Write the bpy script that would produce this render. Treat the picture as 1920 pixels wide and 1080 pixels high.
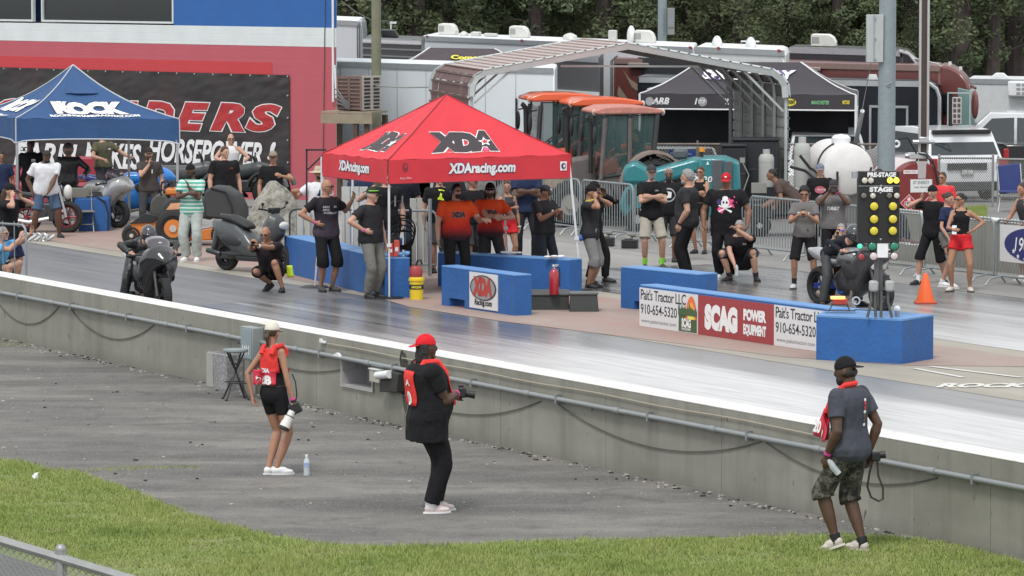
import bpy, bmesh, math, random
from mathutils import Vector as V, Matrix as MX, noise
from mathutils.bvhtree import BVHTree
R_ = math.radians
random.seed(7)
SC = bpy.context.scene
for o in list(bpy.data.objects): bpy.data.objects.remove(o)

# ---------------------------------------------------------------- camera, sky, sun, exposure
FPX = 8000.0; HC = 5.45; PITCH = math.atan(615/FPX)
cd = bpy.data.cameras.new('camera'); cam = bpy.data.objects.new('camera', cd)
SC.collection.objects.link(cam); SC.camera = cam
cam.location = (0, 0, HC); cam.rotation_euler = (R_(90)-PITCH, 0, 0)
cd.sensor_width = 36; cd.lens = 36*FPX/1920; cd.clip_start = .5; cd.clip_end = 3000
SUN_EL, SUN_AZ = R_(58), R_(200)
w = bpy.data.worlds.new('World'); SC.world = w; w.use_nodes = True
nt = w.node_tree; bg = nt.nodes['Background']
sky = nt.nodes.new('ShaderNodeTexSky'); sky.sky_type = 'NISHITA'; sky.sun_disc = False
sky.sun_elevation = SUN_EL; sky.sun_rotation = SUN_AZ; sky.air_density = 1.0; sky.dust_density = 1.0; sky.ozone_density = 1.0
# overcast: the blue of the clear sky is greyed by a closed cloud layer
hs = nt.nodes.new('ShaderNodeHueSaturation'); hs.inputs['Saturation'].default_value = .22
nt.links.new(sky.outputs[0], hs.inputs['Color'])
tc = nt.nodes.new('ShaderNodeTexCoord'); nz = nt.nodes.new('ShaderNodeTexNoise'); nz.inputs['Scale'].default_value = 3.0; nz.inputs['Detail'].default_value = 4
mr = nt.nodes.new('ShaderNodeMapRange'); mr.inputs[1].default_value = .3; mr.inputs[2].default_value = .7; mr.inputs[3].default_value = .82; mr.inputs[4].default_value = 1.12
nt.links.new(tc.outputs['Generated'], nz.inputs['Vector']); nt.links.new(nz.outputs['Fac'], mr.inputs[0])
vm = nt.nodes.new('ShaderNodeVectorMath'); vm.operation = 'SCALE'
nt.links.new(hs.outputs[0], vm.inputs[0]); nt.links.new(mr.outputs[0], vm.inputs['Scale'])
cl = nt.nodes.new('ShaderNodeMix'); cl.data_type = 'RGBA'; cl.inputs[0].default_value = .75; cl.inputs[7].default_value = (5.3, 5.45, 5.6, 1)   # even cloud deck
nt.links.new(vm.outputs[0], cl.inputs[6]); nt.links.new(cl.outputs[2], bg.inputs[0]); bg.inputs[1].default_value = .15
sd = bpy.data.lights.new('sun', 'SUN'); sd.energy = 1.45; sd.angle = R_(13); sd.color = (1, .975, .94)
sun = bpy.data.objects.new('sun', sd); SC.collection.objects.link(sun)
# toward the sun: azimuth measured like the sky texture's (0 = +Y, clockwise)
sv = V((math.sin(SUN_AZ)*math.cos(SUN_EL), math.cos(SUN_AZ)*math.cos(SUN_EL), math.sin(SUN_EL)))
sun.rotation_euler = sv.to_track_quat('Z', 'Y').to_euler(); sun.location = (0, 0, 60)
SC.view_settings.view_transform = 'Standard'; SC.view_settings.look = 'None'
SC.view_settings.exposure = 0.46; SC.view_settings.gamma = 1
SC.render.engine = 'CYCLES'
SC.cycles.use_denoising = True; SC.cycles.max_bounces = 6; SC.cycles.diffuse_bounces = 3; SC.cycles.glossy_bounces = 3
SC.cycles.transparent_max_bounces = 8; SC.cycles.caustics_reflective = False; SC.cycles.caustics_refractive = False

# ---------------------------------------------------------------- where a point seen in the photograph stands
def ray(px, py):
    dx = (px-960)/FPX; dy = (540-py)/FPX
    return V((dx, math.cos(PITCH)+dy*math.sin(PITCH), -math.sin(PITCH)+dy*math.cos(PITCH)))
def G(px, py, z=0.0):                       # on the level z
    r = ray(px, py); t = (z-HC)/r.z
    return V((r.x*t, r.y*t, z))
def W(px, py, Y):                           # at the distance Y
    r = ray(px, py); t = Y/r.y
    return V((r.x*t, Y, HC+r.z*t))
def zg(Y): return -min(max(Y-94, 0)*.04, .9)   # the paddock lies a little lower
def B(px, Y, z=None):                       # foot point at distance Y under pixel column px
    p = W(px, 300, Y); p.z = zg(Y) if z is None else z; return p
U = V((.465, -.885, 0)).normalized(); N = V((.885, .465, 0)).normalized()
def T(a, b, z=0): return U*a + N*b + V((0, 0, z))   # track frame: a along, b across
ANG_U = math.atan2(U.y, U.x)
def apx(px, b_): k = (px-960)/FPX; return b_*(k*N.y-N.x)/(U.x-k*U.y)   # along-track place of a pixel column

# ---------------------------------------------------------------- materials
MATS = {}
def mat(name, col, rough=.6, metal=0, var=.12, sc=6, bump=0, bsc=40, spec=.5, coat=0, alpha=1, trans=0, emit=0, dirt=0, dcol=(.12,.1,.08)):
    if name in MATS: return MATS[name]
    m = bpy.data.materials.new(name); m.use_nodes = True; MATS[name] = m
    t = m.node_tree; n = t.nodes; b = n['Principled BSDF']
    b.inputs['Roughness'].default_value = rough; b.inputs['Metallic'].default_value = metal
    b.inputs['Specular IOR Level'].default_value = spec; b.inputs['Coat Weight'].default_value = coat
    b.inputs['Alpha'].default_value = alpha; b.inputs['Transmission Weight'].default_value = trans
    if emit:
        b.inputs['Emission Color'].default_value = (*col, 1); b.inputs['Emission Strength'].default_value = emit
    c = n.new('ShaderNodeTexCoord'); z = n.new('ShaderNodeTexNoise'); z.inputs['Scale'].default_value = sc; z.inputs['Detail'].default_value = 5
    t.links.new(c.outputs['Object'], z.inputs['Vector'])
    mx = n.new('ShaderNodeMix'); mx.data_type = 'RGBA'
    mx.inputs[6].default_value = (*[max(0, q*(1-var)) for q in col], 1); mx.inputs[7].default_value = (*[min(1, q*(1+var)) for q in col], 1)
    t.links.new(z.outputs['Fac'], mx.inputs[0]); out = mx.outputs[2]
    if dirt:
        z2 = n.new('ShaderNodeTexNoise'); z2.inputs['Scale'].default_value = sc*.6; z2.inputs['Detail'].default_value = 8; z2.inputs['Roughness'].default_value = .7
        t.links.new(c.outputs['Object'], z2.inputs['Vector'])
        r = n.new('ShaderNodeMapRange'); r.inputs[1].default_value = .55; r.inputs[2].default_value = .75; r.inputs[4].default_value = dirt
        t.links.new(z2.outputs['Fac'], r.inputs[0])
        m2 = n.new('ShaderNodeMix'); m2.data_type = 'RGBA'; m2.inputs[7].default_value = (*dcol, 1)
        t.links.new(r.outputs[0], m2.inputs[0]); t.links.new(out, m2.inputs[6]); out = m2.outputs[2]
    t.links.new(out, b.inputs['Base Color'])
    if bump:
        z3 = n.new('ShaderNodeTexNoise'); z3.inputs['Scale'].default_value = bsc; z3.inputs['Detail'].default_value = 4
        t.links.new(c.outputs['Object'], z3.inputs['Vector'])
        bp = n.new('ShaderNodeBump'); bp.inputs['Strength'].default_value = bump; bp.inputs['Distance'].default_value = .02
        t.links.new(z3.outputs['Fac'], bp.inputs['Height']); t.links.new(bp.outputs[0], b.inputs['Normal'])
    return m
def nodes(m): return m.node_tree, m.node_tree.nodes, m.node_tree.nodes['Principled BSDF']
def newmat(name, rough=.6):
    m = bpy.data.materials.new(name); m.use_nodes = True; MATS[name] = m
    m.node_tree.nodes['Principled BSDF'].inputs['Roughness'].default_value = rough
    return m
def ramp(t, src, stops):
    r = t.nodes.new('ShaderNodeValToRGB'); e = r.color_ramp.elements
    while len(e) < len(stops): e.new(.5)
    for k, (p, c) in enumerate(stops): e[k].position = p; e[k].color = (*c, 1)
    t.links.new(src, r.inputs[0]); return r.outputs[0]
def tnoise(t, vec, sc, det=5, rough=.55, scale3=None):
    if scale3:
        mp = t.nodes.new('ShaderNodeMapping'); mp.inputs['Scale'].default_value = scale3[:3]
        if len(scale3) > 3: mp.inputs['Rotation'].default_value = (0, 0, scale3[3])
        mp.vector_type = 'TEXTURE' if False else 'POINT'
        t.links.new(vec, mp.inputs[0]); vec = mp.outputs[0]
    z = t.nodes.new('ShaderNodeTexNoise'); z.inputs['Scale'].default_value = sc; z.inputs['Detail'].default_value = det; z.inputs['Roughness'].default_value = rough
    t.links.new(vec, z.inputs['Vector']); return z.outputs['Fac']
def tmix(t, fac, a, b, mode='MIX'):
    m = t.nodes.new('ShaderNodeMix'); m.data_type = 'RGBA'; m.blend_type = mode
    for s, v in ((0, fac), (6, a), (7, b)):
        if isinstance(v, (int, float)): m.inputs[s].default_value = v
        elif isinstance(v, tuple): m.inputs[s].default_value = (*v, 1)
        else: t.links.new(v, m.inputs[s])
    return m.outputs[2]
def tmap(t, src, a, b, c=0, d=1):
    r = t.nodes.new('ShaderNodeMapRange')
    for k, v in enumerate((a, b, c, d)): r.inputs[k+1].default_value = v
    t.links.new(src, r.inputs[0]); return r.outputs[0]
def tmath(t, op, a, b=0):
    m = t.nodes.new('ShaderNodeMath'); m.operation = op
    for k, v in enumerate((a, b)):
        if isinstance(v, (int, float)): m.inputs[k].default_value = v
        else: t.links.new(v, m.inputs[k])
    return m.outputs[0]

# ---------------------------------------------------------------- mesh builder
def lerp(a, b, t): return a+(b-a)*t
class MB:
    def __init__(s): s.v = []; s.f = []; s.m = []; s.cur = 0
    def add(s, vs, fs):
        k = len(s.v); s.v += [tuple(q) for q in vs]; s.f += [tuple(i+k for i in f) for f in fs]; s.m += [s.cur]*len(fs); return s
    def box(s, c, d, R=None, tap=(1, 1)):
        x, y, z = (q/2 for q in d); c = V(c)
        p = [V((sx*x*(tap[0] if sz > 0 else 1), sy*y*(tap[1] if sz > 0 else 1), sz*z)) for sz in (-1, 1) for sy in (-1, 1) for sx in (-1, 1)]
        if R is not None: p = [R @ q for q in p]
        return s.add([c+q for q in p], [(0, 2, 3, 1), (4, 5, 7, 6), (0, 1, 5, 4), (2, 6, 7, 3), (0, 4, 6, 2), (1, 3, 7, 5)])
    def loft(s, rings, cap=True):
        n = len(rings[0]); vs = [p for r in rings for p in r]; fs = []
        for i in range(len(rings)-1):
            for j in range(n):
                k = (j+1) % n; fs.append((i*n+j, i*n+k, (i+1)*n+k, (i+1)*n+j))
        if cap: fs.append(tuple(reversed(range(n)))); fs.append(tuple((len(rings)-1)*n+j for j in range(n)))
        return s.add(vs, fs)
    def cone(s, a, b, r0, r1=None, n=12, e=1):
        a, b = V(a), V(b); r1 = r0 if r1 is None else r1; d = (b-a)
        q = d.to_track_quat('Z', 'Y')
        ring = lambda c, r: [c+q @ V((math.cos(6.2832*j/n)*r, math.sin(6.2832*j/n)*r*e, 0)) for j in range(n)]
        return s.loft([ring(a, r0), ring(b, r1)])
    def cap(s, a, b, r0, r1, n=12):           # round-ended limb
        s.cone(a, b, r0, r1, n); s.ell(a, (r0,)*3, nu=n, nv=6); s.ell(b, (r1,)*3, nu=n, nv=6); return s
    def ell(s, c, r, R=None, nu=16, nv=10, fn=None):
        c = V(c); vs = []; fs = []
        for i in range(1, nv):
            t = math.pi*i/nv
            for j in range(nu):
                p = 2*math.pi*j/nu; q = V((math.sin(t)*math.cos(p), math.sin(t)*math.sin(p), math.cos(t)))
                q = V((q.x*r[0], q.y*r[1], q.z*r[2])); q = fn(q) if fn else q; vs.append(c+(R @ q if R else q))
        top = V((0, 0, r[2])); bot = V((0, 0, -r[2]))
        if fn: top, bot = fn(top), fn(bot)
        vs += [c+(R @ top if R else top), c+(R @ bot if R else bot)]; a = len(vs)-2; b = a+1
        for i in range(nv-2):
            for j in range(nu):
                k = (j+1) % nu; fs.append((i*nu+j, (i+1)*nu+j, (i+1)*nu+k, i*nu+k))
        for j in range(nu):
            k = (j+1) % nu; fs.append((a, j, k)); fs.append(((nv-2)*nu+k, (nv-2)*nu+j, b))
        return s.add(vs, fs)
    def path(s, pts, r, n=6, closed=False):
        pts = [V(p) for p in pts]; rings = []; ref = None; rr = r if isinstance(r, (list, tuple)) else [r]*len(pts)
        for i, p in enumerate(pts):
            if closed: d = pts[(i+1) % len(pts)]-pts[i-1]
            else: d = pts[min(i+1, len(pts)-1)]-pts[max(i-1, 0)]
            d.normalize()
            if ref is None: ref = d.orthogonal().normalized()
            ref = (ref-d*ref.dot(d)); ref = ref.normalized() if ref.length > 1e-5 else d.orthogonal().normalized()
            b = d.cross(ref); rings.append([p+(ref*math.cos(6.2832*j/n)+b*math.sin(6.2832*j/n))*rr[i] for j in range(n)])
        if closed: rings.append(rings[0]); return s.loft(rings, False)
        return s.loft(rings)
    def rev(s, prof, c=(0, 0, 0), ax=(0, 0, 1), n=20, closed=False):
        c = V(c); q = V(ax).to_track_quat('Z', 'Y')
        rings = [[c+q @ V((math.cos(6.2832*j/n)*r, math.sin(6.2832*j/n)*r, z)) for j in range(n)] for r, z in prof]
        if closed: rings.append(rings[0]); return s.loft(rings, False)
        return s.loft(rings)
    def torus(s, c, R0, r, ax=(0, 0, 1), n=24, k=8, sq=1):
        return s.rev([(R0+math.cos(6.2832*i/k)*r, math.sin(6.2832*i/k)*r*sq) for i in range(k)][::-1], c, ax, n, True)
    def prism(s, out, y0, y1, R=None, c=(0, 0, 0), tap=None):   # outline in x,z pushed along y
        c = V(c); a = [V((x, y0, z)) for x, z in out]
        b = [V((x, y1, z)) for x, z in (tap or out)]
        if R is not None: a = [R @ q for q in a]; b = [R @ q for q in b]
        return s.loft([[c+q for q in a], [c+q for q in b]])
    def quad(s, a, b, c, d): return s.add([a, b, c, d], [(0, 1, 2, 3)])
    def grid(s, fn, nu, nv):
        return s.add([fn(i/nu, j/nv) for j in range(nv+1) for i in range(nu+1)],
                     [(j*(nu+1)+i, j*(nu+1)+i+1, (j+1)*(nu+1)+i+1, (j+1)*(nu+1)+i) for j in range(nv) for i in range(nu)])
    def mesh(s, name='m'):
        me = bpy.data.meshes.new(name); me.from_pydata(s.v, [], s.f); me.update(); return me
    def build(s, name, ms, parent=None, smooth=True, bevel=0, loc=None, ang=38, fix=True, solid=0):
        me = s.mesh(name); ms = ms if isinstance(ms, (list, tuple)) else [ms]
        for q in ms: me.materials.append(q)
        if len(ms) > 1: me.polygons.foreach_set('material_index', s.m)
        if fix:
            bm = bmesh.new(); bm.from_mesh(me); bmesh.ops.recalc_face_normals(bm, faces=bm.faces); bm.to_mesh(me); bm.free()
        if smooth:
            me.polygons.foreach_set('use_smooth', [True]*len(me.polygons)); me.set_sharp_from_angle(angle=R_(ang))
        return place(name, me, parent, loc, bevel, solid)
def place(name, me, parent=None, loc=None, bevel=0, solid=0):
    o = bpy.data.objects.new(name, me); SC.collection.objects.link(o)
    if parent: o.parent = parent
    if loc is not None: o.location = loc
    if solid:
        m = o.modifiers.new('s', 'SOLIDIFY'); m.thickness = solid; m.offset = -1
    if bevel:
        m = o.modifiers.new('b', 'BEVEL'); m.width = bevel; m.segments = 2; m.limit_method = 'ANGLE'
    return o
def thing(name, label, cat, loc=(0, 0, 0), rz=0, group=None):
    o = bpy.data.objects.new(name, None); SC.collection.objects.link(o); o.empty_display_size = .1
    o.location = loc; o.rotation_euler = (0, 0, rz); return tag(o, label, cat, group)
def tag(o, label=None, cat=None, group=None, kind=None):
    if label: o['label'] = label
    if cat: o['category'] = cat
    if group: o['group'] = group
    if kind: o['kind'] = kind
    return o
def copy_tree(o, parent=None):
    c = o.copy(); SC.collection.objects.link(c)
    if parent: c.parent = parent
    for ch in list(o.children): copy_tree(ch, c)
    return c
def dup(o, label, loc, rz=None, group=None):
    c = copy_tree(o); c.location = loc; c['label'] = label
    if rz is not None: c.rotation_euler = (0, 0, rz)
    if group: c['group'] = group
    return c
TS = bpy.data.scenes.new('work'); TRASH = []
def evald(o):
    TS.collection.objects.link(o); TS.view_layers[0].update(); dg = TS.view_layers[0].depsgraph
    me = bpy.data.meshes.new_from_object(o.evaluated_get(dg)); TS.collection.objects.unlink(o); TRASH.append(o); return me
def fuse(mb, vox, sm=3, wr=0, wf=9, seed=0):       # overlapping closed shapes -> one continuous skin
    me = mb.mesh('t'); o = bpy.data.objects.new('t', me)
    m = o.modifiers.new('r', 'REMESH'); m.mode = 'VOXEL'; m.voxel_size = vox
    if sm: q = o.modifiers.new('s', 'SMOOTH'); q.iterations = sm; q.factor = .5
    me2 = evald(o); TRASH.append(me)
    if wr:
        cs = [v.co.copy() for v in me2.vertices]; ns = [v.normal.copy() for v in me2.vertices]; out = []
        for p, n_ in zip(cs, ns):
            d = noise.noise(V((p.x*wf+seed*7, p.y*wf, p.z*wf*.55+p.x*3)))+.5*noise.noise(V((p.x*wf*2.3, p.y*wf*2.3+seed, p.z*wf*1.1)))
            out.extend(p+n_*(d*wr))
        me2.vertices.foreach_set('co', out); me2.update()
    me2.polygons.foreach_set('use_smooth', [True]*len(me2.polygons)); me2.materials.clear(); return me2
def fbuild(mb, name, m, parent, vox, **k):
    me = fuse(mb, vox, **k); me.name = name; me.materials.append(m); return place(name, me, parent)

# ---------------------------------------------------------------- lettering
TXT = {}
def text_geo(s, bold=0, shear=0, sp=1.0, ls=1.0):
    key = (s, bold, shear, sp)
    if key in TXT: return TXT[key]
    cu = bpy.data.curves.new('t', 'FONT'); cu.body = s; cu.size = 1; cu.offset = bold; cu.shear = shear; cu.space_character = sp
    cu.align_x = 'CENTER'; cu.resolution_u = 3; cu.space_line = ls
    o = bpy.data.objects.new('t', cu); me = evald(o)
    vs = [v.co.copy() for v in me.vertices]; fs = [tuple(p.vertices) for p in me.polygons]
    x0 = min(v.x for v in vs); x1 = max(v.x for v in vs); y0 = min(v.y for v in vs); y1 = max(v.y for v in vs)
    vs = [((v.x-(x0+x1)/2)/(x1-x0), (v.y-(y0+y1)/2)/(y1-y0)) for v in vs]
    TXT[key] = (vs, fs); TRASH.append(me); return TXT[key]
def letters(s, w, h, fn, m, parent, bold=.0, shear=0, sp=1.0, cut=0, name='lettering', off=0, grow=0):
    """text fitted into w x h metres; fn(x, y, off) gives the place of each point"""
    vs, fs = text_geo(s, bold+grow, shear, sp)
    kx = w*(1+grow*1.2/max(1, len(s))*2); ky = h*(1+grow*2.2)
    bm = bmesh.new(); bv = [bm.verts.new((x*kx, y*ky, 0)) for x, y in vs]
    for f in fs:
        try: bm.faces.new([bv[i] for i in f])
        except ValueError: pass
    if cut:
        k = -w/2
        while k < w/2:
            bmesh.ops.bisect_plane(bm, geom=bm.verts[:]+bm.edges[:]+bm.faces[:], plane_co=(k, 0, 0), plane_no=(1, 0, 0)); k += cut
        k = -h/2
        while k < h/2:
            bmesh.ops.bisect_plane(bm, geom=bm.verts[:]+bm.edges[:]+bm.faces[:], plane_co=(0, k, 0), plane_no=(0, 1, 0)); k += cut
    for v in bm.verts: v.co = fn(v.co.x, v.co.y, off)
    me = bpy.data.meshes.new(name); bm.to_mesh(me); bm.free(); me.materials.append(m)
    return place(name, me, parent)
def flat(o, ex, ey):                       # mapping onto a plane; o centre
    o, ex, ey = V(o), V(ex).normalized(), V(ey).normalized(); n = ex.cross(ey)
    return lambda x, y, f=0: o+ex*x+ey*y+n*f
def shape(poly, fn, m, parent, name='print', off=.004):
    """a flat printed shape: polygon(s) of (x, y)"""
    mb = MB()
    for P in (poly if isinstance(poly[0][0], (list, tuple)) else [poly]):
        mb.add([fn(x, y, off) for x, y in P], [tuple(range(len(P)))])
    return mb.build(name, m, parent, smooth=False, fix=False)
def circ(cx, cy, rx, ry=None, n=20, a0=0, a1=360):
    ry = rx if ry is None else ry
    return [(cx+rx*math.cos(R_(a0+(a1-a0)*i/(n if a1-a0 >= 360 else n-1))), cy+ry*math.sin(R_(a0+(a1-a0)*i/(n if a1-a0 >= 360 else n-1)))) for i in range(n)]
def star(cx, cy, r, k=.45, rot=0): return [(cx+(r if i % 2 == 0 else r*k)*math.sin(i*math.pi/5+rot), cy+(r if i % 2 == 0 else r*k)*math.cos(i*math.pi/5+rot)) for i in range(10)]

def Rx(a): return MX.Rotation(R_(a), 3, 'X')
def Ry(a): return MX.Rotation(R_(a), 3, 'Y')
def Rz(a): return MX.Rotation(R_(a), 3, 'Z')
# shared materials
blk = mat('black_plastic', (.018, .018, .02), .45, bump=.1)
rub = mat('black_rubber', (.02, .02, .02), .85, bump=.2)
stl = mat('galvanised_steel', (.36, .38, .4), .42, .7, bump=.05)
alu = mat('bare_aluminium', (.6, .62, .63), .3, .8)
whp = mat('white_paint', (.74, .76, .77), .4, dirt=.12, dcol=(.35, .33, .3))
wht = mat('white_print', (.8, .8, .8), .6, var=.03)
blt = mat('black_print', (.02, .02, .025), .6)
redt = mat('red_print', (.55, .03, .04), .6, var=.05)
yelt = mat('yellow_print', (.8, .7, .05), .6)
glass = mat('dark_window_glass', (.015, .02, .022), .06, spec=.8, var=.3)
glasst = mat('tinted_cab_glass', (.07, .13, .13), .05, alpha=.5, spec=.7)
glass_b = mat('vehicle_glass', (.035, .045, .05), .07, spec=.8, var=.25, sc=1.5)
# ================================================================ GROUND
def struct(o): o['kind'] = 'structure'; return o
def m_paving():
    m = newmat('old_paving', .85); t, n, b = nodes(m); c = n.new('ShaderNodeTexCoord').outputs['Object']
    a = ramp(t, tnoise(t, c, .35, 8, .6), [(.3, (.125, .12, .118)), (.7, (.21, .205, .2))])
    s = tnoise(t, c, 55, 3, .6); a = tmix(t, tmap(t, s, .3, .7), a, tmix(t, .5, a, (.3, .29, .28)), 'MIX')
    t.links.new(a, b.inputs['Base Color'])
    bp = n.new('ShaderNodeBump'); bp.inputs['Strength'].default_value = .35; bp.inputs['Distance'].default_value = .01
    t.links.new(s, bp.inputs['Height']); t.links.new(bp.outputs[0], b.inputs['Normal']); return m
PAV = m_paving()
mb = MB(); ys = [15, 60, 94, 97, 100, 104, 108, 112, 116.5, 130, 160, 250, 600, 1500]
for j, y in enumerate(ys[:-1]):
    y2 = ys[j+1]; mb.quad((-400, y, zg(y)), (400, y, zg(y)), (400, y2, zg(y2)), (-400, y2, zg(y2)))
struct(mb.build('ground', PAV, smooth=False))

def track_mat(name, base, dark, r0, r1, spec=.5, sheen_span=None):
    m = newmat(name, .3); t, n, b = nodes(m); c = n.new('ShaderNodeTexCoord').outputs['Object']
    st = tnoise(t, c, 1.0, 6, .6, (.12, 2.2, 1)); st2 = tnoise(t, c, 1, 4, .6, (.5, 9, 1)); big = tnoise(t, c, .22, 4)
    col = tmix(t, tmap(t, st, .35, .68), dark, base)
    col = tmix(t, tmap(t, st2, .45, .8, 0, .35), col, dark)
    if sheen_span: sx_ = n.new('ShaderNodeSeparateXYZ'); t.links.new(c, sx_.inputs[0]); col = tmix(t, tmap(t, tmath(t, 'ADD', sx_.outputs['X'], tmath(t, 'MULTIPLY', tnoise(t, c, 1, 4, .6, (.15, 1.2, 1)), 8)), sheen_span[0]+4, sheen_span[1]+4), col, tmix(t, tmap(t, st2, .38, .7, 0, .55), (.58, .58, .57), (.24, .24, .25)))  # paler down-track colour: less rubber, plus the sky's bright reflection put into it
    if sheen_span and len(sheen_span) > 2: col = tmix(t, tmap(t, tmath(t, 'ADD', sx_.outputs['Y'], tmath(t, 'MULTIPLY', st, .8)), sheen_span[2], sheen_span[2]+.5, 0, .75), col, (.11, .11, .112))
    sp = tnoise(t, c, 5, 3, .5, (.4, 3, 1)); col = tmix(t, tmap(t, sp, .74, .77, 0, .8), col, (.02, .02, .02))
    t.links.new(col, b.inputs['Base Color']); b.inputs['Specular IOR Level'].default_value = spec
    r = tmap(t, tmath(t, 'ADD', tmath(t, 'MULTIPLY', st, .6), tmath(t, 'MULTIPLY', big, .4)), .36, .66, r0, r1)
    if sheen_span: r = tmath(t, 'ADD', r, tmap(t, sx_.outputs['X'], sheen_span[0], sheen_span[1]+1, 0, .16))
    t.links.new(r, b.inputs['Roughness'])
    bp = n.new('ShaderNodeBump'); bp.inputs['Strength'].default_value = .06; bp.inputs['Distance'].default_value = .01
    t.links.new(tnoise(t, c, 12, 4, .6, (.35, 1.6, 1)), bp.inputs['Height']); t.links.new(bp.outputs[0], b.inputs['Normal'])
    return m
def sheet(name, poly, z, m):
    mb = MB(); mb.add([(a, b, 0) for a, b in poly], [tuple(range(len(poly)))])
    o = mb.build(name, m, smooth=False); o.location = (0, 0, z); o.rotation_euler = (0, 0, ANG_U); return struct(o)
def sheetg(name, a0, a1, b0, b1, z, m): return sheet(name, [(a0, b0), (a1, b0), (a1, b1), (a0, b1)], z, m)
def conc_mat(name, c0, c1, red=None, rough=.7):
    m = newmat(name, rough); t, n, b = nodes(m); c = n.new('ShaderNodeTexCoord').outputs['Object']
    col = ramp(t, tnoise(t, c, .8, 8, .65, (.4, 1.2, 1)), [(.3, c0), (.7, c1)])
    if red: col = tmix(t, tmap(t, tnoise(t, c, .5, 6, .7, (.5, 1.5, 1)), .35, .6), col, red)
    col = tmix(t, tmap(t, tnoise(t, c, 7, 3, .5, (.4, 3, 1)), .7, .75, 0, .5), col, (.05, .05, .045))
    col = tmix(t, tmap(t, tnoise(t, c, 70, 2), .3, .7, 0, .35), col, tmix(t, .5, col, (.02, .02, .02)))
    t.links.new(col, b.inputs['Base Color']); return m
TRK = track_mat('rubbered_track', (.3, .3, .3), (.07, .07, .074), .14, .33, .9, sheen_span=(-56.5, -50, 29.0))
TRK2 = track_mat('far_track', (.23, .225, .22), (.07, .07, .072), .15, .42, .9, sheen_span=(-58, -49))
CON = conc_mat('track_shoulder_concrete', (.29, .265, .22), (.42, .385, .325))
REDC = conc_mat('red_stained_concrete', (.3, .25, .215), (.4, .335, .29), (.36, .24, .205))
LCON = conc_mat('launch_pad_concrete', (.24, .23, .22), (.36, .35, .335))
BURN = track_mat('burnout_track', (.2, .2, .205), (.09, .092, .1), .35, .6, .5)
sheetg('near_lane', -62.0, -20, 22.3, 30.02, .004, TRK)
sheetg('burnout_area', -86, -62.004, 22.3, 30.02, .004, BURN)
sheetg('lane_shoulder', -86, -20, 30.05, 33.9, .004, CON)
sheet('red_strip', [(-85, 30.6), (-64, 30.5), (-60, 29.7), (-57, 29.75), (-50, 30.5), (-48.2, 31.3), (-47.3, 32.6), (-47.6, 33.4), (-58, 33.3), (-85, 33.9)], .008, REDC)
sheetg('far_lane', -66, -20, 33.93, 39.2, .004, TRK2)
sheetg('far_burnout_area', -84, -66.004, 33.93, 39.2, .004, LCON)
sheetg('far_apron', -82, -20, 39.23, 42.2, .004, conc_mat('apron_concrete', (.2, .195, .185), (.3, .29, .275)))
LINE = mat('worn_white_line', (.62, .61, .58), .6, dirt=.8, sc=5, dcol=(.26, .245, .22))
for i, (p, q, wd) in enumerate([((1742, 688), (1915, 709), .05), ((1715, 692), (1806, 709), .045)]):
    a, b_ = G(*p), G(*q); d = (b_-a).normalized(); nn = V((-d.y, d.x, 0))*wd
    mb = MB(); mb.quad(a-nn, b_-nn, b_+nn, a+nn); o = mb.build('painted_line', LINE, smooth=False); o.location.z = .012; struct(o)
# stretched painted letters on the shoulder, read from down the track
gl = G(1762, 724); o = letters('ROCKINGHAM', 2.7, .7, lambda x, y, f=0: V((gl.x+1.35+x+y*.25, gl.y+y*.8, .012)), mat('painted_letters', (.62, .61, .58), .6, dirt=.9, dcol=(.25, .24, .2)), None, bold=.05, name='painted_lettering'); struct(o)
mb = MB(); mb.quad(T(-44.6, 31.55, .01), T(-38, 31.55, .01), T(-38, 31.85, .01), T(-44.6, 31.85, .01)); struct(mb.build('painted_red_band', mat('worn_red_line', (.5, .2, .18), .7, dirt=.7, dcol=(.28, .24, .2)), smooth=False))

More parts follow.
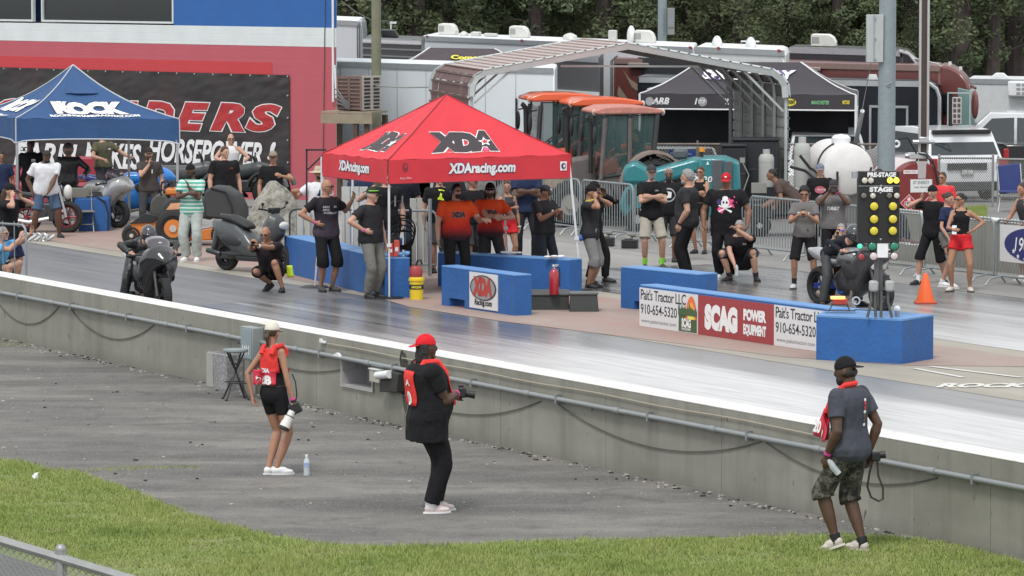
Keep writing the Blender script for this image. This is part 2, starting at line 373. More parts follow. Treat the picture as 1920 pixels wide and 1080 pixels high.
# apron in the foreground, old asphalt with grit, patches and cracks
def m_asph():
    m = newmat('old_asphalt', .88); t, n, b = nodes(m); c = n.new('ShaderNodeTexCoord').outputs['Object']
    a = ramp(t, tnoise(t, c, .55, 9, .62, (.6, 1.6, 1, .45)), [(.32, (.055, .053, .051)), (.44, (.098, .094, .087)), (.53, (.14, .132, .12)), (.66, (.21, .197, .175))])
    s = tnoise(t, c, 32, 5, .8); a = tmix(t, tmap(t, s, .45, .68, 0, .75), a, (.24, .23, .215)); a = tmix(t, tmap(t, s, .4, .28, 0, .7), a, (.03, .03, .03)); a = tmix(t, tmap(t, tnoise(t, c, 3.2, 6, .75), .5, .7, 0, .6), a, (.06, .06, .062))
    vo = n.new('ShaderNodeTexVoronoi'); vo.feature = 'DISTANCE_TO_EDGE'; vo.inputs['Scale'].default_value = .4; dn = n.new('ShaderNodeTexNoise'); dn.inputs['Scale'].default_value = 1.5; dn.inputs['Detail'].default_value = 6; va = n.new('ShaderNodeVectorMath'); va.operation = 'MULTIPLY_ADD'; va.inputs[1].default_value = (1.1, 1.1, 0); t.links.new(c, dn.inputs['Vector']); t.links.new(dn.outputs['Color'], va.inputs[0]); t.links.new(c, va.inputs[2]); t.links.new(va.outputs[0], vo.inputs['Vector']); a = tmix(t, tmap(t, vo.outputs['Distance'], .002, .01, .3, 0), a, (.035, .035, .034))
    s2 = tnoise(t, c, 26, 2, .5); a = tmix(t, tmap(t, s2, .7, .72, 0, .8), a, (.5, .49, .46))
    s3 = tnoise(t, c, 5, 3, .6, (.5, 1.7, 1)); a = tmix(t, tmap(t, s3, .7, .74, 0, .6), a, (.04, .04, .042))
    t.links.new(a, b.inputs['Base Color'])
    bp = n.new('ShaderNodeBump'); bp.inputs['Strength'].default_value = .6; bp.inputs['Distance'].default_value = .008
    t.links.new(s, bp.inputs['Height']); t.links.new(bp.outputs[0], b.inputs['Normal']); return m
mb = MB(); mb.add([T(-90, 0), T(-20, 0), T(-20, 22.05), T(-90, 22.05)], [(0, 1, 2, 3)]); o = mb.build('apron', m_asph(), smooth=False); o.location.z = .004; struct(o)

# grass verge
edge = [(-260, 846), (-60, 858), (40, 866), (90, 880), (150, 886), (200, 905), (260, 925), (330, 955), (420, 985), (500, 1003), (600, 1019), (700, 1026), (820, 1025), (950, 1018), (1100, 1013), (1250, 1012), (1400, 1008), (1520, 1004), (1600, 1003), (1690, 1008), (1790, 1022), (1880, 1046), (1960, 1066), (2050, 1085), (2200, 1110)]
GP = [G(*e) for e in edge]
GRN = newmat('lawn_soil', .95); t, n, b = nodes(GRN); c = n.new('ShaderNodeTexCoord').outputs['Object']
a = ramp(t, tnoise(t, c, .9, 6, .6), [(.3, (.12, .17, .05)), (.5, (.18, .23, .07)), (.72, (.24, .23, .1))])
a = tmix(t, tmap(t, tnoise(t, c, 30, 4, .7), .35, .7, 0, .5), a, (.05, .075, .018)); t.links.new(a, b.inputs['Base Color'])
mb = MB(); k = len(GP); mb.add([tuple(p) for p in GP]+[(p.x*.6, 22, 0) for p in reversed(GP)], [(i, i+1, 2*k-2-i, 2*k-1-i) for i in range(k-1)])
o = mb.build('verge', GRN, smooth=False); o.location.z = .008; struct(o)
mb = MB(); mb.add([G(-500, 885), G(0, 1040), G(300, 1140), G(300, 1500), G(-500, 1500)], [(0, 1, 2, 3, 4)]); o = mb.build('walkway', conc_mat('walkway_asphalt', (.07, .07, .075), (.11, .11, .11)), smooth=False); o.location.z = .014; struct(o)
def edge_y(x):
    for p, q in zip(GP, GP[1:]):
        if p.x <= x <= q.x: return lerp(p.y, q.y, (x-p.x)/(q.x-p.x))
    return GP[0].y if x < GP[0].x else GP[-1].y
n2_ = lambda x, y: noise.noise(V((x*1.7, y*2.2, 21)))+.4*noise.noise(V((x*6, y*6, 2)))
rnd = random.Random(3); vs = []; fs = []
while len(fs) < 190000:
    y = rnd.uniform(35, 48.5); x = rnd.uniform(-.135, .135)*y; e = edge_y(x); gap = e-y
    if gap < -.12: continue
    nv = noise.noise(V((x*.8, y*.8, 3))); 
    if n2_(x, y) < -.42 and rnd.random() < .8: continue
    if gap < .25 and rnd.random() > .35+gap*2: continue
    if nv < -.4 and rnd.random() < .3: continue
    if FPX*(HC)/y-75 > 1030+.33*(960+FPX*x/y): continue
    n2 = noise.noise(V((x*4, y*4, 7))); h = rnd.uniform(.015, .048)*(1+.5*nv+1.1*max(0, n2)); a = rnd.uniform(0, 6.28); q = .005; lx, ly = rnd.uniform(-.025, .025), rnd.uniform(-.025, .025)
    k = len(vs); vs += [(x-q*math.cos(a), y-q*math.sin(a), .006), (x+q*math.cos(a), y+q*math.sin(a), .006), (x+lx, y+ly, h)]; fs.append((k, k+1, k+2))
for (x0, y0), cnt in (((125, 884), 60), ((215, 881), 70), ((262, 878), 60), ((335, 877), 70), ((30, 640), 60), ((10, 648), 80)):   # tufts in cracks
    g = G(x0, y0)
    for _ in range(cnt):
        x = g.x+rnd.gauss(0, .16); y = g.y+rnd.gauss(0, .07); a = rnd.uniform(0, 6.28); k = len(vs)
        vs += [(x-.006*math.cos(a), y-.006*math.sin(a), .004), (x+.006*math.cos(a), y+.006*math.sin(a), .004), (x+rnd.uniform(-.03, .03), y, rnd.uniform(.02, .05))]; fs.append((k, k+1, k+2))
GB = newmat('grass_blade', .7); t, n, b = nodes(GB); c = n.new('ShaderNodeTexCoord').outputs['Object']
a = ramp(t, tnoise(t, c, .7, 6, .6), [(.28, (.18, .28, .065)), (.45, (.33, .44, .12)), (.6, (.43, .5, .17)), (.78, (.52, .5, .26))])
a = tmix(t, tmap(t, tnoise(t, c, 2.6, 5, .7), .52, .72, 0, .75), a, (.42, .36, .2)); a = tmix(t, tmap(t, tnoise(t, c, 1.9, 4, .6), .3, .42, .6, 0), a, (.1, .19, .04))
a = tmix(t, tmap(t, tnoise(t, c, 45, 2), .35, .65), tmix(t, .6, a, (.28, .3, .09)), tmix(t, .35, a, (.02, .05, .01))); t.links.new(a, b.inputs['Base Color'])
b.inputs['Specular IOR Level'].default_value = .25
mb = MB(); mb.v = vs; mb.f = fs; mb.m = [0]*len(fs); tag(mb.build('grass', GB, smooth=False, fix=False), 'short green grass of the verge in front of the asphalt', 'grass', kind='stuff')
# grit and bits of rubber along the wall foot and over the apron
mb = MB()
for _ in range(900):
    if rnd.random() < .6: p = T(rnd.uniform(-62, -30), 22.0-abs(rnd.gauss(0, .12)))
    else:
        y = rnd.uniform(42, 60); p = V((rnd.uniform(-.13, .13)*y, y, 0))
        if y < edge_y(p.x): continue
        if p.dot(N) > 21.9: continue
    s = rnd.uniform(.006, .02); mb.cur = 0 if rnd.random() < .6 else 1
    mb.box((p.x, p.y, .006+s*.3), (s*rnd.uniform(1, 2.6), s*1.5, s*.7), MX.Rotation(rnd.uniform(0, 3), 3, 'Z'))
tag(mb.build('gravel', [mat('pale_grit', (.45, .43, .4), .9), mat('dark_grit', (.04, .04, .04), .9)], smooth=False, fix=False), 'loose grit and rubber crumbs lying on the apron and along the wall', 'gravel', kind='stuff')
# dirt strip behind the far wall, grass by the red tank
sheetg('dirt_strip', -66, -30, 42.65, 47, .004, conc_mat('sandy_dirt', (.2, .17, .13), (.3, .27, .22)))
g0 = mat('far_lawn', (.07, .11, .03), .95, var=.4, sc=3)
mb = MB(); mb.add([B(1640, 87), B(1850, 88), B(1850, 93.9), B(1640, 93.9)], [(0, 1, 2, 3)]); o = mb.build('far_verge', g0, smooth=False); o.location.z = .012; struct(o)
vs = []; fs = []
for _ in range(9000):
    y = rnd.uniform(87.5, 93.8); px = rnd.uniform(1645, 1850); p = B(px, y)
    if noise.noise(V((p.x*1.5, y, 0))) < -.2: continue
    a = rnd.uniform(0, 6.3); k = len(vs); h = rnd.uniform(.04, .13); vs += [(p.x-.02*math.cos(a), y, .01), (p.x+.02*math.cos(a), y, .01), (p.x+rnd.uniform(-.05, .05), y, h)]; fs.append((k, k+1, k+2))
mb = MB(); mb.v = vs; mb.f = fs; mb.m = [0]*len(fs); tag(mb.build('weeds', GB, smooth=False, fix=False), 'strip of green weeds around the foot of the red fuel tank', 'grass', kind='stuff')

# ================================================================ NEAR WALL
def m_wallc():
    m = newmat('wall_concrete', .85); t, n, b = nodes(m); c = n.new('ShaderNodeTexCoord').outputs['Object']
    a = ramp(t, tnoise(t, c, 1.1, 8, .6, (.7, 1, 1)), [(.3, (.215, .21, .178)), (.7, (.31, .303, .262))])
    st = tnoise(t, c, 1.0, 5, .6, (3.2, 3, .25)); a = tmix(t, tmap(t, st, .48, .7, 0, .4), a, (.125, .12, .1))
    a = tmix(t, tmap(t, tnoise(t, c, 1, 4, .6, (5, 5, .3)), .62, .8, 0, .3), a, (.4, .4, .37))
    a = tmix(t, tmap(t, tnoise(t, c, 9, 3, .6, (1.3, 1, .6)), .7, .73, 0, .75), a, (.05, .05, .045))
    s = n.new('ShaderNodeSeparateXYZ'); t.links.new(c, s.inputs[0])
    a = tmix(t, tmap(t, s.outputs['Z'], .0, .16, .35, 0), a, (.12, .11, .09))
    t.links.new(a, b.inputs['Base Color'])
    bp = n.new('ShaderNodeBump'); bp.inputs['Strength'].default_value = .25; bp.inputs['Distance'].default_value = .01
    t.links.new(tnoise(t, c, 30, 6, .7), bp.inputs['Height']); t.links.new(bp.outputs[0], b.inputs['Normal']); return m
WC = m_wallc(); WH = .9; WB0, WB1 = 22.07, 22.42
wall = thing('concrete_wall', 'long low grey concrete guard wall between asphalt apron and near race lane', 'wall', (0, 0, 0), ANG_U)
TOPW = mat('worn_white_wall_top', (.68, .68, .65), .75, dirt=.75, sc=3, dcol=(.36, .35, .31))
ah0, ah1 = apx(642, 22.07), apx(700, 22.07)
a = -74.0
while a < -24:
    e = a+2.44; mb = MB()
    segs = [(a+.004, e-.004, 0, WH-.02)]
    if a < ah0 and e > ah0:
        segs = [(a+.004, ah0, 0, WH-.02), (ah1, e-.004, 0, WH-.02), (ah0, ah1, 0, .33), (ah0, ah1, .66, WH-.02)]
    for x0, x1, z0, z1 in segs: mb.box(((x0+x1)/2, (WB0+WB1)/2, (z0+z1)/2), (x1-x0, WB1-WB0, z1-z0))
    mb.build('wall_panel', WC, wall, smooth=False)
    mb = MB(); mb.box(((a+e)/2, (WB0+WB1)/2, WH-.012), (2.44, WB1-WB0+.004, .014)); mb.build('wall_cap', TOPW, wall, smooth=False, bevel=.008)
    a = e
cond = thing('conduit_pipe', 'grey conduit pipe clipped along the near face of the concrete wall', 'pipe', (0, 0, 0), ANG_U)
CG = mat('grey_pvc', (.24, .26, .265), .42, dirt=.4, dcol=(.34, .34, .32))
zc = .665; mb = MB(); mb.cone((-74, WB0-.045, zc), (-24, WB0-.045, zc), .028, n=10); mb.build('pipe', CG, cond)
mb = MB(); mb.cone((-.06, 0, 0), (.06, 0, 0), .035, n=10); cm = mb.build('coupling', CG, cond, loc=(-72, WB0-.045, zc))
for k in range(1, 24):
    c2 = cm.copy(); SC.collection.objects.link(c2); c2.parent = cond; c2.location = (-72+k*2.03, WB0-.045, zc)
    mb = MB(); mb.box((0, 0, 0), (.03, .09, .1)); mb.build('clip', stl, cond, smooth=False, loc=(-72+k*2.03+.7, WB0-.03, zc))
wire = mat('dark_cable', (.1, .1, .09), .7)
for lab, a0, a1, z0, z1, sag in (('dark cable sagging on the wall below the pipe at far left', -58.2, -55.6, .6, .62, .33),
        ('thin cable hanging on the wall left of the folding stool', -55.2, -52.2, .62, .62, .3), ('thin cable hanging on the wall beside the woman with a lens', -49.5, -46, .6, .6, .2),
        ('thin cable sagging on the wall behind the man in the red cap', -45.2, -41.3, .45, .6, .25), ('long dark cable sagging on the wall right of the red cap man', -40.9, -36.6, .6, .62, .27),
        ('thin cable sagging low on the wall behind the walking man', -36.5, -33.4, .62, .6, .2)):
    pts = [T(lerp(a0, a1, i/14), WB0-.012, lerp(z0, z1, i/14)-sag*4*(i/14)*(1-i/14)) for i in range(15)]
    mb = MB(); mb.path(pts, .0065, 5); tag(mb.build('cable', wire), lab, 'cable')
mb = MB(); pts = [T(-46.8+i*.62, WB0-.02, .80-.0*i+.008*math.sin(i*1.3)) for i in range(20)]; mb.path(pts, .007, 5)
tag(mb.build('cord', mat('beige_cord', (.4, .36, .28), .7)), 'pale thin cord strung along the upper wall face above the pipe', 'cord')
a = G(600, 640, .8).dot(U)
t1 = thing('wall_hook', 'small white clamp holding the pale cord to the wall', 'clamp', T(-46.9, WB0-.02, .81), ANG_U)
mb = MB(); mb.box((0, 0, 0), (.12, .03, .03)); mb.box((-.07, 0, .01), (.04, .035, .05)); mb.build('clamp_body', whp, t1, bevel=.004)

# open steel box let into the wall, side box, scorched bracket
tb = thing('recessed_box', 'open galvanised box let into the wall behind the photographers', 'box', (0, 0, 0), ANG_U)
GI = mat('box_liner', (.42, .41, .42), .5, .2); x0, x1, z0, z1, y0 = ah0+.005, ah1-.005, .335, .655, WB0-.015
mb = MB(); y1 = WB1-.03
for c_, d_ in ((((x0+x1)/2, y1, (z0+z1)/2), (x1-x0, .012, z1-z0)), ((x0+.006, (y0+y1)/2, (z0+z1)/2), (.012, y1-y0, z1-z0)), ((x1-.006, (y0+y1)/2, (z0+z1)/2), (.012, y1-y0, z1-z0)),
               (((x0+x1)/2, (y0+y1)/2, z0+.006), (x1-x0-.026, y1-y0, .012)), (((x0+x1)/2, (y0+y1)/2, z1-.006), (x1-x0-.026, y1-y0, .012))): mb.box(c_, d_)
mb.build('liner', GI, tb, smooth=False)
mb = MB()
for c_, d_ in ((((x0+x1)/2, y0-.008, z1+.01), (x1-x0+.04, .012, .014)), ((x0-.008, y0-.008, (z0+z1)/2), (.014, .012, z1-z0)), ((x1+.008, y0-.008, (z0+z1)/2), (.014, .012, z1-z0)), (((x0+x1)/2, y0-.008, z0-.01), (x1-x0+.04, .012, .014))): mb.box(c_, d_)
mb.build('flange', mat('pale_box_flange', (.42, .42, .38), .6, dirt=.5), tb, smooth=False)
mb = MB(); mb.prism([(x0-.16, z1+.02), (x0-.04, z1+.065), (x0+.08, z1+.02)], y0-.06, y0-.02); mb.build('bent_tab', whp, tb, smooth=False)
t2 = thing('junction_box', 'small pale junction box beside the open recess on the wall', 'box', (0, 0, 0), ANG_U)
mb = MB(); mb.box((x1+.2, WB0-.05, .53), (.26, .09, .15)); mb.build('housing', mat('beige_enclosure', (.42, .4, .35), .6, dirt=.4), t2, bevel=.008)
mb = MB(); mb.box((x1+.2, WB0-.055, .612), (.28, .1, .012)); mb.build('lid', whp, t2, smooth=False)
t3 = thing('timing_sensor', 'scorched black sensor bracket with a white tube on the wall', 'sensor', (0, 0, 0), ANG_U)
SCO = mat('scorched_steel', (.035, .033, .03), .7)
mb = MB(); mb.prism([(x1+.4, .36), (x1+.86, .4), (x1+.9, .62), (x1+.62, .64), (x1+.4, .52)], WB0-.12, WB0-.005); mb.build('bracket', SCO, t3, bevel=.008)
mb = MB(); mb.cone((x1+.42, WB0-.16, .56), (x1+.72, WB0-.14, .6), .045, .05, 12); mb.build('tube', whp, t3)
mb = MB(); mb.path([(x1+.8, WB0-.02, .88), (x1+.78, WB0-.03, .8), (x1+.8, WB0-.03, .7), (x1+.88, WB0-.02, .62)], .012, 6); mb.build('hook', SCO, t3)
ST = mat('oil_stain', (.07, .065, .05), .7, var=.4)
mb = MB(); mb.add([(x1+.78, WB0-.003, .86), (x1+.86, WB0-.003, .85), (x1+1.0, WB0-.003, .62), (x1+1.02, WB0-.003, .42), (x1+.93, WB0-.003, .33), (x1+.9, WB0-.003, .22), (x1+.86, WB0-.003, .14), (x1+.8, WB0-.003, .22), (x1+.76, WB0-.003, .4)], [tuple(range(9))])
mb.build('stain', ST, wall, smooth=False)
# electrical cabinet, diamond plate cover
pa = apx(474, 22.0)
t4 = thing('electrical_box', 'tall grey electrical box strapped to the wall behind the woman', 'box', T(pa, WB0-.09, 0), ANG_U)
mb = MB(); mb.box((0, 0, .64), (.36, .16, .42)); mb.build('cabinet', CG, t4, bevel=.01)
mb = MB(); mb.box((0, -.085, .64), (.32, .012, .37)); mb.build('door', mat('cabinet_door', (.24, .3, .32), .5), t4, bevel=.004)
letters('MM', .2, .12, flat((0, -.0925, .56), (1, 0, 0), (0, 0, 1)), wht, t4, off=.001)
mb = MB(); mb.cone((0, .02, .43), (0, .02, 0), .03); mb.build('riser', CG, t4)
pa = apx(428, 22.0)
DP = newmat('diamond_plate', .35); t, n, b = nodes(DP); c = n.new('ShaderNodeTexCoord').outputs['Object']; ck = n.new('ShaderNodeTexVoronoi'); ck.inputs['Scale'].default_value = 26
t.links.new(c, ck.inputs['Vector']); t.links.new(ramp(t, ck.outputs['Distance'], [(.2, (.55, .55, .55)), (.5, (.33, .33, .34))]), b.inputs['Base Color']); b.inputs['Metallic'].default_value = .5
t5 = thing('metal_cover', 'diamond plate metal cover standing against the wall behind the stool', 'cover', T(pa, WB0-.13, 0), ANG_U)
mb = MB(); mb.box((0, 0, .23), (.62, .24, .46)); mb.build('casing', DP, t5, smooth=False, bevel=.006)
mb = MB(); mb.box((-.2, -.125, .23), (.2, .01, .43)); mb.build('panel', mat('pale_panel', (.4, .4, .38), .5, .3), t5, smooth=False)

# ================================================================ FAR WALL
fw = thing('far_wall', 'pale concrete guard wall behind the barricades on the right', 'wall', (0, 0, 0), ANG_U)
for k in range(12):
    a = -66.5+k*3.05; mb = MB(); mb.box((a+1.52, 42.4, .44), (3.04, .35, .88)); mb.build('wall_panel', WC, fw, smooth=False)
    mb = MB(); mb.box((a+1.52, 42.4, .895), (3.05, .37, .03)); mb.build('wall_cap', TOPW, fw, smooth=False)

# ================================================================ WOODS
BARK = mat('pine_bark', (.075, .06, .055), .95, var=.35, sc=5, bump=.5, bsc=12)
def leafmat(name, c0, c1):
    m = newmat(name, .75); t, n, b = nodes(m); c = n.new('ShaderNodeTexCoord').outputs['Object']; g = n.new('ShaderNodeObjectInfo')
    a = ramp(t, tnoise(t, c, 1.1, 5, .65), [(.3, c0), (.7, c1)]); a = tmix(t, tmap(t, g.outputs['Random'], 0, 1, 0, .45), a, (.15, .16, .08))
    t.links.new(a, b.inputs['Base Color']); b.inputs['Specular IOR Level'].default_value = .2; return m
LF = leafmat('broad_foliage', (.1, .145, .07), (.24, .285, .15)); PN = leafmat('pine_needles', (.08, .115, .062), (.18, .22, .125)); DK = leafmat('shade_toned_foliage', (.045, .065, .035), (.1, .125, .065))  # darkest leaf colour has the wood's inner shade mixed into it
def leaves(seed, blobs, per, size):
    r = random.Random(seed); vs = []; fs = []
    for cx, cy, cz, rad in blobs:
        for _ in range(per):
            while True:
                q = V((r.uniform(-1, 1), r.uniform(-1, 1), r.uniform(-1, 1)))
                if .25 < q.length < 1: break
            c = V((cx, cy, cz))+V((q.x, q.y, q.z*.8))*rad; a = V((r.gauss(0, 1), r.gauss(0, 1), r.gauss(0, .6))).normalized(); b_ = a.cross(V((r.gauss(0, 1), r.gauss(0, 1), r.gauss(0, 1)))).normalized()
            s = size*r.uniform(.6, 1.3); k = len(vs); vs += [c-a*s, c+b_*s*.45, c+a*s, c-b_*s*.45]; fs.append((k, k+1, k+2, k+3))
    mb = MB(); mb.v = [tuple(v) for v in vs]; mb.f = fs; mb.m = [0]*len(fs); return mb
protoS = []
for s in range(4):
    r = random.Random(s+11); bl = []
    for _ in range(46):
        z = r.uniform(.4, 6.5); w_ = 1.9*math.sin(min(3.0, .5+z/6.5*2.4)); bl.append((r.uniform(-w_, w_), r.uniform(-w_*.6, w_*.6), z, r.uniform(.35, .8)))
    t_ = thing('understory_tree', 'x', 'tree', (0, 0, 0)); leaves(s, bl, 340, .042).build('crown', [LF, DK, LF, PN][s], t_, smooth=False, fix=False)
    mb = MB(); mb.path([(0, 0, 0), (.1, 0, 1.5), (-.1, .1, 3.2), (.15, 0, 5)], [.09, .07, .05, .02], 6); mb.path([(0, 0, 1), (.7, 0, 2.3), (1.1, 0, 3.5)], [.05, .03, .01], 5); mb.path([(0, 0, 1.4), (-.8, 0, 2.6), (-1.2, 0, 3.8)], [.05, .03, .01], 5)
    mb.build('trunk', BARK, t_); protoS.append(t_)
protoP = []
for s in range(3):
    r = random.Random(s+31); bl = [(r.gauss(0, 1.5), r.gauss(0, 1.5), r.uniform(5, 9), r.uniform(.8, 1.4)) for _ in range(18)]+[(r.gauss(0, 1.0), r.gauss(0, .8), r.uniform(2.6, 5.5), r.uniform(.4, .7)) for _ in range(9)]
    t_ = thing('pine_tree', 'x', 'tree', (0, 0, 0)); leaves(s+9, bl, 260, .1).build('crown', PN, t_, smooth=False, fix=False)
    mb = MB(); mb.path([(0, 0, -.2), (.05, 0, 4), (-.08, .05, 6.5), (.1, 0, 9.3)], [.3+.06*s, .26+.05*s, .2, .06], 9)
    for k in range(7): z = 3+k*.9; d = (-1)**k; mb.path([(0, 0, z), (d*.8, .1, z+.1), (d*r.uniform(1.2, 2), .1, z+r.uniform(-.3, .6))], [.05, .03, .012], 4)
    mb.build('trunk', BARK, t_); protoP.append(t_)
plabs = {0: 'thick dark pine trunk at the wood edge', 1: 'slender dark pine rising from the wood edge', 2: 'stout reddish pine rising from the wood edge'}
first = set(); ORD = 'first second third fourth fifth sixth seventh eighth ninth tenth eleventh twelfth thirteenth fourteenth fifteenth sixteenth seventeenth eighteenth nineteenth twentieth'.split()
def nth(i): return ORD[i] if i < 20 else {2: 'twenty', 3: 'thirty', 4: 'forty', 5: 'fifty', 6: 'sixty'}[(i+1)//10]+('-'+ORD[(i+1) % 10-1] if (i+1) % 10 else '')
def plant(protos, k, px, Y, lab, grp, sc):
    p = B(px, Y); p.z = -.9; rz = random.uniform(0, 6.28)
    if (id(protos), k) not in first: first.add((id(protos), k)); o = protos[k]; o.location = p; o['label'] = lab; o['group'] = grp
    else: o = dup(protos[k], lab, p, None, grp)
    o.rotation_euler = (0, 0, rz); o.scale = (sc, sc, sc); return o
pp = [655, 728, 780, 842, 893, 1003, 1060, 1140, 1215, 1290, 1335, 1388, 1482, 1572, 1625, 1705, 1760, 1800, 1858, 1905]
pp.sort()
for i, px in enumerate(pp):
    k = (1 if i % 3 == 0 else 2) if px not in (893, 1003, 1482, 1572, 1858) else 0
    plant(protoP, k, px, 152+random.uniform(0, 9), plabs[k]+', '+nth(i)+' pine from the left', 'pines along the edge of the woods', random.uniform(.9, 1.15))
slabs = ['light green leafy tree among the pines', 'dark leafy tree among the pines', 'mid green bushy sapling among the pines', 'dull green needle bush among the pines']
for i in range(66):
    k = i % 4; plant(protoS, k, 600+i*22+random.uniform(-14, 14), 155+random.uniform(0, 14), slabs[k]+', '+nth(i)+' from the left', 'understory trees at the wood edge', random.uniform(.75, 1.15))
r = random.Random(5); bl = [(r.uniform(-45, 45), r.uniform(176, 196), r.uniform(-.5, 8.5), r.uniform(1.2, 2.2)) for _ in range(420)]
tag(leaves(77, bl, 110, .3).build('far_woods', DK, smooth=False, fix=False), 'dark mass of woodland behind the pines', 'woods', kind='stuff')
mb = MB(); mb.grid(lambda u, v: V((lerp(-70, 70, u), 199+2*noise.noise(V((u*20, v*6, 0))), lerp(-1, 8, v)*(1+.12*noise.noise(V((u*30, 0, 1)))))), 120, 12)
tag(mb.build('woods_shade_sheet', DK, smooth=False), 'dark backdrop sheet with woodland shade put into its colour', 'woods', kind='stuff')  # dark sheet closing the view; the shade between trees is its colour
# ================================================================ TIMING BUILDING
DB = V((.717, -.697, 0)); BR = V((-4.27, 104.1, 0)); ANG_B = math.atan2(-.697, .717)
def bx(px): k = (px-960)/FPX; return (k*BR.y-BR.x)/(.717+.697*k)
def bz(px, py): Y = BR.y-.697*bx(px); return W(px, py, Y).z
RED = mat('faded_red_paint', (.47, .1, .125), .75, var=.08, sc=1.2, bump=.1, bsc=8); RED2 = mat('fresh_red_paint', (.52, .05, .06), .7, var=.06, sc=1.5)
WHB = mat('white_block_paint', (.66, .7, .7), .75, dirt=.15, sc=2, dcol=(.4, .42, .42)); BLB = mat('blue_block_paint', (.025, .12, .37), .7, var=.1, sc=1.5)
for m_ in (RED, WHB, BLB, RED2):
    t, n, b = nodes(m_); c = n.new('ShaderNodeTexCoord').outputs['Object']; br = n.new('ShaderNodeTexBrick'); br.inputs['Scale'].default_value = 1
    br.inputs['Brick Width'].default_value = .4; br.inputs['Row Height'].default_value = .2; br.inputs['Mortar Size'].default_value = .008; br.inputs['Mortar Smooth'].default_value = .4
    mp = n.new('ShaderNodeMapping'); mp.inputs['Rotation'].default_value = (R_(90), 0, 0); t.links.new(c, mp.inputs[0]); t.links.new(mp.outputs[0], br.inputs['Vector'])
    bp = n.new('ShaderNodeBump'); bp.inputs['Strength'].default_value = .35; bp.inputs['Distance'].default_value = .01; bp.invert = True
    t.links.new(br.outputs['Fac'], bp.inputs['Height']); t.links.new(bp.outputs[0], b.inputs['Normal'])
bld = thing('timing_building', 'two storey block building painted blue, white and red with tall windows', 'building', BR, ANG_B)
LB = -22; zw0, zw1 = 3.33, 3.80; xw = bx(327)
def plan(x0, x1, z0, z1, g=0):
    mb = MB(); P_ = [(x0-g, -g), (x1+g, -g), (x1+g-5.9, 5.4), (x0-g-5.9, 5.4)]; mb.loft([[V((x, y, z0)) for x, y in P_], [V((x, y, z1)) for x, y in P_]]); return mb
mb = plan(0, .0, -1, 7.4); mb.v = [(x+(.004 if i % 4 in (1, 2) else -.03), y+.003, z) for i, (x, y, z) in enumerate(mb.v)]; mb.build('added_end_panel', mat('neutral_panel_grey', (.45, .46, .46), .8), bld, smooth=False)  # thin grey panel added so red bounce stays off the white trailer
mb = plan(LB, -.03, -1, zw0); mb.build('wall', RED, bld, smooth=False)
mb = plan(LB, 0, zw0, zw1, .006); mb.build('painted_band', WHB, bld, smooth=False)
mb = plan(xw, 0, zw1, 7.4); mb.build('upper_wall', BLB, bld, smooth=False); mb = plan(LB, xw-.002, 5.8, 7.4); mb.build('upper_wall', BLB, bld, smooth=False); mb = MB(); mb.box((lerp(LB, xw, .5)-3, 3.9, 4.8), (xw-LB-.02, 2, 2)); mb.build('upper_wall', BLB, bld, smooth=False)
mb = plan(LB, 0, 7.4, 7.7, .2); mb.build('roof', whp, bld, smooth=False)
xa, xb = bx(-60), bx(486)
mb = MB(); mb.box(((xa+bx(511))/2, -.004, lerp(bz(510, 122), bz(510, 158), .5)), (bx(511)-xa, .01, .6)); mb.build('painted_patch', RED2, bld, smooth=False)
mb = MB(); mb.box((bx(545)/2+LB/2-bx(0)*0, -.004, .2), (bx(545)-LB, .008, .35)) if False else None
FR = mat('white_window_frame', (.62, .66, .67), .5)
for x0, x1 in ((LB+.2, bx(-150)), (bx(-140), bx(-70)), (bx(-62), bx(64)), (bx(80), bx(327))):
    mb = MB(); z0, z1 = 3.84, 5.78; f = .05
    for c_, d_ in ((((x0+x1)/2, .03, z0+f/2), (x1-x0, .1, f)), (((x0+x1)/2, .03, z1-f/2), (x1-x0, .1, f)), ((x0+f/2, .03, (z0+z1)/2), (f, .1, z1-z0-2*f-.002)), ((x1-f/2, .03, (z0+z1)/2), (f, .1, z1-z0-2*f-.002))): mb.box(c_, d_)
    if x1 > -5: mb.box((bx(202), .03, (z0+z1)/2), (.06, .09, z1-z0-2*f-.002))
    w_ = mb.build('window', FR, bld, smooth=False)
    for q0, q1 in (((x0+f, bx(202)-.03), (bx(202)+.03, x1-f)) if x1 > -5 else ((x0+f, x1-f),)):
        mb = MB(); mb.box(((q0+q1)/2, .05, (z0+z1)/2), (q1-q0, .01, z1-z0-2*f)); mb.build('pane', mat('window_pane', (.03, .035, .035), .08, alpha=.75, spec=.6), w_, smooth=False)
# dim room behind the glass: desk monitors and a chair back
mb = MB(); CH = mat('room_dark', (.05, .035, .03), .8)
for px in (22, 145, 245): mb.box((bx(px), 1.6, 4.3), (.55, .1, .8)); mb.box((bx(px)+.6, 1.4, 4.0), (.9, .5, .35))
mb.build('furniture', CH, bld, smooth=False, bevel=.03)
mb = MB(); mb.path([(bx(612), -.02, 7), (bx(611), -.02, 4), (bx(606), -.02, .2)], .012, 5); mb.build('cable', wire, bld)
mb = MB(); mb.path([(-.08, -.05, 7), (-.08, -.05, 2)], .03, 8); mb.path([(-.02, -.05, 2.9), (.02, -.04, 2.1)], .025, 6); mb.build('downpipe', whp, bld)
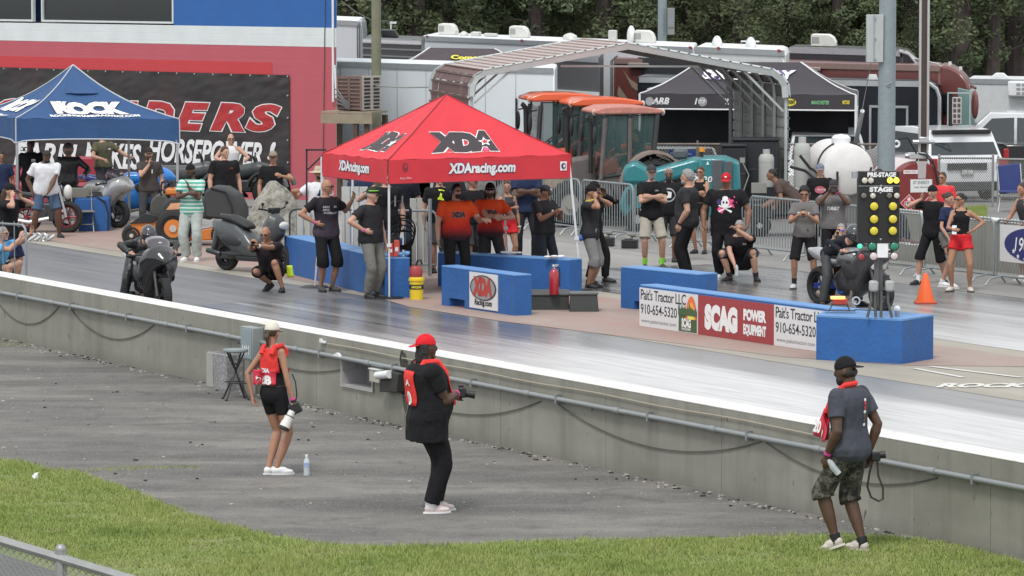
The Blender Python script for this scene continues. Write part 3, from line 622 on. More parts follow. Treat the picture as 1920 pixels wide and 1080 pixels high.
# banner
ban = thing('banner', 'black vinyl banner with big red lettering hung on the red block wall', 'banner', BR, ANG_B)
BV = newmat('black_vinyl', .38); t, n, b = nodes(BV); c = n.new('ShaderNodeTexCoord').outputs['Object']
t.links.new(ramp(t, tnoise(t, c, .9, 5), [(.4, (.022, .021, .022)), (.75, (.045, .025, .025))]), b.inputs['Base Color'])
zb0, zb1 = .02, 2.62; xb1 = bx(545); xb0 = LB+.5
def rip(x, z):
    e = max(0, 1-(xb1-x)/1.6)*max(0, 1-(zb1-z)/.9)
    return -.04-.02*noise.noise(V((x*1.3, z*1.5, 0)))-.012*noise.noise(V((x*1.2+z*5, z*7-x*3, 2)))*(1+3*e)
mb = MB(); mb.grid(lambda u, v: V((lerp(xb0, xb1, u), rip(lerp(xb0, xb1, u), lerp(zb0, zb1, v)), lerp(zb0, zb1, v))), 220, 40); mb.build('sheet', BV, ban)
mb = MB()
for i in range(24): x = xb1-.05-i*.69; mb.cone((x, rip(x, zb1)-.012, zb1-.03), (x, rip(x, zb1)+.01, zb1-.03), .022, n=8); 
for i in range(4): z = zb1-.5-i*.55; mb.cone((xb1-.04, -.075, z), (xb1-.04, -.03, z), .022, n=8)
mb.build('grommet', alu, ban)['kind'] = 'stuff'
SR = mat('banner_red', (.42, .025, .03), .5); SW = mat('banner_white', (.75, .75, .76), .5)
def bann(s, px0, py0, px1, py1, m_, off, **k):
    xc = (bx(px0)+bx(px1))/2; pm = (px0+px1)/2; z0, z1 = bz(pm, py1), bz(pm, py0); zc = (z0+z1)/2
    return letters(s, bx(px1)-bx(px0), z1-z0, lambda x, y, f=0: V((xc+x, rip(xc+x, zc+y)-f, zc+y)), m_, ban, cut=.25, off=off, **k)
for s, a_, e_, ya, yb in (('S', 464, 530, 195, 247), ('R', 397, 462, 193, 246), ('E', 331, 396, 192, 245), ('D', 267, 329, 190, 243), ('N', 202, 262, 189, 241), ('I', 172, 196, 188, 240), ('L', 118, 168, 187, 240), ('Y', 58, 116, 186, 239), ('C', -10, 50, 185, 238)):
    bann(s, a_, ya, e_, yb, SW, .014, bold=.055, shear=.3, grow=.03); bann(s, a_, ya, e_, yb, SR, .022, bold=.055, shear=.3)
for s, a_, e_, ya, yb in (('EARN', 28, 148, 268, 312), ('MAKES', 160, 268, 268, 316), ('HORSEPOWER', 280, 494, 262, 308), ('!', 504, 520, 266, 300)):
    bann(s, a_, ya, e_, yb, SW, .014, bold=.03, shear=.28)
for i in range(5):
    for j in range(3):
        if (i+j) % 2 == 0:
            x, z = bx(34+i*4), bz(40, 265+j*6); mb = MB(); y = rip(x, z)-.014; mb.quad((x, y, z), (x+.075, y, z+.01), (x+.075, y, z-.06), (x, y, z-.07)); mb.build('checker', SW, ban, smooth=False)
# air conditioner on its timber stand
WD = mat('weathered_timber', (.3, .25, .18), .9, var=.3, sc=5)
ac = W(672, 230, 101.5); st_ = thing('timber_stand', 'weathered timber stand carrying the air conditioner beside the building', 'stand', (ac.x, ac.y, 0), R_(-20))
mb = MB(); mb.box((-.1, 0, 1.85), (1.3, 1.0, .05)); mb.build('deck', WD, st_, smooth=False)
mb = MB(); mb.box((-.1, -.5, 1.7), (1.3, .05, .22)); mb.build('beam', WD, st_, smooth=False)
for x, y in ((.12, -.45), (.38, -.4), (-.65, .4), (.5, .45)): mb = MB(); mb.box((x, y, .67), (.11, .11, 2.2)); mb.build('post', mat('dark_timber', (.09, .06, .045), .9), st_, smooth=False)
acu = thing('air_conditioner', 'brown and beige louvred air conditioner on the timber stand', 'air conditioner', (ac.x+.02, ac.y, 1.88), R_(-38))
mb = MB(); mb.box((0, 0, .42), (.72, .72, .82)); mb.build('casing', mat('brown_enamel', (.1, .06, .055), .5), acu, bevel=.03)
mb = MB()
for x in (-.36, -.0, .36):
    mb.box((x, -.368, .42), (.05, .02, .8))
for k in range(9): mb.box((0, -.368, .06+k*.09), (.7, .02, .03))
mb.build('side_grille', mat('taupe_enamel', (.2, .13, .11), .5), acu, smooth=False)
mb = MB(); mb.box((.375, 0, .42), (.03, .72, .82))
mb.build('front_panel', mat('beige_enamel'
 , (.42, .38, .34), .5), acu, bevel=.01)
for i in range(2):
    for k in range(9): mb = MB(); mb.box((.394, -.17+i*.34, .08+k*.085), (.006, .22, .05)); mb.build('louvre', blk, acu, smooth=False)
mb = MB()
for k in range(4): mb.path([(-.62, -.1, .1+.13*k), (-.55, -.3, .16+.1*k), (-.42, -.42, .12+.05*k), (-.28, -.4, .02+.05*k)], .017, 5)
tag(mb.build('conduits', mat('grey_conduit', (.16, .16, .165), .5), None), 'bundle of bent grey conduits between the building and the air conditioner', 'conduit'); bpy.data.objects['conduits'].location = (ac.x+.08, ac.y, 1.9)
# poles
def pole(name, label, px, Y, r, h, m_, n_=12):
    t_ = thing(name, label, 'pole', B(px, Y)); mb = MB(); mb.cone((0, 0, 0), (0, 0, h), r, r*.82, n_); mb.build('shaft', m_, t_); return t_
WP = mat('treated_pine_pole', (.2, .2, .14), .9, var=.3, sc=4, bump=.3, bsc=20)
up = pole('utility_pole', 'greenish wooden utility pole behind the air conditioner', 706, 102.6, .125, 10, WP)
sp = thing('steel_pole', 'thick galvanised steel pole rising behind the starting lights', 'pole', B(1661, 84.5))
SPM = mat('zinc_pole', (.27, .32, .34), .5, .35, var=.2, sc=14, dirt=.25, dcol=(.4, .45, .46))
mb = MB(); mb.cone((0, 0, 0), (.04, 0, 11), .178, .155, 24); mb.build('shaft', SPM, sp)
mb = MB(); mb.path([(.03, -.17, 3.05)]+[(.03+.05*math.sin(a), -.18, 3.0-.06*math.cos(a)*-1) for a in (1.8, 3.1, 4.4)]+[(.1, -.17, 3.05)], .008, 5); mb.build('hand_hole', stl, sp)
cb = thing('control_cabinet', 'flat grey control cabinet fixed to the thick steel pole', 'cabinet', W(1640, 72, 84.4))
mb = MB(); mb.box((0, 0, 0), (.33, .2, .94)); mb.build('body', mat('cabinet_grey', (.42, .45, .45), .45), cb, bevel=.008)
mb = MB(); mb.box((-.02, -.105, 0), (.012, .02, .92)); [mb.box((-.0, -.115, z), (.03, .03, .03)) for z in (-.4, 0, .4)]; mb.build('hinge', stl, cb, smooth=False)
mb = MB(); mb.cone((.14, 0, .47), (.14, 0, 4), .02); mb.build('riser', stl, cb)
mb = MB(); p0 = W(1633, 118, 84.4); p1 = W(1613, 225, 90); p2 = W(1605, 300, 92); mb.path([p0, p1, p2], .008, 5); mb.path([W(1617, 208, 90), W(1603, 275, 91.5)], .05, 6)
tag(mb.build('guy_wire', stl), 'slanted guy wire with a guard tube left of the thick steel pole', 'wire')
dp = thing('twin_pole', 'slim dark pole flanked by two pale conduits above the red tank', 'pole', B(1731, 96.5))
mb = MB(); mb.cone((0, 0, 0), (0, 0, 11), .1, .09); mb.build('shaft', mat('dark_brown_pole', (.07, .05, .045), .8), dp)
for x in (-.085, .085): mb = MB(); mb.cone((x*1.05, -.06, 1.2), (x, -.06, 11), .033, .033); mb.build('conduit', mat('pale_conduit', (.5, .5, .49), .4, .4), dp)
mb = MB(); mb.box((0, -.12, 1.5), (.22, .16, .13)); mb.cone((-.25, -.1, 1.45), (.25, -.1, 1.45), .05); mb.build('fitting', alu, dp, bevel=.01)
fp = thing('light_pole', 'grey floodlight pole far behind the white trailers', 'pole', B(1241, 134)); mb = MB(); mb.cone((0, 0, 0), (0, 0, 9), .15, .13, 16); mb.build('shaft', SPM, fp)
c2 = thing('pole_cabinet', 'grey cabinet on the far floodlight pole', 'cabinet', W(1258, 40, 133.7)); mb = MB(); mb.box((0, 0, 0), (.22, .2, .84)); mb.build('body', CG, c2, bevel=.01)
mb = MB(); mb.box((0, -.105, -.2), (.2, .01, .012)); mb.build('seam', blk, c2, smooth=False)
q = W(736, 60, 128); t_ = thing('camp_light', 'thin white pole with a small lamp above the far trailers', 'pole', (q.x, q.y, q.z-.2)); mb = MB(); mb.cone((-.05, 0, -2.5), (-.05, 0, .45), .022); mb.box((.02, 0, .48), (.2, .08, .06)); mb.build('stem', whp, t_)
mb = MB(); mb.path([W(640, 158, 103), W(760, 164, 100), W(820, 163, 97), W(850, 158, 94)], .018, 6); tag(mb.build('service_wire', mat('grey_wire', (.3, .31, .3), .6)), 'thick grey wire from the building to the brown carport', 'wire')
mb = MB(); mb.path([W(640, 2, 103.8), W(670, 24, 103.4), W(697, 38, 102.9), W(730, 40, 104)], .015, 5); tag(mb.build('service_wire', wire), 'dark wire looping from the building top to the wooden pole', 'wire')

# ================================================================ TRAILERS AND CARAVANS
MK = mat('marker_lamp', (.35, .03, .02), .4)
def longbox(name, label, cat, p1, p2, D, wid, body, trim, bev=.06, wheels=True, x0=.05):
    za = HC-D; P1 = W(*p1, FPX*D/(p1[1]+75)); P2 = W(*p2, FPX*D/(p2[1]+75)); P1 = ray(*p1); P1 = P1*((za-HC)/P1.z)+V((0, 0, HC)); P2 = ray(*p2); P2 = P2*((za-HC)/P2.z)+V((0, 0, HC))
    L = (V((P2.x-P1.x, P2.y-P1.y, 0))).length; g = zg((P1.y+P2.y)/2)
    t_ = thing(name, label, cat, (P1.x, P1.y, g), math.atan2(P2.y-P1.y, P2.x-P1.x)); h = za-g; t_['_L'] = L
    mb = MB(); mb.box((L/2, wid/2, (h+.55)/2), (L, wid, h-.55)); mb.build('body', body, t_, bevel=bev)
    mb = MB(); mb.box((L/2, -.012, h-.09), (L-.1, .03, .14)); mb.build('trim_rail', trim, t_, smooth=False); mb = MB(); mb.box((L/2, -.012, .62), (L-.1, .03, .1)); mb.build('trim_rail', trim, t_, smooth=False)
    if wheels:
        for x in (L*.5-.5, L*.5+.5): mb = MB(); mb.torus((x, .1, .38), .26, .13, (0, 1, 0), 16, 8); mb.cone((x, .05, .38), (x, .2, .38), .2); mb.build('wheel', rub, t_)
    return t_, L, h
def ac_unit(par, x, y, z, l=1.0, m_=None):
    mb = MB(); mb.prism([(-l*.5, 0), (-l*.5, .3), (-l*.44, .33), (l*.22, .33), (l*.4, .26), (l*.5, .12), (l*.5, 0)], -.33, .33, c=(x, y, z)); mb.build('roof_unit', m_ or mat('cream_shroud', (.72, .72, .66), .5), par, bevel=.03)
    mb = MB(); mb.box((x-l*.32, y-.335, z+.18), (l*.28, .01, .16)); mb.build('vent_grille', mat('grille_grey', (.38, .38, .36), .6), par, smooth=False)
def lamp_at(par, x, h): mb = MB(); mb.box((x, -.035, h-.03), (.16, .03, .06)); mb.build('marker_lamp', MK, par, smooth=False)
WT = mat('trailer_white', (.8, .85, .88), .35, var=.04, sc=1, dirt=.06); TR = mat('trailer_trim', (.5, .52, .53), .35, .6)
tA, L, h = longbox('white_trailer', 'long white enclosed cargo trailer directly behind the wooden pole', 'trailer', (600, 113), (1040, 126), 2.6, 2.3, WT, TR)
mb = MB(); mb.box((L-.9, -.01, 1.6), (.95, .02, 2.1)); mb.build('door', mat('trailer_door', (.7, .76, .8), .3), tA, smooth=False, bevel=.01)
for k in range(1, 8): mb = MB(); mb.box((k*L/8-.3, -.004, (h+.6)/2), (.012, .01, h-.9)); mb.build('panel_seam', TR, tA, smooth=False)
mb = MB(); mb.box((L-1.46, -.03, 1.6), (.06, .05, 2.0)); mb.box((L-1.3, -.03, 1.1), (.12, .05, .14)); mb.build('door_latch', blk, tA, smooth=False)
tB, L, h = longbox('white_semi_trailer', 'very long white race trailer with grey roof edge and three roof units', 'trailer', (792, 66), (1300, 87), 2.25, 2.5, mat('trailer_white_b', (.72, .745, .77), .4, var=.04), TR)
for f, l in ((.07, 1.3), (.36, 1.3), (.82, 1.3)): ac_unit(tB, L*f+.2, 1.2, h, l)
for f in (.02, .4, .75, .99): lamp_at(tB, L*f, h)
mb = MB(); mb.box((L*.2, 1, h+.06), (.6, .5, .12)); mb.rev([(.0, .0), (.32, 0), (.3, .06), (.1, .12), (0, .13)], (L*.15, 1, h)); mb.box((L*.26, 1, h+.05), (.9, .3, .09)); mb.rev([(.0, .0), (.5, 0), (.45, .1), (.2, .16), (0, .18)], (L*.56, 1.4, h)); mb.box((L*.72, 1, h+.16), (.5, .4, .3)); mb.build('roof_vent', mat('vent_white', (.6, .6, .56), .5), tB, bevel=.02)
mb = MB(); mb.ell((L*.785, 1, h+.16), (.28, .28, .3)); mb.build('satellite_dome', mat('dome_white', (.75, .75, .73), .4), tB)
mb = MB(); mb.box((L*.9, -.05, h-.75), (3.0, .06, .8)); mb.build('dark_panel', mat('charcoal_panel', (.04, .045, .05), .4), tB, smooth=False)
tC, L, h = longbox('fifth_wheel', 'white fifth wheel caravan with a black window and domed vents', 'caravan', (1300, 86), (1473, 93), 2.15, 2.4, mat('trailer_white_c', (.68, .69, .68), .4), TR, bev=.15)
mb = MB(); mb.box((L*.45, -.02, h-.55), (L*.7, .05, .28)); mb.build('window', glass, tC, smooth=False); mb = MB(); mb.box((L*.9, -.02, h-.55), (.8, .05, .4)); mb.build('window', glass, tC, bevel=.04)
for f in (.25, .62): mb = MB(); mb.ell((L*f, .5, h), (.3, .3, .26)); mb.build('roof_vent', whp, tC)
lamp_at(tC, L*.28, h); lamp_at(tC, L*.93, h)
mb = MB(); mb.path([(L*.5, 1, h), (L*.5, 1, h+.12), (L*.7, 1, h+.13)], .02, 5); mb.build('antenna', whp, tC)
# caravan with rounded glazed nose at left
tD, L, h = longbox('motorhome', 'white motorhome with a rounded glazed nose right beside the building', 'motorhome', (600, 35), (672, 38), 1.72, 2.4, WT, TR, bev=.05, wheels=True)
mb = MB(); prof = [(0, .8), (0, h), (.12, h), (.3, h-.12), (.38, h-.35), (.4, h-.8), (.4, .8)]; mb.prism(prof, .05, 2.35, c=(L+.002, 0, 0)); mb.build('nose', mat('motorhome_nose', (.5, .54, .56), .25, .3), tD, bevel=.03)
mb = MB(); mb.box((L-.12, -.01, (h+.6)/2), (.05, .03, h-.7)); mb.build('pillar_stripe', blk, tD, smooth=False)
# dark things between the wooden pole and the long trailer
tE, L, h = longbox('dark_toy_hauler', 'black and grey striped toy hauler behind the wooden pole', 'trailer', (680, 70), (790, 74), 2.2, 2.4, mat('charcoal_gloss', (.03, .032, .035), .3), TR)
for k, z in enumerate((.3, .5, .7)): mb = MB(); mb.box((L/2, -.02, h-z), (L, .03, .04)); mb.build('stripe', mat('grey_stripe', (.25, .27, .28), .4), tE, smooth=False)
mb = MB(); mb.prism([(-.55, 0), (-.55, .22), (.3, .22), (.55, 0)], 0, .5, c=(L*.45, .6, h)); mb.build('roof_pod', blk, tE, bevel=.03)
mb = MB(); mb.box((L/2, -.025, h-.1), (L, .04, .08)); mb.build('awning', whp, tE, smooth=False)
mb = MB(); mb.cone((L*.55, -.2, h-1.12), (L*.55, -.2, h-.85), .06, .05); mb.cone((L*.55, -.2, h-.85), (L*.55, -.2, h-.78), .03); tag(mb.build('jug', whp), 'small white jug standing between the far trailers', 'jug'); bpy.data.objects['jug'].location = tE.location; bpy.data.objects['jug'].rotation_euler = tE.rotation_euler
tG, L, h = longbox('grey_trailer', 'dark grey slab sided trailer seen through the carport', 'trailer', (1004, 100), (1124, 106), 2.45, 2.4, mat('slab_grey', (.1, .105, .11), .45, var=.06), TR, bev=.02)
mb = MB(); mb.box((L*.55, -.03, h-.98), (L*.9, .06, .14)); mb.build('white_bar', whp, tG, smooth=False); mb = MB(); mb.box((.16, -.06, h-1.3), (.5, .1, 1.5)); mb.build('end_panel', mat('pale_grey_panel', (.45, .46, .46), .5), tG, smooth=False)
# brown motorhome
BM = mat('maroon_gelcoat', (.16, .055, .05), .3, var=.06, coat=.3); TAN = mat('tan_graphic', (.33, .27, .2), .35)
tF, L, h = longbox('motorhome', 'maroon motorhome with tan swooshes and a big front windscreen', 'motorhome', (1150, 108), (1765, 122), 2.62, 2.5, BM, mat('maroon_rail', (.25, .17, .15), .4), bev=.1)
mb = MB(); prof = [(0, .6), (0, h), (.3, h-.02), (.62, h-.14), (.88, h-.36), (1.05, h-.75), (1.12, h-1.6), (1.1, .6)]
mb.prism(prof, .02, 2.48, c=(L-.05, 0, 0)); mb.build('nose', BM, tF, bevel=.08)
mb = MB(); mb.prism([(.55, h-.55), (.98, h-.62), (1.13, h-1.5), (.98, h-2.3), (.68, h-2.3), (.6, h-1.5)], -.012, 2.3, c=(L-.02, 0, 0)); mb.build('windscreen', mat('green_tint_glass', (.2, .32, .3), .1, spec=.8), tF, bevel=.02)
mb = MB(); mb.ell((L+1.1, -.25, h-.95), (.12, .1, .36)); mb.path([(L+.95, 0, h-.5), (L+1.12, -.2, h-.55)], .04); mb.build('mirror', BM, tF)
mb = MB(); mb.box((L-.15, -.02, h-.95), (.75, .04, .5)); mb.build('window', glass, tF, bevel=.06); mb = MB(); mb.box((1.9, -.02, h-.85), (1.7, .04, .75)); mb.build('window', glass, tF, bevel=.08)
mb = MB(); mb.cone((L*.75, -.1, h-.55), (L*1.0, -.1, h-.5), .06); mb.build('side_awning', mat('dark_maroon', (.08, .04, .04), .5), tF); mb = MB(); mb.box((L*.35, -.1, h-.18), (L*.6, .14, .12)); mb.build('awning', mat('taupe_awning', (.27, .22, .21), .5), tF, bevel=.03)
def swoosh(par, pts, m_, y=-.014): mb = MB(); mb.add([(x, y, z) for x, z in pts], [tuple(range(len(pts)))]); mb.build('swoosh', m_, par, smooth=False)
swoosh(tF, [(.15, h-1.0), (.6, h-1.35), (1.0, h-1.75), (1.35, h-1.95), (1.35, h-1.78), (1.0, h-1.5), (.55, h-1.1), (.2, h-.75)], TAN)
swoosh(tF, [(.35, h-.3), (.6, h-.55), (1.0, h-.75), (1.05, h-.95), (.7, h-.78)], TAN, -.016)
swoosh(tF, [(.1, h-1.4), (.6, h-1.6), (1.3, h-2.0), (1.3, h-2.6), (.1, h-2.6)], blt)
swoosh(tF, [(L*.42, h-.45), (L*.6, h-.5), (L*.72, h-.75), (L*.55, h-.75)], TAN)
mb = MB(); mb.path([(-.1, .4, .8), (-.1, .4, h-.1), (.1, .4, h+.05)], .03); mb.path([(-.1, .05, .8), (-.1, .05, h-.1), (.1, .05, h+.05)], .03); [mb.cone((-.1, .05, z), (-.1, .4, z), .02) for z in (1.2, 1.6, 2.0, 2.4, 2.8)]; mb.build('ladder', alu, tF)
mb = MB(); mb.box((L+.25, 1, h+.02), (.1, .1, .08)); mb.box((L+.6, 1, h-.1), (.1, .1, .08)); mb.path([(L-.9, .6, h+.14), (L-.1, .6, h+.01)], .012, 5); mb.build('roof_lamp', whp, tF)
# black coach behind it
tH, L, h = longbox('motorhome', 'black motorhome with a curved silver trimmed front above the maroon one', 'motorhome', (1478, 88), (1690, 94), 2.3, 2.4, mat('black_gelcoat', (.02, .022, .025), .2, coat=.4), TR, bev=.05)
mb = MB(); mb.prism([(0, .6), (0, h), (.25, h-.05), (.6, h-.3), (.85, h-.6), (.95, h-1.2), (.95, .6)], 0, 2.4, c=(L, 0, 0)); mb.build('nose', mat('black_gelcoat', (.02, .022, .025), .2), tH, bevel=.05)
mb = MB(); mb.path([(L-.1, -.03, h-.03), (L+.3, -.03, h-.1), (L+.62, -.03, h-.34), (L+.86, -.03, h-.62)], .035, 6); mb.build('chrome_trim', alu, tH); ac_unit(tH, L*.3, 1.2, h, 1.1)
mb = MB(); mb.box((L*.8, -.03, h-.5), (L*.45, .05, .35)); mb.build('window', glass, tH, bevel=.05)
# far white trailer at right with a louvred unit
tI, L, h = longbox('white_trailer', 'low white box trailer with a louvred unit at the right edge', 'trailer', (1815, 146), (2010, 149), 3.3, 2.4, mat('offwhite_panel', (.55, .57, .57), .5, dirt=.2), TR)
mb = MB(); mb.box((1.98, -.12, h-.28), (1.5, .25, .42)); mb.build('louvred_unit', whp, tI, bevel=.04)
for k in range(4):
    for j in range(3): mb = MB(); mb.box((1.55+k*.16, -.252, h-.4+j*.12), (.12, .01, .07)); mb.build('louvre', mat('louvre_grey', (.3, .3, .3), .5), tI, smooth=False)
mb = MB(); mb.prism([(-.3, 0), (-.12, .14), (.12, .14), (.3, 0)], -.2, .2, c=(.95, .4, h)); mb.build('roof_vent', whp, tI, bevel=.02)
# black cargo trailer with silver frame, open side hatch
tJ, L, h = longbox('black_trailer', 'black enclosed trailer with silver edge trim and a small open hatch', 'trailer', (1195, 143), (1735, 151), 2.98, 2.3, mat('black_sheet', (.012, .014, .02), .3), mat('bright_trim', (.55, .57, .58), .3, .6), bev=.04)
mb = MB(); mb.prism([(0, .5), (0, h), (.12, h), (.3, h-.08), (.42, h-.3), (.45, h-.6), (.45, .5)], .02, 2.28, c=(L, 0, 0)); mb.build('nose', mat('black_sheet', (.012, .014, .02), .3), tJ, bevel=.03)
mb = MB(); mb.path([(L-.1, -.03, h-.06), (L+.12, -.03, h-.08), (L+.3, -.03, h-.2), (L+.38, -.03, h-.42), (L+.38, -.03, .7)], .05, 6); mb.build('nose_trim', mat('bright_trim', (.55, .57, .58), .3, .6), tJ)
ja, jb = L*.815, L*.94; mb = MB(); [mb.box(c_, d_) for c_, d_ in (((ja, -.03, 1.4), (.06, .03, 1.9)), ((jb, -.03, 1.4), (.06, .03, 1.9)), (((ja+jb)/2, -.03, 2.36), (jb-ja+.06, .03, .06)))]; mb.build('door_frame', mat('bright_trim', (.55, .57, .58), .3, .6), tJ, smooth=False)
mb = MB(); mb.box((L*.73, -.02, 2.3), (.28, .03, .1)); mb.build('badge', whp, tJ, smooth=False); mb = MB(); mb.prism([(-.15, 0), (-.1, .12), (.1, .12), (.15, 0)], 0, .3, c=(L*.82, .3, h)); mb.build('roof_vent', whp, tJ)
hp_ = W(1798, 206, 101); hh = thing('hatch_door', 'open silver framed door with a white louvred heater inside', 'door', (hp_.x, hp_.y, hp_.z), R_(-8))
mb = MB(); [mb.box(c_, d_) for c_, d_ in (((-.26, 0, 0), (.03, .05, .8)), ((.26, 0, 0), (.03, .05, .8)), ((0, 0, .4), (.55, .05, .03)), ((0, 0, -.4), (.55, .05, .03)))]; mb.build('frame', mat('bright_trim', (.55, .57, .58), .3, .6), hh, smooth=False)
mb = MB(); mb.box((-.2, .06, 0), (.1, .04, .78)); mb.build('black_edge', blk, hh, smooth=False)
mb = MB(); mb.box((-.05, .05, -.02), (.22, .06, .64)); mb.build('grille', mat('grille_white', (.55, .53, .52), .5), hh, bevel=.01)
for j in range(5):
    for i in range(2): mb = MB(); mb.box((-.1+i*.1, .015, -.27+j*.125), (.07, .01, .085)); mb.build('slot', mat('slot_dark', (.1, .07, .07), .5), hh, smooth=False)

def shear_plan(t_):
    th = t_.rotation_euler.z; L_ = t_['_L']; e = V((math.cos(th), math.sin(th), 0)); n_ = V((-math.sin(th), math.cos(th), 0)); R2 = t_.location+e*L_
    d = V((R2.x/R2.y+.02, 1, 0)); k = d.dot(e)/d.dot(n_); seen = set(); del t_['_L']
    for ch in t_.children:
        if ch.data.name in seen: continue
        seen.add(ch.data.name)
        for v in ch.data.vertices: v.co.x += k*v.co.y
for t_ in (tA, tB, tC, tD, tE, tG, tF, tH, tI, tJ): shear_plan(t_)
# ================================================================ CARPORT
cpY = 92.0; cw = W(884, 0, cpY).x, W(1475, 0, cpY).x; cW = cw[1]-cw[0]; cp = thing('carport', 'metal carport with rust brown sheet roof and pale frame in the paddock', 'carport', (cw[0], cpY, 0), R_(-6))
dep = MX.Rotation(R_(6), 3, 'Z') @ V((-.95, 4.8, 0)); BRN = mat('brown_ribbed_sheet', (.13, .07, .062), .6, var=.25, sc=2, dirt=.35, dcol=(.38, .31, .29)); PNK = mat('faded_roof_sheet', (.42, .35, .33), .6, var=.15, sc=2, dirt=.3, dcol=(.5, .47, .45)); FRM = mat('pale_frame_tube', (.5, .54, .54), .45, .2)
ez = 2.82; ap = 3.62
def prof(k=0): return [(0, 0), (0, ez-.3), (.02, ez-.05), (.12, ez+.12), (.3, ez+.22), (cW/2, ap), (cW-.3, ez+.22+.02), (cW-.12, ez+.12), (cW-.02, ez-.05), (cW, ez-.3), (cW, 0)]
for i in range(6):
    f = i/5; o_ = dep*f; mb = MB(); mb.path([V((x, 0, z))+o_ for x, z in prof()], .045, 4)
    if i in (0, 5): mb.path([V((x, -.03, z))+o_ for x, z in prof()[1:-1]], .1, 4)
    mb.path([V((.06, 0, ez-.45))+o_, V((.9, 0, ez+.3))+o_], .03, 4); mb.path([V((cW-.06, 0, ez-.6))+o_, V((cW-.9, 0, ez+.25))+o_], .03, 4)
    mb.build('hoop', FRM, cp, smooth=False)
pr = prof()
def sk(i0, i1, m_, nm, out=.05, lo=0, ribs=8):
    mb = MB()
    for i in range(i0, i1):
        (xa, za), (xb_, zb_) = pr[i], pr[i+1]; d = V((xb_-xa, 0, zb_-za)).normalized(); nn = V((-d.z, 0, d.x))*out; za = max(za, lo)
        nb = max(1, int(V((xb_-xa, 0, zb_-za)).length/.22))
        for k in range(nb):
            a_ = V((lerp(xa, xb_, k/nb), 0, lerp(za, zb_, k/nb)))+nn; b_ = V((lerp(xa, xb_, (k+1)/nb), 0, lerp(za, zb_, (k+1)/nb)))+nn
            mid = lerp(a_, b_, .82); r_ = nn.normalized()*.03
            e0, e1 = V((-.0, -.12, 0)), dep+V((0, .12, 0))
            for p_, q_ in ((a_, mid), (mid, mid+r_), (mid+r_, b_+r_), (b_+r_, b_)): mb.quad(p_+e0, q_+e0, q_+e1, p_+e1)
    mb.build(nm, m_, cp, smooth=False, fix=False, solid=0)
sk(0, 2, BRN, 'side_sheet', lo=.9); sk(2, 4, BRN, 'eave_sheet'); sk(4, 5, PNK, 'roof_sheet'); sk(5, 9, mat('grey_underside_sheet', (.2, .2, .2), .6), 'roof_sheet'); sk(8, 10, mat('translucent_wall_sheet', (.42, .43, .42), .6), 'side_sheet', lo=.9)
mb = MB(); mb.path([V((cW*.28, .3, ez+.35)), V((cW*.72, .3, ez+.35))], .03, 4); mb.build('tie_beam', FRM, cp, smooth=False)

# ================================================================ TENTS
def sectioned(a, b, n): return [lerp(a, b, i/n) for i in range(n+1)]
def tent(name, label, cat, c4, zv0, zv1, pk, cm, trim, p=1.15, arch=0, sag=.0, trimr=.012, ridge=None, lin=0):
    """c4 = front-left, front-right, back-right, back-left corners (ground); returns thing and a mapper per side"""
    ctr = sum(c4, V((0, 0, 0)))/4; t_ = thing(name, label, cat, ctr); c = [q-ctr for q in c4]; top = V((0, 0, pk)); tops = [top]*4
    if ridge: r_ = (c[1]-c[0])*ridge; tops = [top-r_, top+r_, top+r_, top-r_]
    def roof(i, u, v):
        A, Bc = c[i], c[(i+1) % 4]; base = lerp(A, Bc, u); tp = lerp(tops[i], tops[(i+1) % 4], u); q = lerp(base, V((tp.x, tp.y, 0)), v); q.z = .022*noise.noise(V((u*7+i*9, v*3, pk)))*math.sin(math.pi*min(1, v*1.0+.02))+ zv1+(pk-zv1)*(lin*v+(1-lin)*v**p)-sag*math.sin(math.pi*u)*math.sin(math.pi*v)+.008*math.sin((u-.5)*30*(1-v))*(1-v)**3; return q
    def val(i, u, v):
        A, Bc = c[i], c[(i+1) % 4]; q = lerp(A, Bc, u); nn = (Bc-A).cross(V((0, 0, 1))).normalized()
        q = q+nn*(.012+.01*math.sin(u*17+i)*(1-v)+.006*math.sin(u*41)); lo = zv0+arch*math.sin(math.pi*min(1, max(0, u)))**.35; q.z = lerp(lo, zv1, v); return q
    for i in range(4):
        mb = MB(); mb.grid(lambda u, v: roof(i, u, v*.999), 44, 22); mb.build('roof_panel', cm, t_, ang=60)
        mb = MB(); mb.grid(lambda u, v: val(i, u, v), 44, 5); mb.build('valance', cm, t_, ang=60)
        mb = MB(); mb.path([roof(i, 0, v/12)+V((0, 0, .012)) for v in range(12)]+[tops[i]], trimr, 5)
        mb.path([val(i, u/20, 0) for u in range(21)], trimr, 5); mb.path([val(i, 0, 0), val(i, 0, 1)], trimr, 5); mb.build('piping', trim, t_)
    return t_, c, roof, val
def on_roof(roof, i, W0, H0, u0=.5, v0=.3, ridge=0):
    def fn(x, y, f=0):
        v = v0+y/H0; wd = W0*(1-v*(1-2*ridge)); u = u0+x/max(.05, wd); a = roof(i, u, v); b_ = roof(i, u+.01, v); c_ = roof(i, u, v+.01); return a+(b_-a).cross(c_-a).normalized()*f
    return fn
def on_val(val, i, W0, H0, u0=.5, v0=.5):
    def fn(x, y, f=0):
        u = u0+x/W0; v = v0+y/H0; a = val(i, u, v); b_ = val(i, u+.01, v); c_ = val(i, u, v+.01); return a+(b_-a).cross(c_-a).normalized()*f
    return fn
BT = mat('black_canopy_cloth', (.045, .04, .047), .7, var=.1)
ty = 101.0; cA = W(1200, 0, ty); cB = W(1606, 0, ty-1.2)
cA.z = cB.z = 0; dv = V((.3, 3.4, 0))
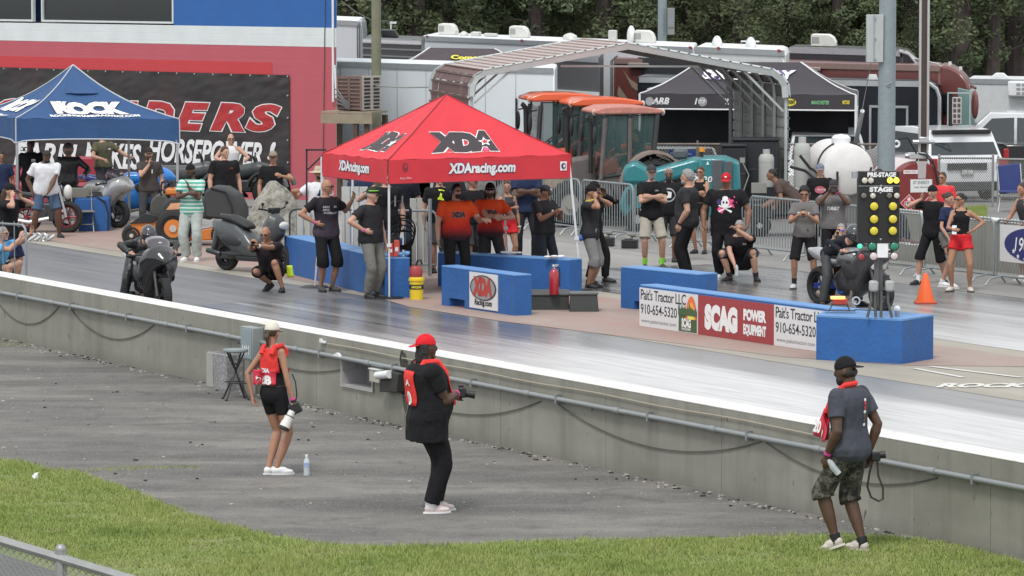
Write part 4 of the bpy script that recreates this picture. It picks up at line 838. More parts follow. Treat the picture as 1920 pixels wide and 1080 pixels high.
# corners are at the ground; heights are absolute
tk, c_, rf, vl = tent('canopy_tent', 'black canopy tent with sponsor logos on its valance behind the carport', 'canopy', [cA, cB, cB+dv, cA+dv], 1.94, 2.3, 3.02, BT, wht, p=1.35, sag=.05, trimr=.018, ridge=.24)
for k in range(4):
    for q in (0, 1): mb = MB(); mb.cone((c_[k].x, c_[k].y, -.4), (c_[k].x, c_[k].y, 2.3), .03); 
    mb.build('leg', whp, tk)
mb = MB(); mb.grid(lambda u, v: V((lerp(c_[3].x, c_[2].x, u), lerp(c_[3].y, c_[2].y, u)-.1+.03*math.sin(u*50), lerp(-.4, 2.0, v))), 60, 3); mb.build('back_wall', mat('black_mesh_wall', (.008, .008, .01), .9), tk)
mb = MB(); mb.grid(lambda u, v: V((lerp(c_[0].x+.1, c_[1].x-.1, u), lerp(c_[0].y, c_[1].y, u)+.9+.03*math.sin(u*40), lerp(-.4, 1.98, v))), 60, 3); mb.build('front_wall', mat('black_mesh_wall', (.008, .008, .01), .9), tk)
W0 = (c_[1]-c_[0]).length; f_ = lambda px: (px-1200)/406.
for s, px, w_, m_, dy in (('ARB', 1240, .42, wht, .04), ('TUNING', 1241, .38, mat('grey_print', (.35, .35, .37), .6), -.11), ('1', 1307, .07, wht, .02), ('STOP', 1318, .17, wht, 0), ('VORTEX', 1376, .36, wht, .02), ('nson', 1483, .24, blt, .03), ('MANCHESTER', 1540, .42, mat('green_print', (.2, .5, .25), .6), -.0), ('MOTORS', 1588, .17, yelt, .03)):
    if s == 'nson': shape(circ(0, 0, .19, .09), on_val(vl, 0, W0, .36, f_(1480), .5), yelt, tk)
    letters(s, w_, .15 if s in ('ARB', '1', 'VORTEX') else .09, on_val(vl, 0, W0, .36, f_(px), .5+dy), m_, tk, bold=.03, shear=.25, cut=.15, off=.02)
shape(circ(0, 0, .1, .1), on_val(vl, 0, W0, .36, f_(1219), .5), mat('grey_print'
 , (.35, .35, .37), .6), tk); shape(circ(0, 0, .11, .11), on_val(vl, 0, W0, .36, f_(1319), .5), mat('grey_print'
 , (.35, .35, .37), .6), tk)
PUR = mat('purple_edge', (.15, .1, .25), .6)
letters('SPEEDWAY', 2.25, .42, on_roof(rf, 0, 5.1, 1.9, .5, .68, .24), PUR, tk, bold=.09, shear=.2, cut=.2, off=.02, grow=.05)
letters('SPEEDWAY', 2.25, .42, on_roof(rf, 0, 5.1, 1.9, .5, .68, .24), wht, tk, bold=.05, shear=.2, cut=.2, off=.035)
# small purple-brown canopy far behind the white trailer
PB = mat('plum_canopy_cloth', (.06, .042, .05), .7); q = [W(752, 0, 112), W(1000, 0, 109), W(960, 0, 114), W(760, 0, 116)]
for v_ in q: v_.z = 0
tq, c_, rf2, vl2 = tent('canopy_tent', 'plum coloured canopy tent with yellow lettering behind the white trailer', 'canopy', q, 2.4, 2.72, 3.13, PB, wht, p=1.3, trimr=.02, ridge=.25)
letters('Cometic', 1.0, .3, on_roof(rf2, 0, 3.4, 1.3, .56, .5, .25), blt, tq, bold=.09, shear=.3, cut=.2, off=.02, grow=.04); letters('Cometic', 1.0, .3, on_roof(rf2, 0, 3.4, 1.3, .56, .5, .25), yelt, tq, bold=.05, shear=.3, cut=.2, off=.035)
shape([(-.5, -.1), (-.2, .12), (.1, .02), (.3, -.12)], on_roof(rf2, 0, 3.6, 1.6, .2, .2), mat('purple_print', (.3, .15, .45), .6), tq, off=.03)
# ================================================================ CENTRE STRIP: BARRIERS
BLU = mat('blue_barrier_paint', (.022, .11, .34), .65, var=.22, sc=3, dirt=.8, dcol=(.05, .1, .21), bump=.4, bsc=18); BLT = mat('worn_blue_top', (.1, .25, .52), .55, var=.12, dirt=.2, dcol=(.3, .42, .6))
SGN = mat('sign_white', (.68, .68, .69), .45, var=.03)
def barrier(label, p, q, h, th, name='concrete_barrier', foot=None, grp='blue concrete barriers along the centre strip', top=True):
    p, q = V((p.x, p.y, 0)), V((q.x, q.y, 0)); L = (q-p).length; t_ = thing(name, label, 'barrier', p, math.atan2(q.y-p.y, q.x-p.x), grp)
    mb = MB(); hb = h-.03
    if foot: a, b_ = foot; mb.box((a/2, th/2, hb/2), (a, th, hb)); mb.box(((b_+L)/2, th/2, hb/2), (L-b_, th, hb)); mb.box(((a+b_)/2, th/2, (hb+.14)/2), (b_-a, th, hb-.14))
    else: mb.box((L/2, th/2, hb/2), (L, th, hb))
    mb.build('block', BLU, t_, smooth=False, bevel=.0 if foot else .012)
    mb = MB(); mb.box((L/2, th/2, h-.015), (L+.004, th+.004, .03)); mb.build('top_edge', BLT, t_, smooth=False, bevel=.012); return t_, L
b1, L1 = barrier('long blue barrier left of the red tent, behind the crouching photographer', G(533, 512), G(722, 560), .66, .42)
b1b, _ = barrier('blue barrier standing behind the purple shirted man', G(560, 490)+V((.9, .6, 0)), G(722, 528), .74, .3)
b3, L3 = barrier('long blue barrier under the right side of the red tent with a towel on top', G(818, 548)+V((0, 1.2, 0)), G(1066, 553), .58, .36)
b2, L2 = barrier('blue barrier block carrying the round racing logo sign', G(828, 573), G(965, 593), .64, .3, foot=(.25, .75))
b4, L4 = barrier('blue barrier block in front of the man in the big dark tee', G(1164, 578), G(1275, 592)+V((.25, -.2, 0)), .66, .4, foot=(.35, 1.0))
b5, L5 = barrier('long blue barrier wall faced with tractor dealer signs', G(1200, 612), G(1560, 664), .63, .3)
# end-block of the tree
pa, pb, pc = G(1530, 675), G(1691, 684), G(1750, 674); pdd = pa+(pc-pb)*1.0; t_ = thing('tree_plinth', 'big blue block at the end of the divider carrying the starting lights', 'block', (0, 0, 0))
bm4 = [pa, pb, pc, pa+(pc-pb)+V((-.15, .75, 0))]; mb = MB(); mb.loft([[V((p.x, p.y, 0)) for p in bm4], [V((p.x, p.y, .59)) for p in bm4]]); mb.build('block', BLU, t_, smooth=False, bevel=.008)
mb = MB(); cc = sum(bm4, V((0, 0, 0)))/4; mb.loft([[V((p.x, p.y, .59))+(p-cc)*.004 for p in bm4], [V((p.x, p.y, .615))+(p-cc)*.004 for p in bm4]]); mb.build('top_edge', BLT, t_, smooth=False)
# signs on the long wall
f = lambda x, z, L=L5: None
def wallsign(par, x0, x1, z0, z1, m_, y=-.012):
    mb = MB(); mb.box(((x0+x1)/2, y/2, (z0+z1)/2), (x1-x0, -y, z1-z0)); return mb.build('sign_panel', m_, par, smooth=False)
def fl(x, z, y=-.014): return flat((x, y, z), (1, 0, 0), (0, 0, 1))
k5 = L5/360.
def xs(px):   # pixel column -> distance along the long wall
    A, Bq = G(1200, 612), G(1560, 664); e = (Bq-A).normalized(); k = (px-960)/FPX; return (A.x-k*A.y)/(k*e.y-e.x)
z0, z1 = .01, .585
GRS = mat('sign_dark_green', (.06, .11, .04), .5); 
a0, a1, a2, a3 = xs(1201), xs(1311), xs(1454), xs(1533)
wallsign(b5, a0, a1, z0, z1, SGN); wallsign(b5, a1+.004, a2, z0, z1, mat('sign_maroon', (.33, .045, .05), .45, var=.04)); wallsign(b5, a2+.004, a3+.9, z0, z1, SGN)
def dealer(x0, sun_):
    wd = xs(1273)-a0
    letters("Pait's Tractor LLC", xs(1290)-a0-.06, .16, fl(x0+(xs(1290)-a0)/2, .49), blt, b5, bold=.008, sp=.9)
    letters('910-654-5320', wd-.06, .15, fl(x0+wd/2, .275), blt, b5, bold=.008)
    letters('www.paitstractor.com', wd-.1, .07, fl(x0+wd/2, .09), mat('grey_type', (.25, .25, .26), .6), b5, bold=.01)
dealer(a0+.01, 0); dealer(a2+.02, 1)
m0 = xs(1275); m1 = xs(1310)
wallsign(b5, m0, m1-.01, z0+.01, .33, GRS, -.014)
shape([(x, y) for x, y in circ(0, 0, .15, .34, 24, 0, 180)], fl(xs(1299), .21), mat('sun_orange', (.75, .17, .05), .5), b5); shape([(x, y) for x, y in circ(0, 0, .11, .25, 20, 0, 180)], fl(xs(1299), .21), mat('sun_amber', (.8, .4, .06), .5), b5, off=.006); shape([(x, y) for x, y in circ(0, 0, .08, .16, 16, 0, 180)], fl(xs(1299), .21), mat('sun_yellow', (.75, .7, .1), .5), b5, off=.008)
rr = random.Random(2); hw_ = (m1-m0)/2-.006; shape([(-hw_, -.05)]+[(-hw_+i*hw_/12, .05+rr.uniform(-.02, .1)*(i % 2)) for i in range(25)]+[(hw_, -.05)], fl((m0+m1-.01)/2, .31), GRS, b5, off=.01)
letters('SCAG', .26, .14, fl(xs(1290), .15), wht, b5, bold=.06, off=.006); letters('POWER EQUIPMENT', .26, .04, fl(xs(1290), .055), wht, b5, bold=.03, off=.006)
xm = lambda p, q: (xs(p)+xs(q))/2
letters('SCAG', xs(1386)-xs(1324), .38, fl(xm(1324, 1386), .285), wht, b5, bold=.085, off=.002)
letters('POWER', xs(1440)-xs(1397), .17, fl(xm(1397, 1440), .39), wht, b5, bold=.07, off=.002); letters('EQUIPMENT', xs(1440)-xs(1397), .18, fl(xm(1397, 1440), .17), wht, b5, bold=.06, off=.002)
# racing logo sign on the block
def xs2(px): A, Bq = G(828, 573), G(965, 593); e = (Bq-A).normalized(); k = (px-960)/FPX; return (A.x-k*A.y)/(k*e.y-e.x)
wallsign(b2, xs2(881), xs2(934), .04, .6, SGN); xc = xm2 = (xs2(881)+xs2(934))/2
shape(circ(0, 0, .42, .2), fl(xc, .37), mat('dark_ring', (.05, .04, .04), .5), b2); shape(circ(0, 0, .38, .18), fl(xc, .37), mat('sign_grey', (.3, .3, .3), .5), b2, off=.006)
letters('XDA', .62, .3, fl(xc-.02, .39), mat('logo_red', (.45, .05, .04), .5), b2, bold=.08, shear=.1, off=.01); letters('Racing.com', .55, .12, fl(xc, .13), blt, b2, bold=.03, shear=.15, off=.004)
# steps and boxes
DG = mat('charcoal_plastic_box', (.045, .05, .048), .55, bump=.1)
p = G(965, 582); q = G(1067, 582); t_ = thing('step', 'long dark grey step between the logo block and the square dark box', 'step', p, math.atan2(q.y-p.y, q.x-p.x)); Ls = (q-p).length
mb = MB(); mb.box((Ls/2, .5, .115), (Ls, 1.0, .23)); mb.box((Ls/2, .5, .24), (Ls+.03, 1.03, .03)); mb.build('body', DG, t_, bevel=.01)
p = G(1068, 585); q = G(1122, 586); t_ = thing('box', 'square dark grey box at the foot of the right tent leg', 'box', (p+q)/2, 0)
mb = MB(); mb.box((0, .22, .14), (.46, .42, .27), tap=(.9, .9)); mb.build('body', DG, t_, bevel=.012); mb = MB(); mb.box((0, .22, .285), (.45, .42, .03)); mb.build('lid', mat('lid_grey', (.1, .11, .105), .5), t_, bevel=.008)
# tent foot plates are built with the tents
# ================================================================ BARRICADES
BG = mat('barricade_zinc', (.3, .33, .34), .45, .5, var=.15, sc=9); barm = MB(); barm.cone((0, 0, .2), (0, 0, 1.08), .0095, n=5); _b = barm.build('bar', BG); BARMESH = _b.data; bpy.data.objects.remove(_b)
def barricade(label, p, L, rz, grp, h=1.1, nb=19, feet=(1, 1), m_=BG, group=True):
    t_ = thing('barricade', label, 'barricade', p, rz, grp); r = .12
    fr = [(0, 0, .16), (0, 0, h-r)]+[(r-r*math.cos(a), 0, h-r+r*math.sin(a)) for a in (.5, 1.0)]+[(r, 0, h), (L-r, 0, h)]+[(L-r+r*math.sin(a), 0, h-r+r*math.cos(a)) for a in (.5, 1.0)]+[(L, 0, h-r), (L, 0, .16)]
    mb = MB(); mb.path(fr, .02, 7, closed=True); mb.build('frame', m_, t_)
    for x in [L*.1]*feet[0]+[L*.92]*feet[1]: mb = MB(); mb.path([(x, -.36, .01), (x, -.26, .12), (x, 0, .16), (x, .26, .12), (x, .36, .01)], .018, 6); mb.build('foot', m_, t_)
    for i in range(1, nb+1): place('bar', BARMESH, t_, loc=(L*i/(nb+1), 0, 0), ).scale = (1, 1, (h-.18)/.88*1.0)
    return t_
BL = 40.55; e_ = [apx(x, BL) for x in (905, 1000, 1089, 1189, 1297, 1405, 1512, 1622, 1733, 1868, 2000)]
bl = ['behind the woman under the red tent', 'behind the man holding a phone in a grey polo', 'behind the men covering their ears', 'behind the man with white shorts', 'behind the big man with grey hair', 'right of the red cap man', 'behind the two men in grey tees', 'behind the starting lights', 'behind the woman in red shorts', 'hung with the oval banner at the right edge']
for i in range(10):
    a, b_ = e_[i], e_[i+1]; barricade('grey crowd barricade '+bl[i], T(a+.04, BL), b_-a-.08, ANG_U, 'crowd barricades along the far lane')
p = G(545, 520); p = W(543, 400, 74.6); p.z = 0
barricade('dark crowd barricade in front of the boulder', p, 1.25, R_(-12), 'crowd barricades behind the red tent', m_=mat('dark_barricade', (.06, .065, .06), .5), nb=9)
p = W(690, 400, 74.2); p.z = 0; barricade('crowd barricade behind the dark polo man', p, 1.2, R_(-5), 'crowd barricades behind the red tent', nb=10)
PALE = mat('pale_corrugated', (.5, .51, .48), .6, var=.1, dirt=.2)
for lab, x0, x1, Y, yt in (('pale ribbed board leaning behind the dark barricade by the boulder', 556, 628, 75.4, 395), ('pale ribbed board standing behind the hand truck', 768, 806, 74.6, 372), ('pale wall board behind the purple shirted man', 640, 690, 76, 350)):
    a, b_ = W(x0, 400, Y), W(x1, 400, Y); z = W(x0, yt, Y).z; t_ = thing('board', lab, 'board', (a.x, Y, 0)); nn = max(3, int((b_.x-a.x)/.13))
    for k in range(nn): mb = MB(); w_ = (b_.x-a.x)/nn; mb.box((w_*(k+.5), .03*(k % 2), z/2), (w_-.012, .05, z)); mb.build('panel', PALE, t_, smooth=False)
# oval banner
t_ = thing('banner', 'white banner with a starred blue oval hung on the rightmost barricade', 'banner', T(e_[9], BL), ANG_U); mb = MB(); mb.box((1.15, -.04, .72), (1.9, .006, .62)); mb.build('sheet', SGN, t_, smooth=False)
fo = flat((1.2, -.045, .72), (1, 0, 0), (0, 0, 1)); shape(circ(0, 0, .86, .29, 28), fo, mat('oval_navy', (.03, .035, .16), .5), t_); shape(circ(.25, 0, .42, .22, 20), fo, mat('oval_red', (.4, .03, .06), .5), t_, off=.006)
letters('190', .42, .24, flat((.86, -.045, .72), (1, 0, 0), (0, 0, 1)), wht, t_, bold=.01, shear=.2, off=.01); letters('MPH CLUB', .5, .16, flat((1.45, -.045, .72), (1, 0, 0), (0, 0, 1)), wht, t_, bold=.02, off=.01)
for x, z in ((.62, .6), (.75, .52), (.95, .48), (1.1, .93)): shape(star(0, 0, .05), flat((x, -.045, z), (1, 0, 0), (0, 0, 1)), wht, t_, off=.008)

# ================================================================ TENTS
REDC_ = mat('red_canopy_cloth', (.62, .035, .05), .7, var=.1, sc=2, bump=.5, bsc=5); DRD = mat('dark_red_piping', (.3, .03, .04), .6); BLC = mat('blue_canopy_cloth', (.022, .075, .2), .7, var=.18, sc=2, bump=.6, bsc=5)
cR = [V((-1.99, 68.4, 0)), V((.967, 70.25, 0)), V((-.18, 72.8, 0)), V((-3.14, 70.9, 0))]
tr, c_, rf, vl = tent('canopy_tent', 'bright red pop up canopy tent over the starting area', 'canopy', cR, 1.87, 2.25, 3.23, REDC_, DRD, p=1.06, trimr=.008)
ctr = sum(cR, V((0, 0, 0)))/4; WLG = mat('white_tent_leg', (.7, .71, .72), .35, .2)
for i, ft in enumerate((V((-1.98, 68.62, 0)), V((1.15, 70.3, 0)), V((-.05, 72.9, 0)), V((-3.29, 70.95, 0)))):
    top = c_[i]*.985; fo = ft-ctr; mb = MB(); a = V((top.x, top.y, 2.2)); b_ = V((fo.x, fo.y, .02)); mb.path([a, lerp(a, b_, .62)], .026, 4); mb.path([lerp(a, b_, .6), b_], .02, 4); mb.box(lerp(a, b_, .61), (.075, .075, .05)); mb.build('leg', WLG, tr, smooth=False)
    mb = MB(); mb.cone((fo.x, fo.y, .0), (fo.x, fo.y, .035), .26, .2, 16); mb.build('foot_plate', blk, tr)
for i in range(4):
    a, b_ = c_[i]*.98, c_[(i+1) % 4]*.98; mb = MB(); pts = []
    for k in range(5): q = lerp(a, b_, k/4); pts.append(V((q.x, q.y, 2.12 if k % 2 == 0 else 1.98)))
    mb.path(pts, .012, 4); mb.path([V((p_.x, p_.y, 4.1-p_.z)) for p_ in pts], .012, 4); mb.build('truss', WLG, tr, smooth=False)
Wf = (c_[1]-c_[0]).length; Wl = (c_[0]-c_[3]).length
LBK = mat('logo_black', (.045, .035, .04), .6)
def xda(par, mp, w_, h_, cut=.1):
    letters('XDA', w_, h_, mp, wht, par, bold=.1, shear=.12, sp=.88, cut=cut, off=.008, grow=.035); letters('XDA', w_, h_, mp, LBK, par, bold=.1, shear=.12, sp=.88, cut=cut, off=.014)
m0_ = on_roof(rf, 0, Wf, 1.75, .43, .26); xda(tr, m0_, 1.28, .56)
shape(star(.42, -.03, .13), m0_, wht, tr, off=.02); shape(star(.42, -.03, .07), m0_, redt, tr, off=.026)
letters('EXTREME DRAGBIKE ASSOCIATION', 1.05, .05, on_roof(rf, 0, Wf, 1.75, .45, .09), mat('faint_pink_print', (.75, .35, .36), .6), tr, cut=.1, off=.01)
shape([(-.06, -.02), (.2, -.02), (.16, .05), (0, .05)], on_roof(rf, 0, Wf, 1.75, .56, .12), mat('pink_print', (.8, .1, .3), .5), tr, off=.012)
m3_ = on_roof(rf, 3, Wl, 1.75, .62, .26); xda(tr, m3_, 1.0, .5); shape(star(.38, -.03, .12), m3_, wht, tr, off=.02)
NV = mat('navy_print', (.04, .03, .14), .5)
for i, W_, u_ in ((0, Wf, .505), (3, Wl, .5)):
    mp = on_val(vl, i, W_, .38, u_, .5); letters('XDAracing.com', 1.28, .22, mp, NV, tr, bold=.07, shear=.1, cut=.12, off=.006, grow=.03); letters('XDAracing.com', 1.28, .22, mp, wht, tr, bold=.045, shear=.1, cut=.12, off=.012)
mp = on_val(vl, 0, Wf, .38, .955, .53); shape([(-.065, -.075), (.065, -.075), (.065, .075), (-.065, .075)], mp, wht, tr, off=.01); shape(circ(0, 0, .045, .05, 12), mp, NV, tr, off=.016); shape(circ(0.01, 0, .022, .026, 10), mp, wht, tr, off=.02)
mp = on_val(vl, 0, Wf, .38, .09, .6); shape(circ(0, .03, .05, .07, 14), mp, mat('maroon_print', (.2, .03, .04), .6), tr, off=.01); shape(circ(0, .04, .022, .03, 10), mp, REDC_, tr, off=.014); letters('Party Office', .22, .05, on_val(vl, 0, Wf, .38, .09, .2), mat('faint_pink_print', (.75, .35, .36), .6), tr, bold=.03, shear=.2, off=.01)
cB_ = [V((-10.08, 86.7, 0)), V((-6.74, 86.3, 0)), V((-7.99, 89.1, 0)), V((-11.33, 89.5, 0))]
tb_, c_, rf, vl = tent('canopy_tent', 'blue pop up canopy tent with white dragway lettering in front of the building', 'canopy', cB_, 1.74, 2.24, 3.3, BLC, mat('grey_white_piping', (.5, .53, .56), .6), p=2.4, arch=.09, sag=.02, trimr=.014, lin=.5)
for i in range(4): mb = MB(); mb.box((c_[i].x*.985, c_[i].y*.985, 1.1), (.05, .05, 2.2)); mb.build('leg', mat('grey_tent_leg', (.4, .41, .42), .4, .3), tb_, smooth=False)
Wf = (c_[1]-c_[0]).length; Wl = (c_[0]-c_[3]).length; ghost = mat('logo_navy', (.02, .035, .08), .6)
mp = on_roof(rf, 0, Wf, 1.9, .5, .3)
letters('ROCK', 1.52, .6, mp, ghost, tb_, bold=.09, cut=.08, off=.01, grow=.05, sp=.9); letters('ROCK', 1.5, .6, mp, wht, tb_, bold=.075, cut=.08, off=.02, sp=.9)
letters('THE', .2, .16, on_roof(rf, 0, Wf, 1.9, .22, .42), wht, tb_, bold=.08, cut=.1, off=.02)
letters('ROCKINGHAMDRAGWAY.COM', 1.85, .14, on_roof(rf, 0, Wf, 1.9, .5, .085), wht, tb_, bold=.06, cut=.1, off=.02)
mp = on_roof(rf, 3, Wl, 1.9, .5, .33); letters('ROCK', 1.3, .6, mp, wht, tb_, bold=.075, cut=.08, off=.02, sp=.9); letters('ROCKINGHAMDRAGWAY.COM', 1.5, .1, on_roof(rf, 3, Wl, 1.9, .5, .04), wht, tb_, bold=.06, cut=.1, off=.02)
mb = MB(); mb.grid(lambda u, v: rf(0, .5+(u-.5)*(.55), .62+.22*v)+V((0, -.03-.04*math.sin(math.pi*u), .012)), 10, 4); mb.build('vent_flap', BLC, tb_)

# ================================================================ STARTING LIGHTS
g = G(1645, 596, .615); xt = thing('starting_lights', 'black drag race light tree showing two lit pre stage bulbs', 'traffic light', (g.x, g.y, .615), R_(3)); S_ = FPX/g.y
def lx(px): return (px-1645)/S_
def lz(py): return W(1645, py, g.y).z-.615
XB = mat('matt_black_board', (.012, .012, .013), .55)
z1, z0 = lz(321), lz(455); mb = MB(); mb.box((0, 0, (z0+z1)/2), (lx(1685)-lx(1607), .16, z1-z0)); mb.build('board', XB, xt, bevel=.006)
mb = MB(); mb.box((lx(1607)-.03, .02, z1-.05), (.1, .12, .09)); mb.build('side_bracket', stl, xt, smooth=False)
mb = MB(); mb.box((0, -.084, lz(348)), (.56, .008, .008)); mb.build('joint', stl, xt, smooth=False)
letters('PRE-STAGE', lx(1676)-lx(1622), .065, flat((lx(1650), -.084, lz(327)), (1, 0, 0), (0, 0, 1)), wht, xt, bold=.05); letters('STAGE', lx(1671)-lx(1627), .07, flat((lx(1649), -.084, lz(354.5)), (1, 0, 0), (0, 0, 1)), wht, xt, bold=.06)
AMB = mat('amber_lens', (.62, .52, .03), .25, var=.2, sc=30, coat=.5); CLR = mat('clear_bulb', (.55, .52, .45), .15, coat=.6); GRL = mat('green_lens', (.01, .2, .12), .25, coat=.6); HOLE = mat('lamp_hole', (.01, .01, .01), .8)
LIT = mat('lit_amber_bulb', (1.0, .68, .06), .4, emit=1.3); LITG = mat('lit_green_bulb', (.1, .8, .5), .4, emit=.3); PKL = mat('pale_lens', (.6, .5, .5), .25, coat=.6); RDL = mat('red_lens', (.3, .03, .04), .3, coat=.5)
def lamp(px, py, r, m_, hood=True, y=-.08, nm='lamp'):
    x, z = lx(px), lz(py); 
    mb = MB(); mb.cone((x, y-.035, z), (x, y+.0, z), r*1.16, r*1.16, 18); h_ = mb.build(nm, HOLE, xt)
    mb = MB(); mb.ell((x, y-.035, z), (r, r*.45, r), nu=16, nv=10); mb.build('lens', m_, h_)
for py in (386, 410, 432):
    for px in (1635.5, 1671): lamp(px, py, .056, AMB)
for px, m_ in ((1617.5, CLR), (1629, CLR), (1665, LIT), (1677, LIT)): lamp(px, 337.5, .04, m_)
for px, m_ in ((1616, mat('dim_bulb', (.15, .13, .11), .3)), (1633, CLR), (1664, mat('dim_bulb', (.15, .13, .11), .3)), (1678, CLR)): lamp(px, 366, .038, m_)
for px, py in ((1649, 348), (1648, 361), (1649, 448)): mb = MB(); mb.ell((lx(px), -.082, lz(py)), (.016, .01, .016), nu=8, nv=5); mb.build('bolt', stl, xt)
for px, py, r, m_ in ((1633.5, 461, .056, GRL), (1675, 461, .056, GRL), (1610, 461, .036, LITG), (1636, 480, .052, PKL), (1675, 480, .05, PKL), (1613, 481, .045, RDL)): lamp(px, py, r, m_, y=-.03)
mb = MB(); mb.box((lx(1653), 0, (lz(455)+lz(483))/2), (.15, .14, .2)); mb.build('white_box', whp, xt, bevel=.008)
mb = MB(); mb.cone((lx(1613), .04, lz(472)), (lx(1675), .04, lz(472)), .018); mb.box((lx(1643), .02, lz(520)), (.06, .05, lz(480)-lz(590))); mb.box((lx(1652), .06, lz(520)), (.05, .05, lz(480)-lz(590))); mb.build('mast', mat('mast_grey', (.1, .1, .1), .5, .3), xt, smooth=False)
for px in (1637, 1667): mb = MB(); mb.box((lx(px), -.03, lz(536)), (.12, .13, .15)); mb.build('meter_box', mat('meter_grey', (.35, .36, .36), .45), xt, bevel=.03)
mb = MB()
for x0, x1 in ((1633, 1625), (1640, 1641), (1652, 1651), (1664, 1672)): mb.path([(lx(x0), -.02, lz(545)), (lx(x0), -.03, lz(565)), (lx(x1), -.04, .01)], .02, 6)
mb.build('conduit', mat('mast_grey', (.1, .1, .1), .5, .3), xt); mb = MB(); mb.path([(lx(1668), 0, lz(545)), (lx(1676), 0, lz(560)), (lx(1668), 0, lz(575)), (lx(1655), 0, lz(578))], .008, 5); mb.build('wire_loop', blk, xt)
g2 = G(1682, 593, .615); t_ = thing('bulb', 'small white bulb standing on the blue block right of the lights', 'bulb', g2); mb = MB(); mb.cone((0, 0, 0), (0, 0, .08), .03, .035); mb.build('base', stl, t_); mb = MB(); mb.ell((0, 0, .1), (.045, .045, .045)); mb.build('globe', wht, t_)
g2 = G(1575, 583, .64); t_ = thing('reflector', 'glowing orange beam reflector on a low stand at the end of the sign wall', 'reflector', g2, R_(-4))
mb = MB(); mb.box((0, 0, .13), (.2, .1, .09)); mb.build('housing', mat('orange_red_plastic', (.55, .07, .04), .5), t_, bevel=.02); mb = MB(); mb.box((-.03, -.035, .185), (.2, .1, .04)); mb.build('lens', mat('orange_glow', (1, .42, .12), .4, emit=1.2), t_, bevel=.01)
mb = MB(); [mb.path([(x, 0, .1), (x*1.5, 0, .0)], .008, 5) for x in (-.1, .09)]; mb.box((0, 0, .005), (.42, .12, .012)); mb.build('stand', blk, t_); mb = MB(); mb.path([(.2, 0, .02), (.35, -.05, .02), (.5, 0, .01), (.7, -.02, .01)], .008, 5); mb.build('lead', blk, t_)
mb = MB(); mb.torus((.22, 0, .14), .05, .012, (0, 1, 0), 16, 6); mb.build('ring', alu, t_)
# cone
g = G(1735, 569); t_ = thing('traffic_cone', 'bright orange traffic cone on the far lane in front of the women', 'cone', g); OR = mat('cone_orange', (.85, .14, .03), .45, var=.05)
mb = MB(); mb.rev([(.0, 0), (.15, 0), (.145, .03), (.04, .44), (.03, .46), (0, .46)], (0, 0, .02), n=20); mb.build('shell', OR, t_); mb = MB(); mb.box((0, 0, .018), (.34, .34, .035)); mb.build('base', mat('cone_base', (.5, .08, .04), .6), t_, bevel=.01)
# extinguisher, bucket, fuel can
def extinguisher(label, p):
    t_ = thing('fire_extinguisher', label, 'extinguisher', p); mb = MB(); mb.rev([(0, 0), (.07, 0), (.075, .02), (.075, .32), (.05, .38), (.025, .4), (0, .4)]); mb.build('cylinder', mat('extinguisher_red', (.38, .02, .025), .3, coat=.4), t_)
    mb = MB(); mb.cone((0, 0, .4), (0, 0, .44), .022); mb.box((.02, 0, .46), (.1, .02, .015)); mb.box((.01, 0, .44), (.08, .02, .012)); mb.ell((-.01, -.02, .44), (.02, .02, .02)); mb.build('valve', alu, t_); mb = MB(); mb.path([(.02, 0, .43), (.08, 0, .42), (.09, 0, .3), (.085, 0, .12)], .01, 6); mb.build('hose', blk, t_); return t_
q = G(1039, 552, .255); extinguisher('red fire extinguisher on the dark step under the tent', q)
p = G(781, 562); t_ = thing('bucket', 'yellow plastic bucket with a black label by the blue barrier', 'bucket', p); mb = MB(); mb.rev([(0, 0), (.105, 0), (.115, .3), (.13, .31), (.13, .34), (.115, .345), (.11, .37), (0, .37)]); mb.build('pail', mat('bucket_yellow', (.75, .55, .03), .4), t_)
mb = MB(); mb.rev([(.1112, .17), (.1125, .17), (.116, .25), (.1145, .25)], n=20); mb.build('label', blt, t_); letters('HAVOLINE', .17, .04, lambda x, y, f=0: V((.118*math.sin(x/.118), -.118*math.cos(x/.118), .21+y)), yelt, t_, bold=.04, cut=.03)
t_ = thing('fuel_can', 'faded red fuel can resting on the yellow bucket', 'can', (p.x-.01, p.y, .371)); mb = MB(); mb.rev([(0, 0), (.1, 0), (.105, .02), (.105, .13), (.08, .17), (.03, .18), (0, .18)]); mb.build('body', mat('can_red', (.35, .05, .05), .5, dirt=.2), t_); mb = MB(); mb.path([(0, 0, .17), (.03, 0, .26), (.08, 0, .27), (.1, 0, .2)], .018, 6); mb.build('spout', blk, t_)
# hand truck and things behind it
p = W(748, 470, 71.6); p.z = 0; t_ = thing('hand_truck', 'black hand truck loaded with a coiled hose under the red tent', 'hand truck', p)
mb = MB()
for x in (-.2, .0, .2): mb.path([(x, 0, .1), (x, .03, 1.28 if x else 1.2)], .016, 6)
mb.path([(-.2, .03, 1.1), (-.18, .03, 1.3), (-.1, .03, 1.4), (.1, .03, 1.4), (.18, .03, 1.3), (.2, .03, 1.1)], .016, 6); [mb.cone((-.2, .02, z), (.2, .02, z), .013, n=6) for z in (.35, .62, .9, 1.12)]; mb.box((0, -.12, .06), (.42, .3, .02)); mb.build('frame', blk, t_)
mb = MB(); [mb.torus((.02+.02*k, -.06-.03*k, .92-.05*k), .26-.03*k, .012, (0, 1, .1*k), 24, 6) for k in range(4)]; mb.build('hose', rub, t_)
mb = MB(); mb.box((-.1, -.1, .62), (.2, .16, .5)); mb.build('tank', mat('dark_grey_case', (.06, .06, .065), .5), t_, bevel=.03)
for x in (-.25, .25): mb = MB(); mb.torus((x, .02, .12), .08, .035, (1, 0, 0), 14, 8); mb.build('wheel', rub, t_)
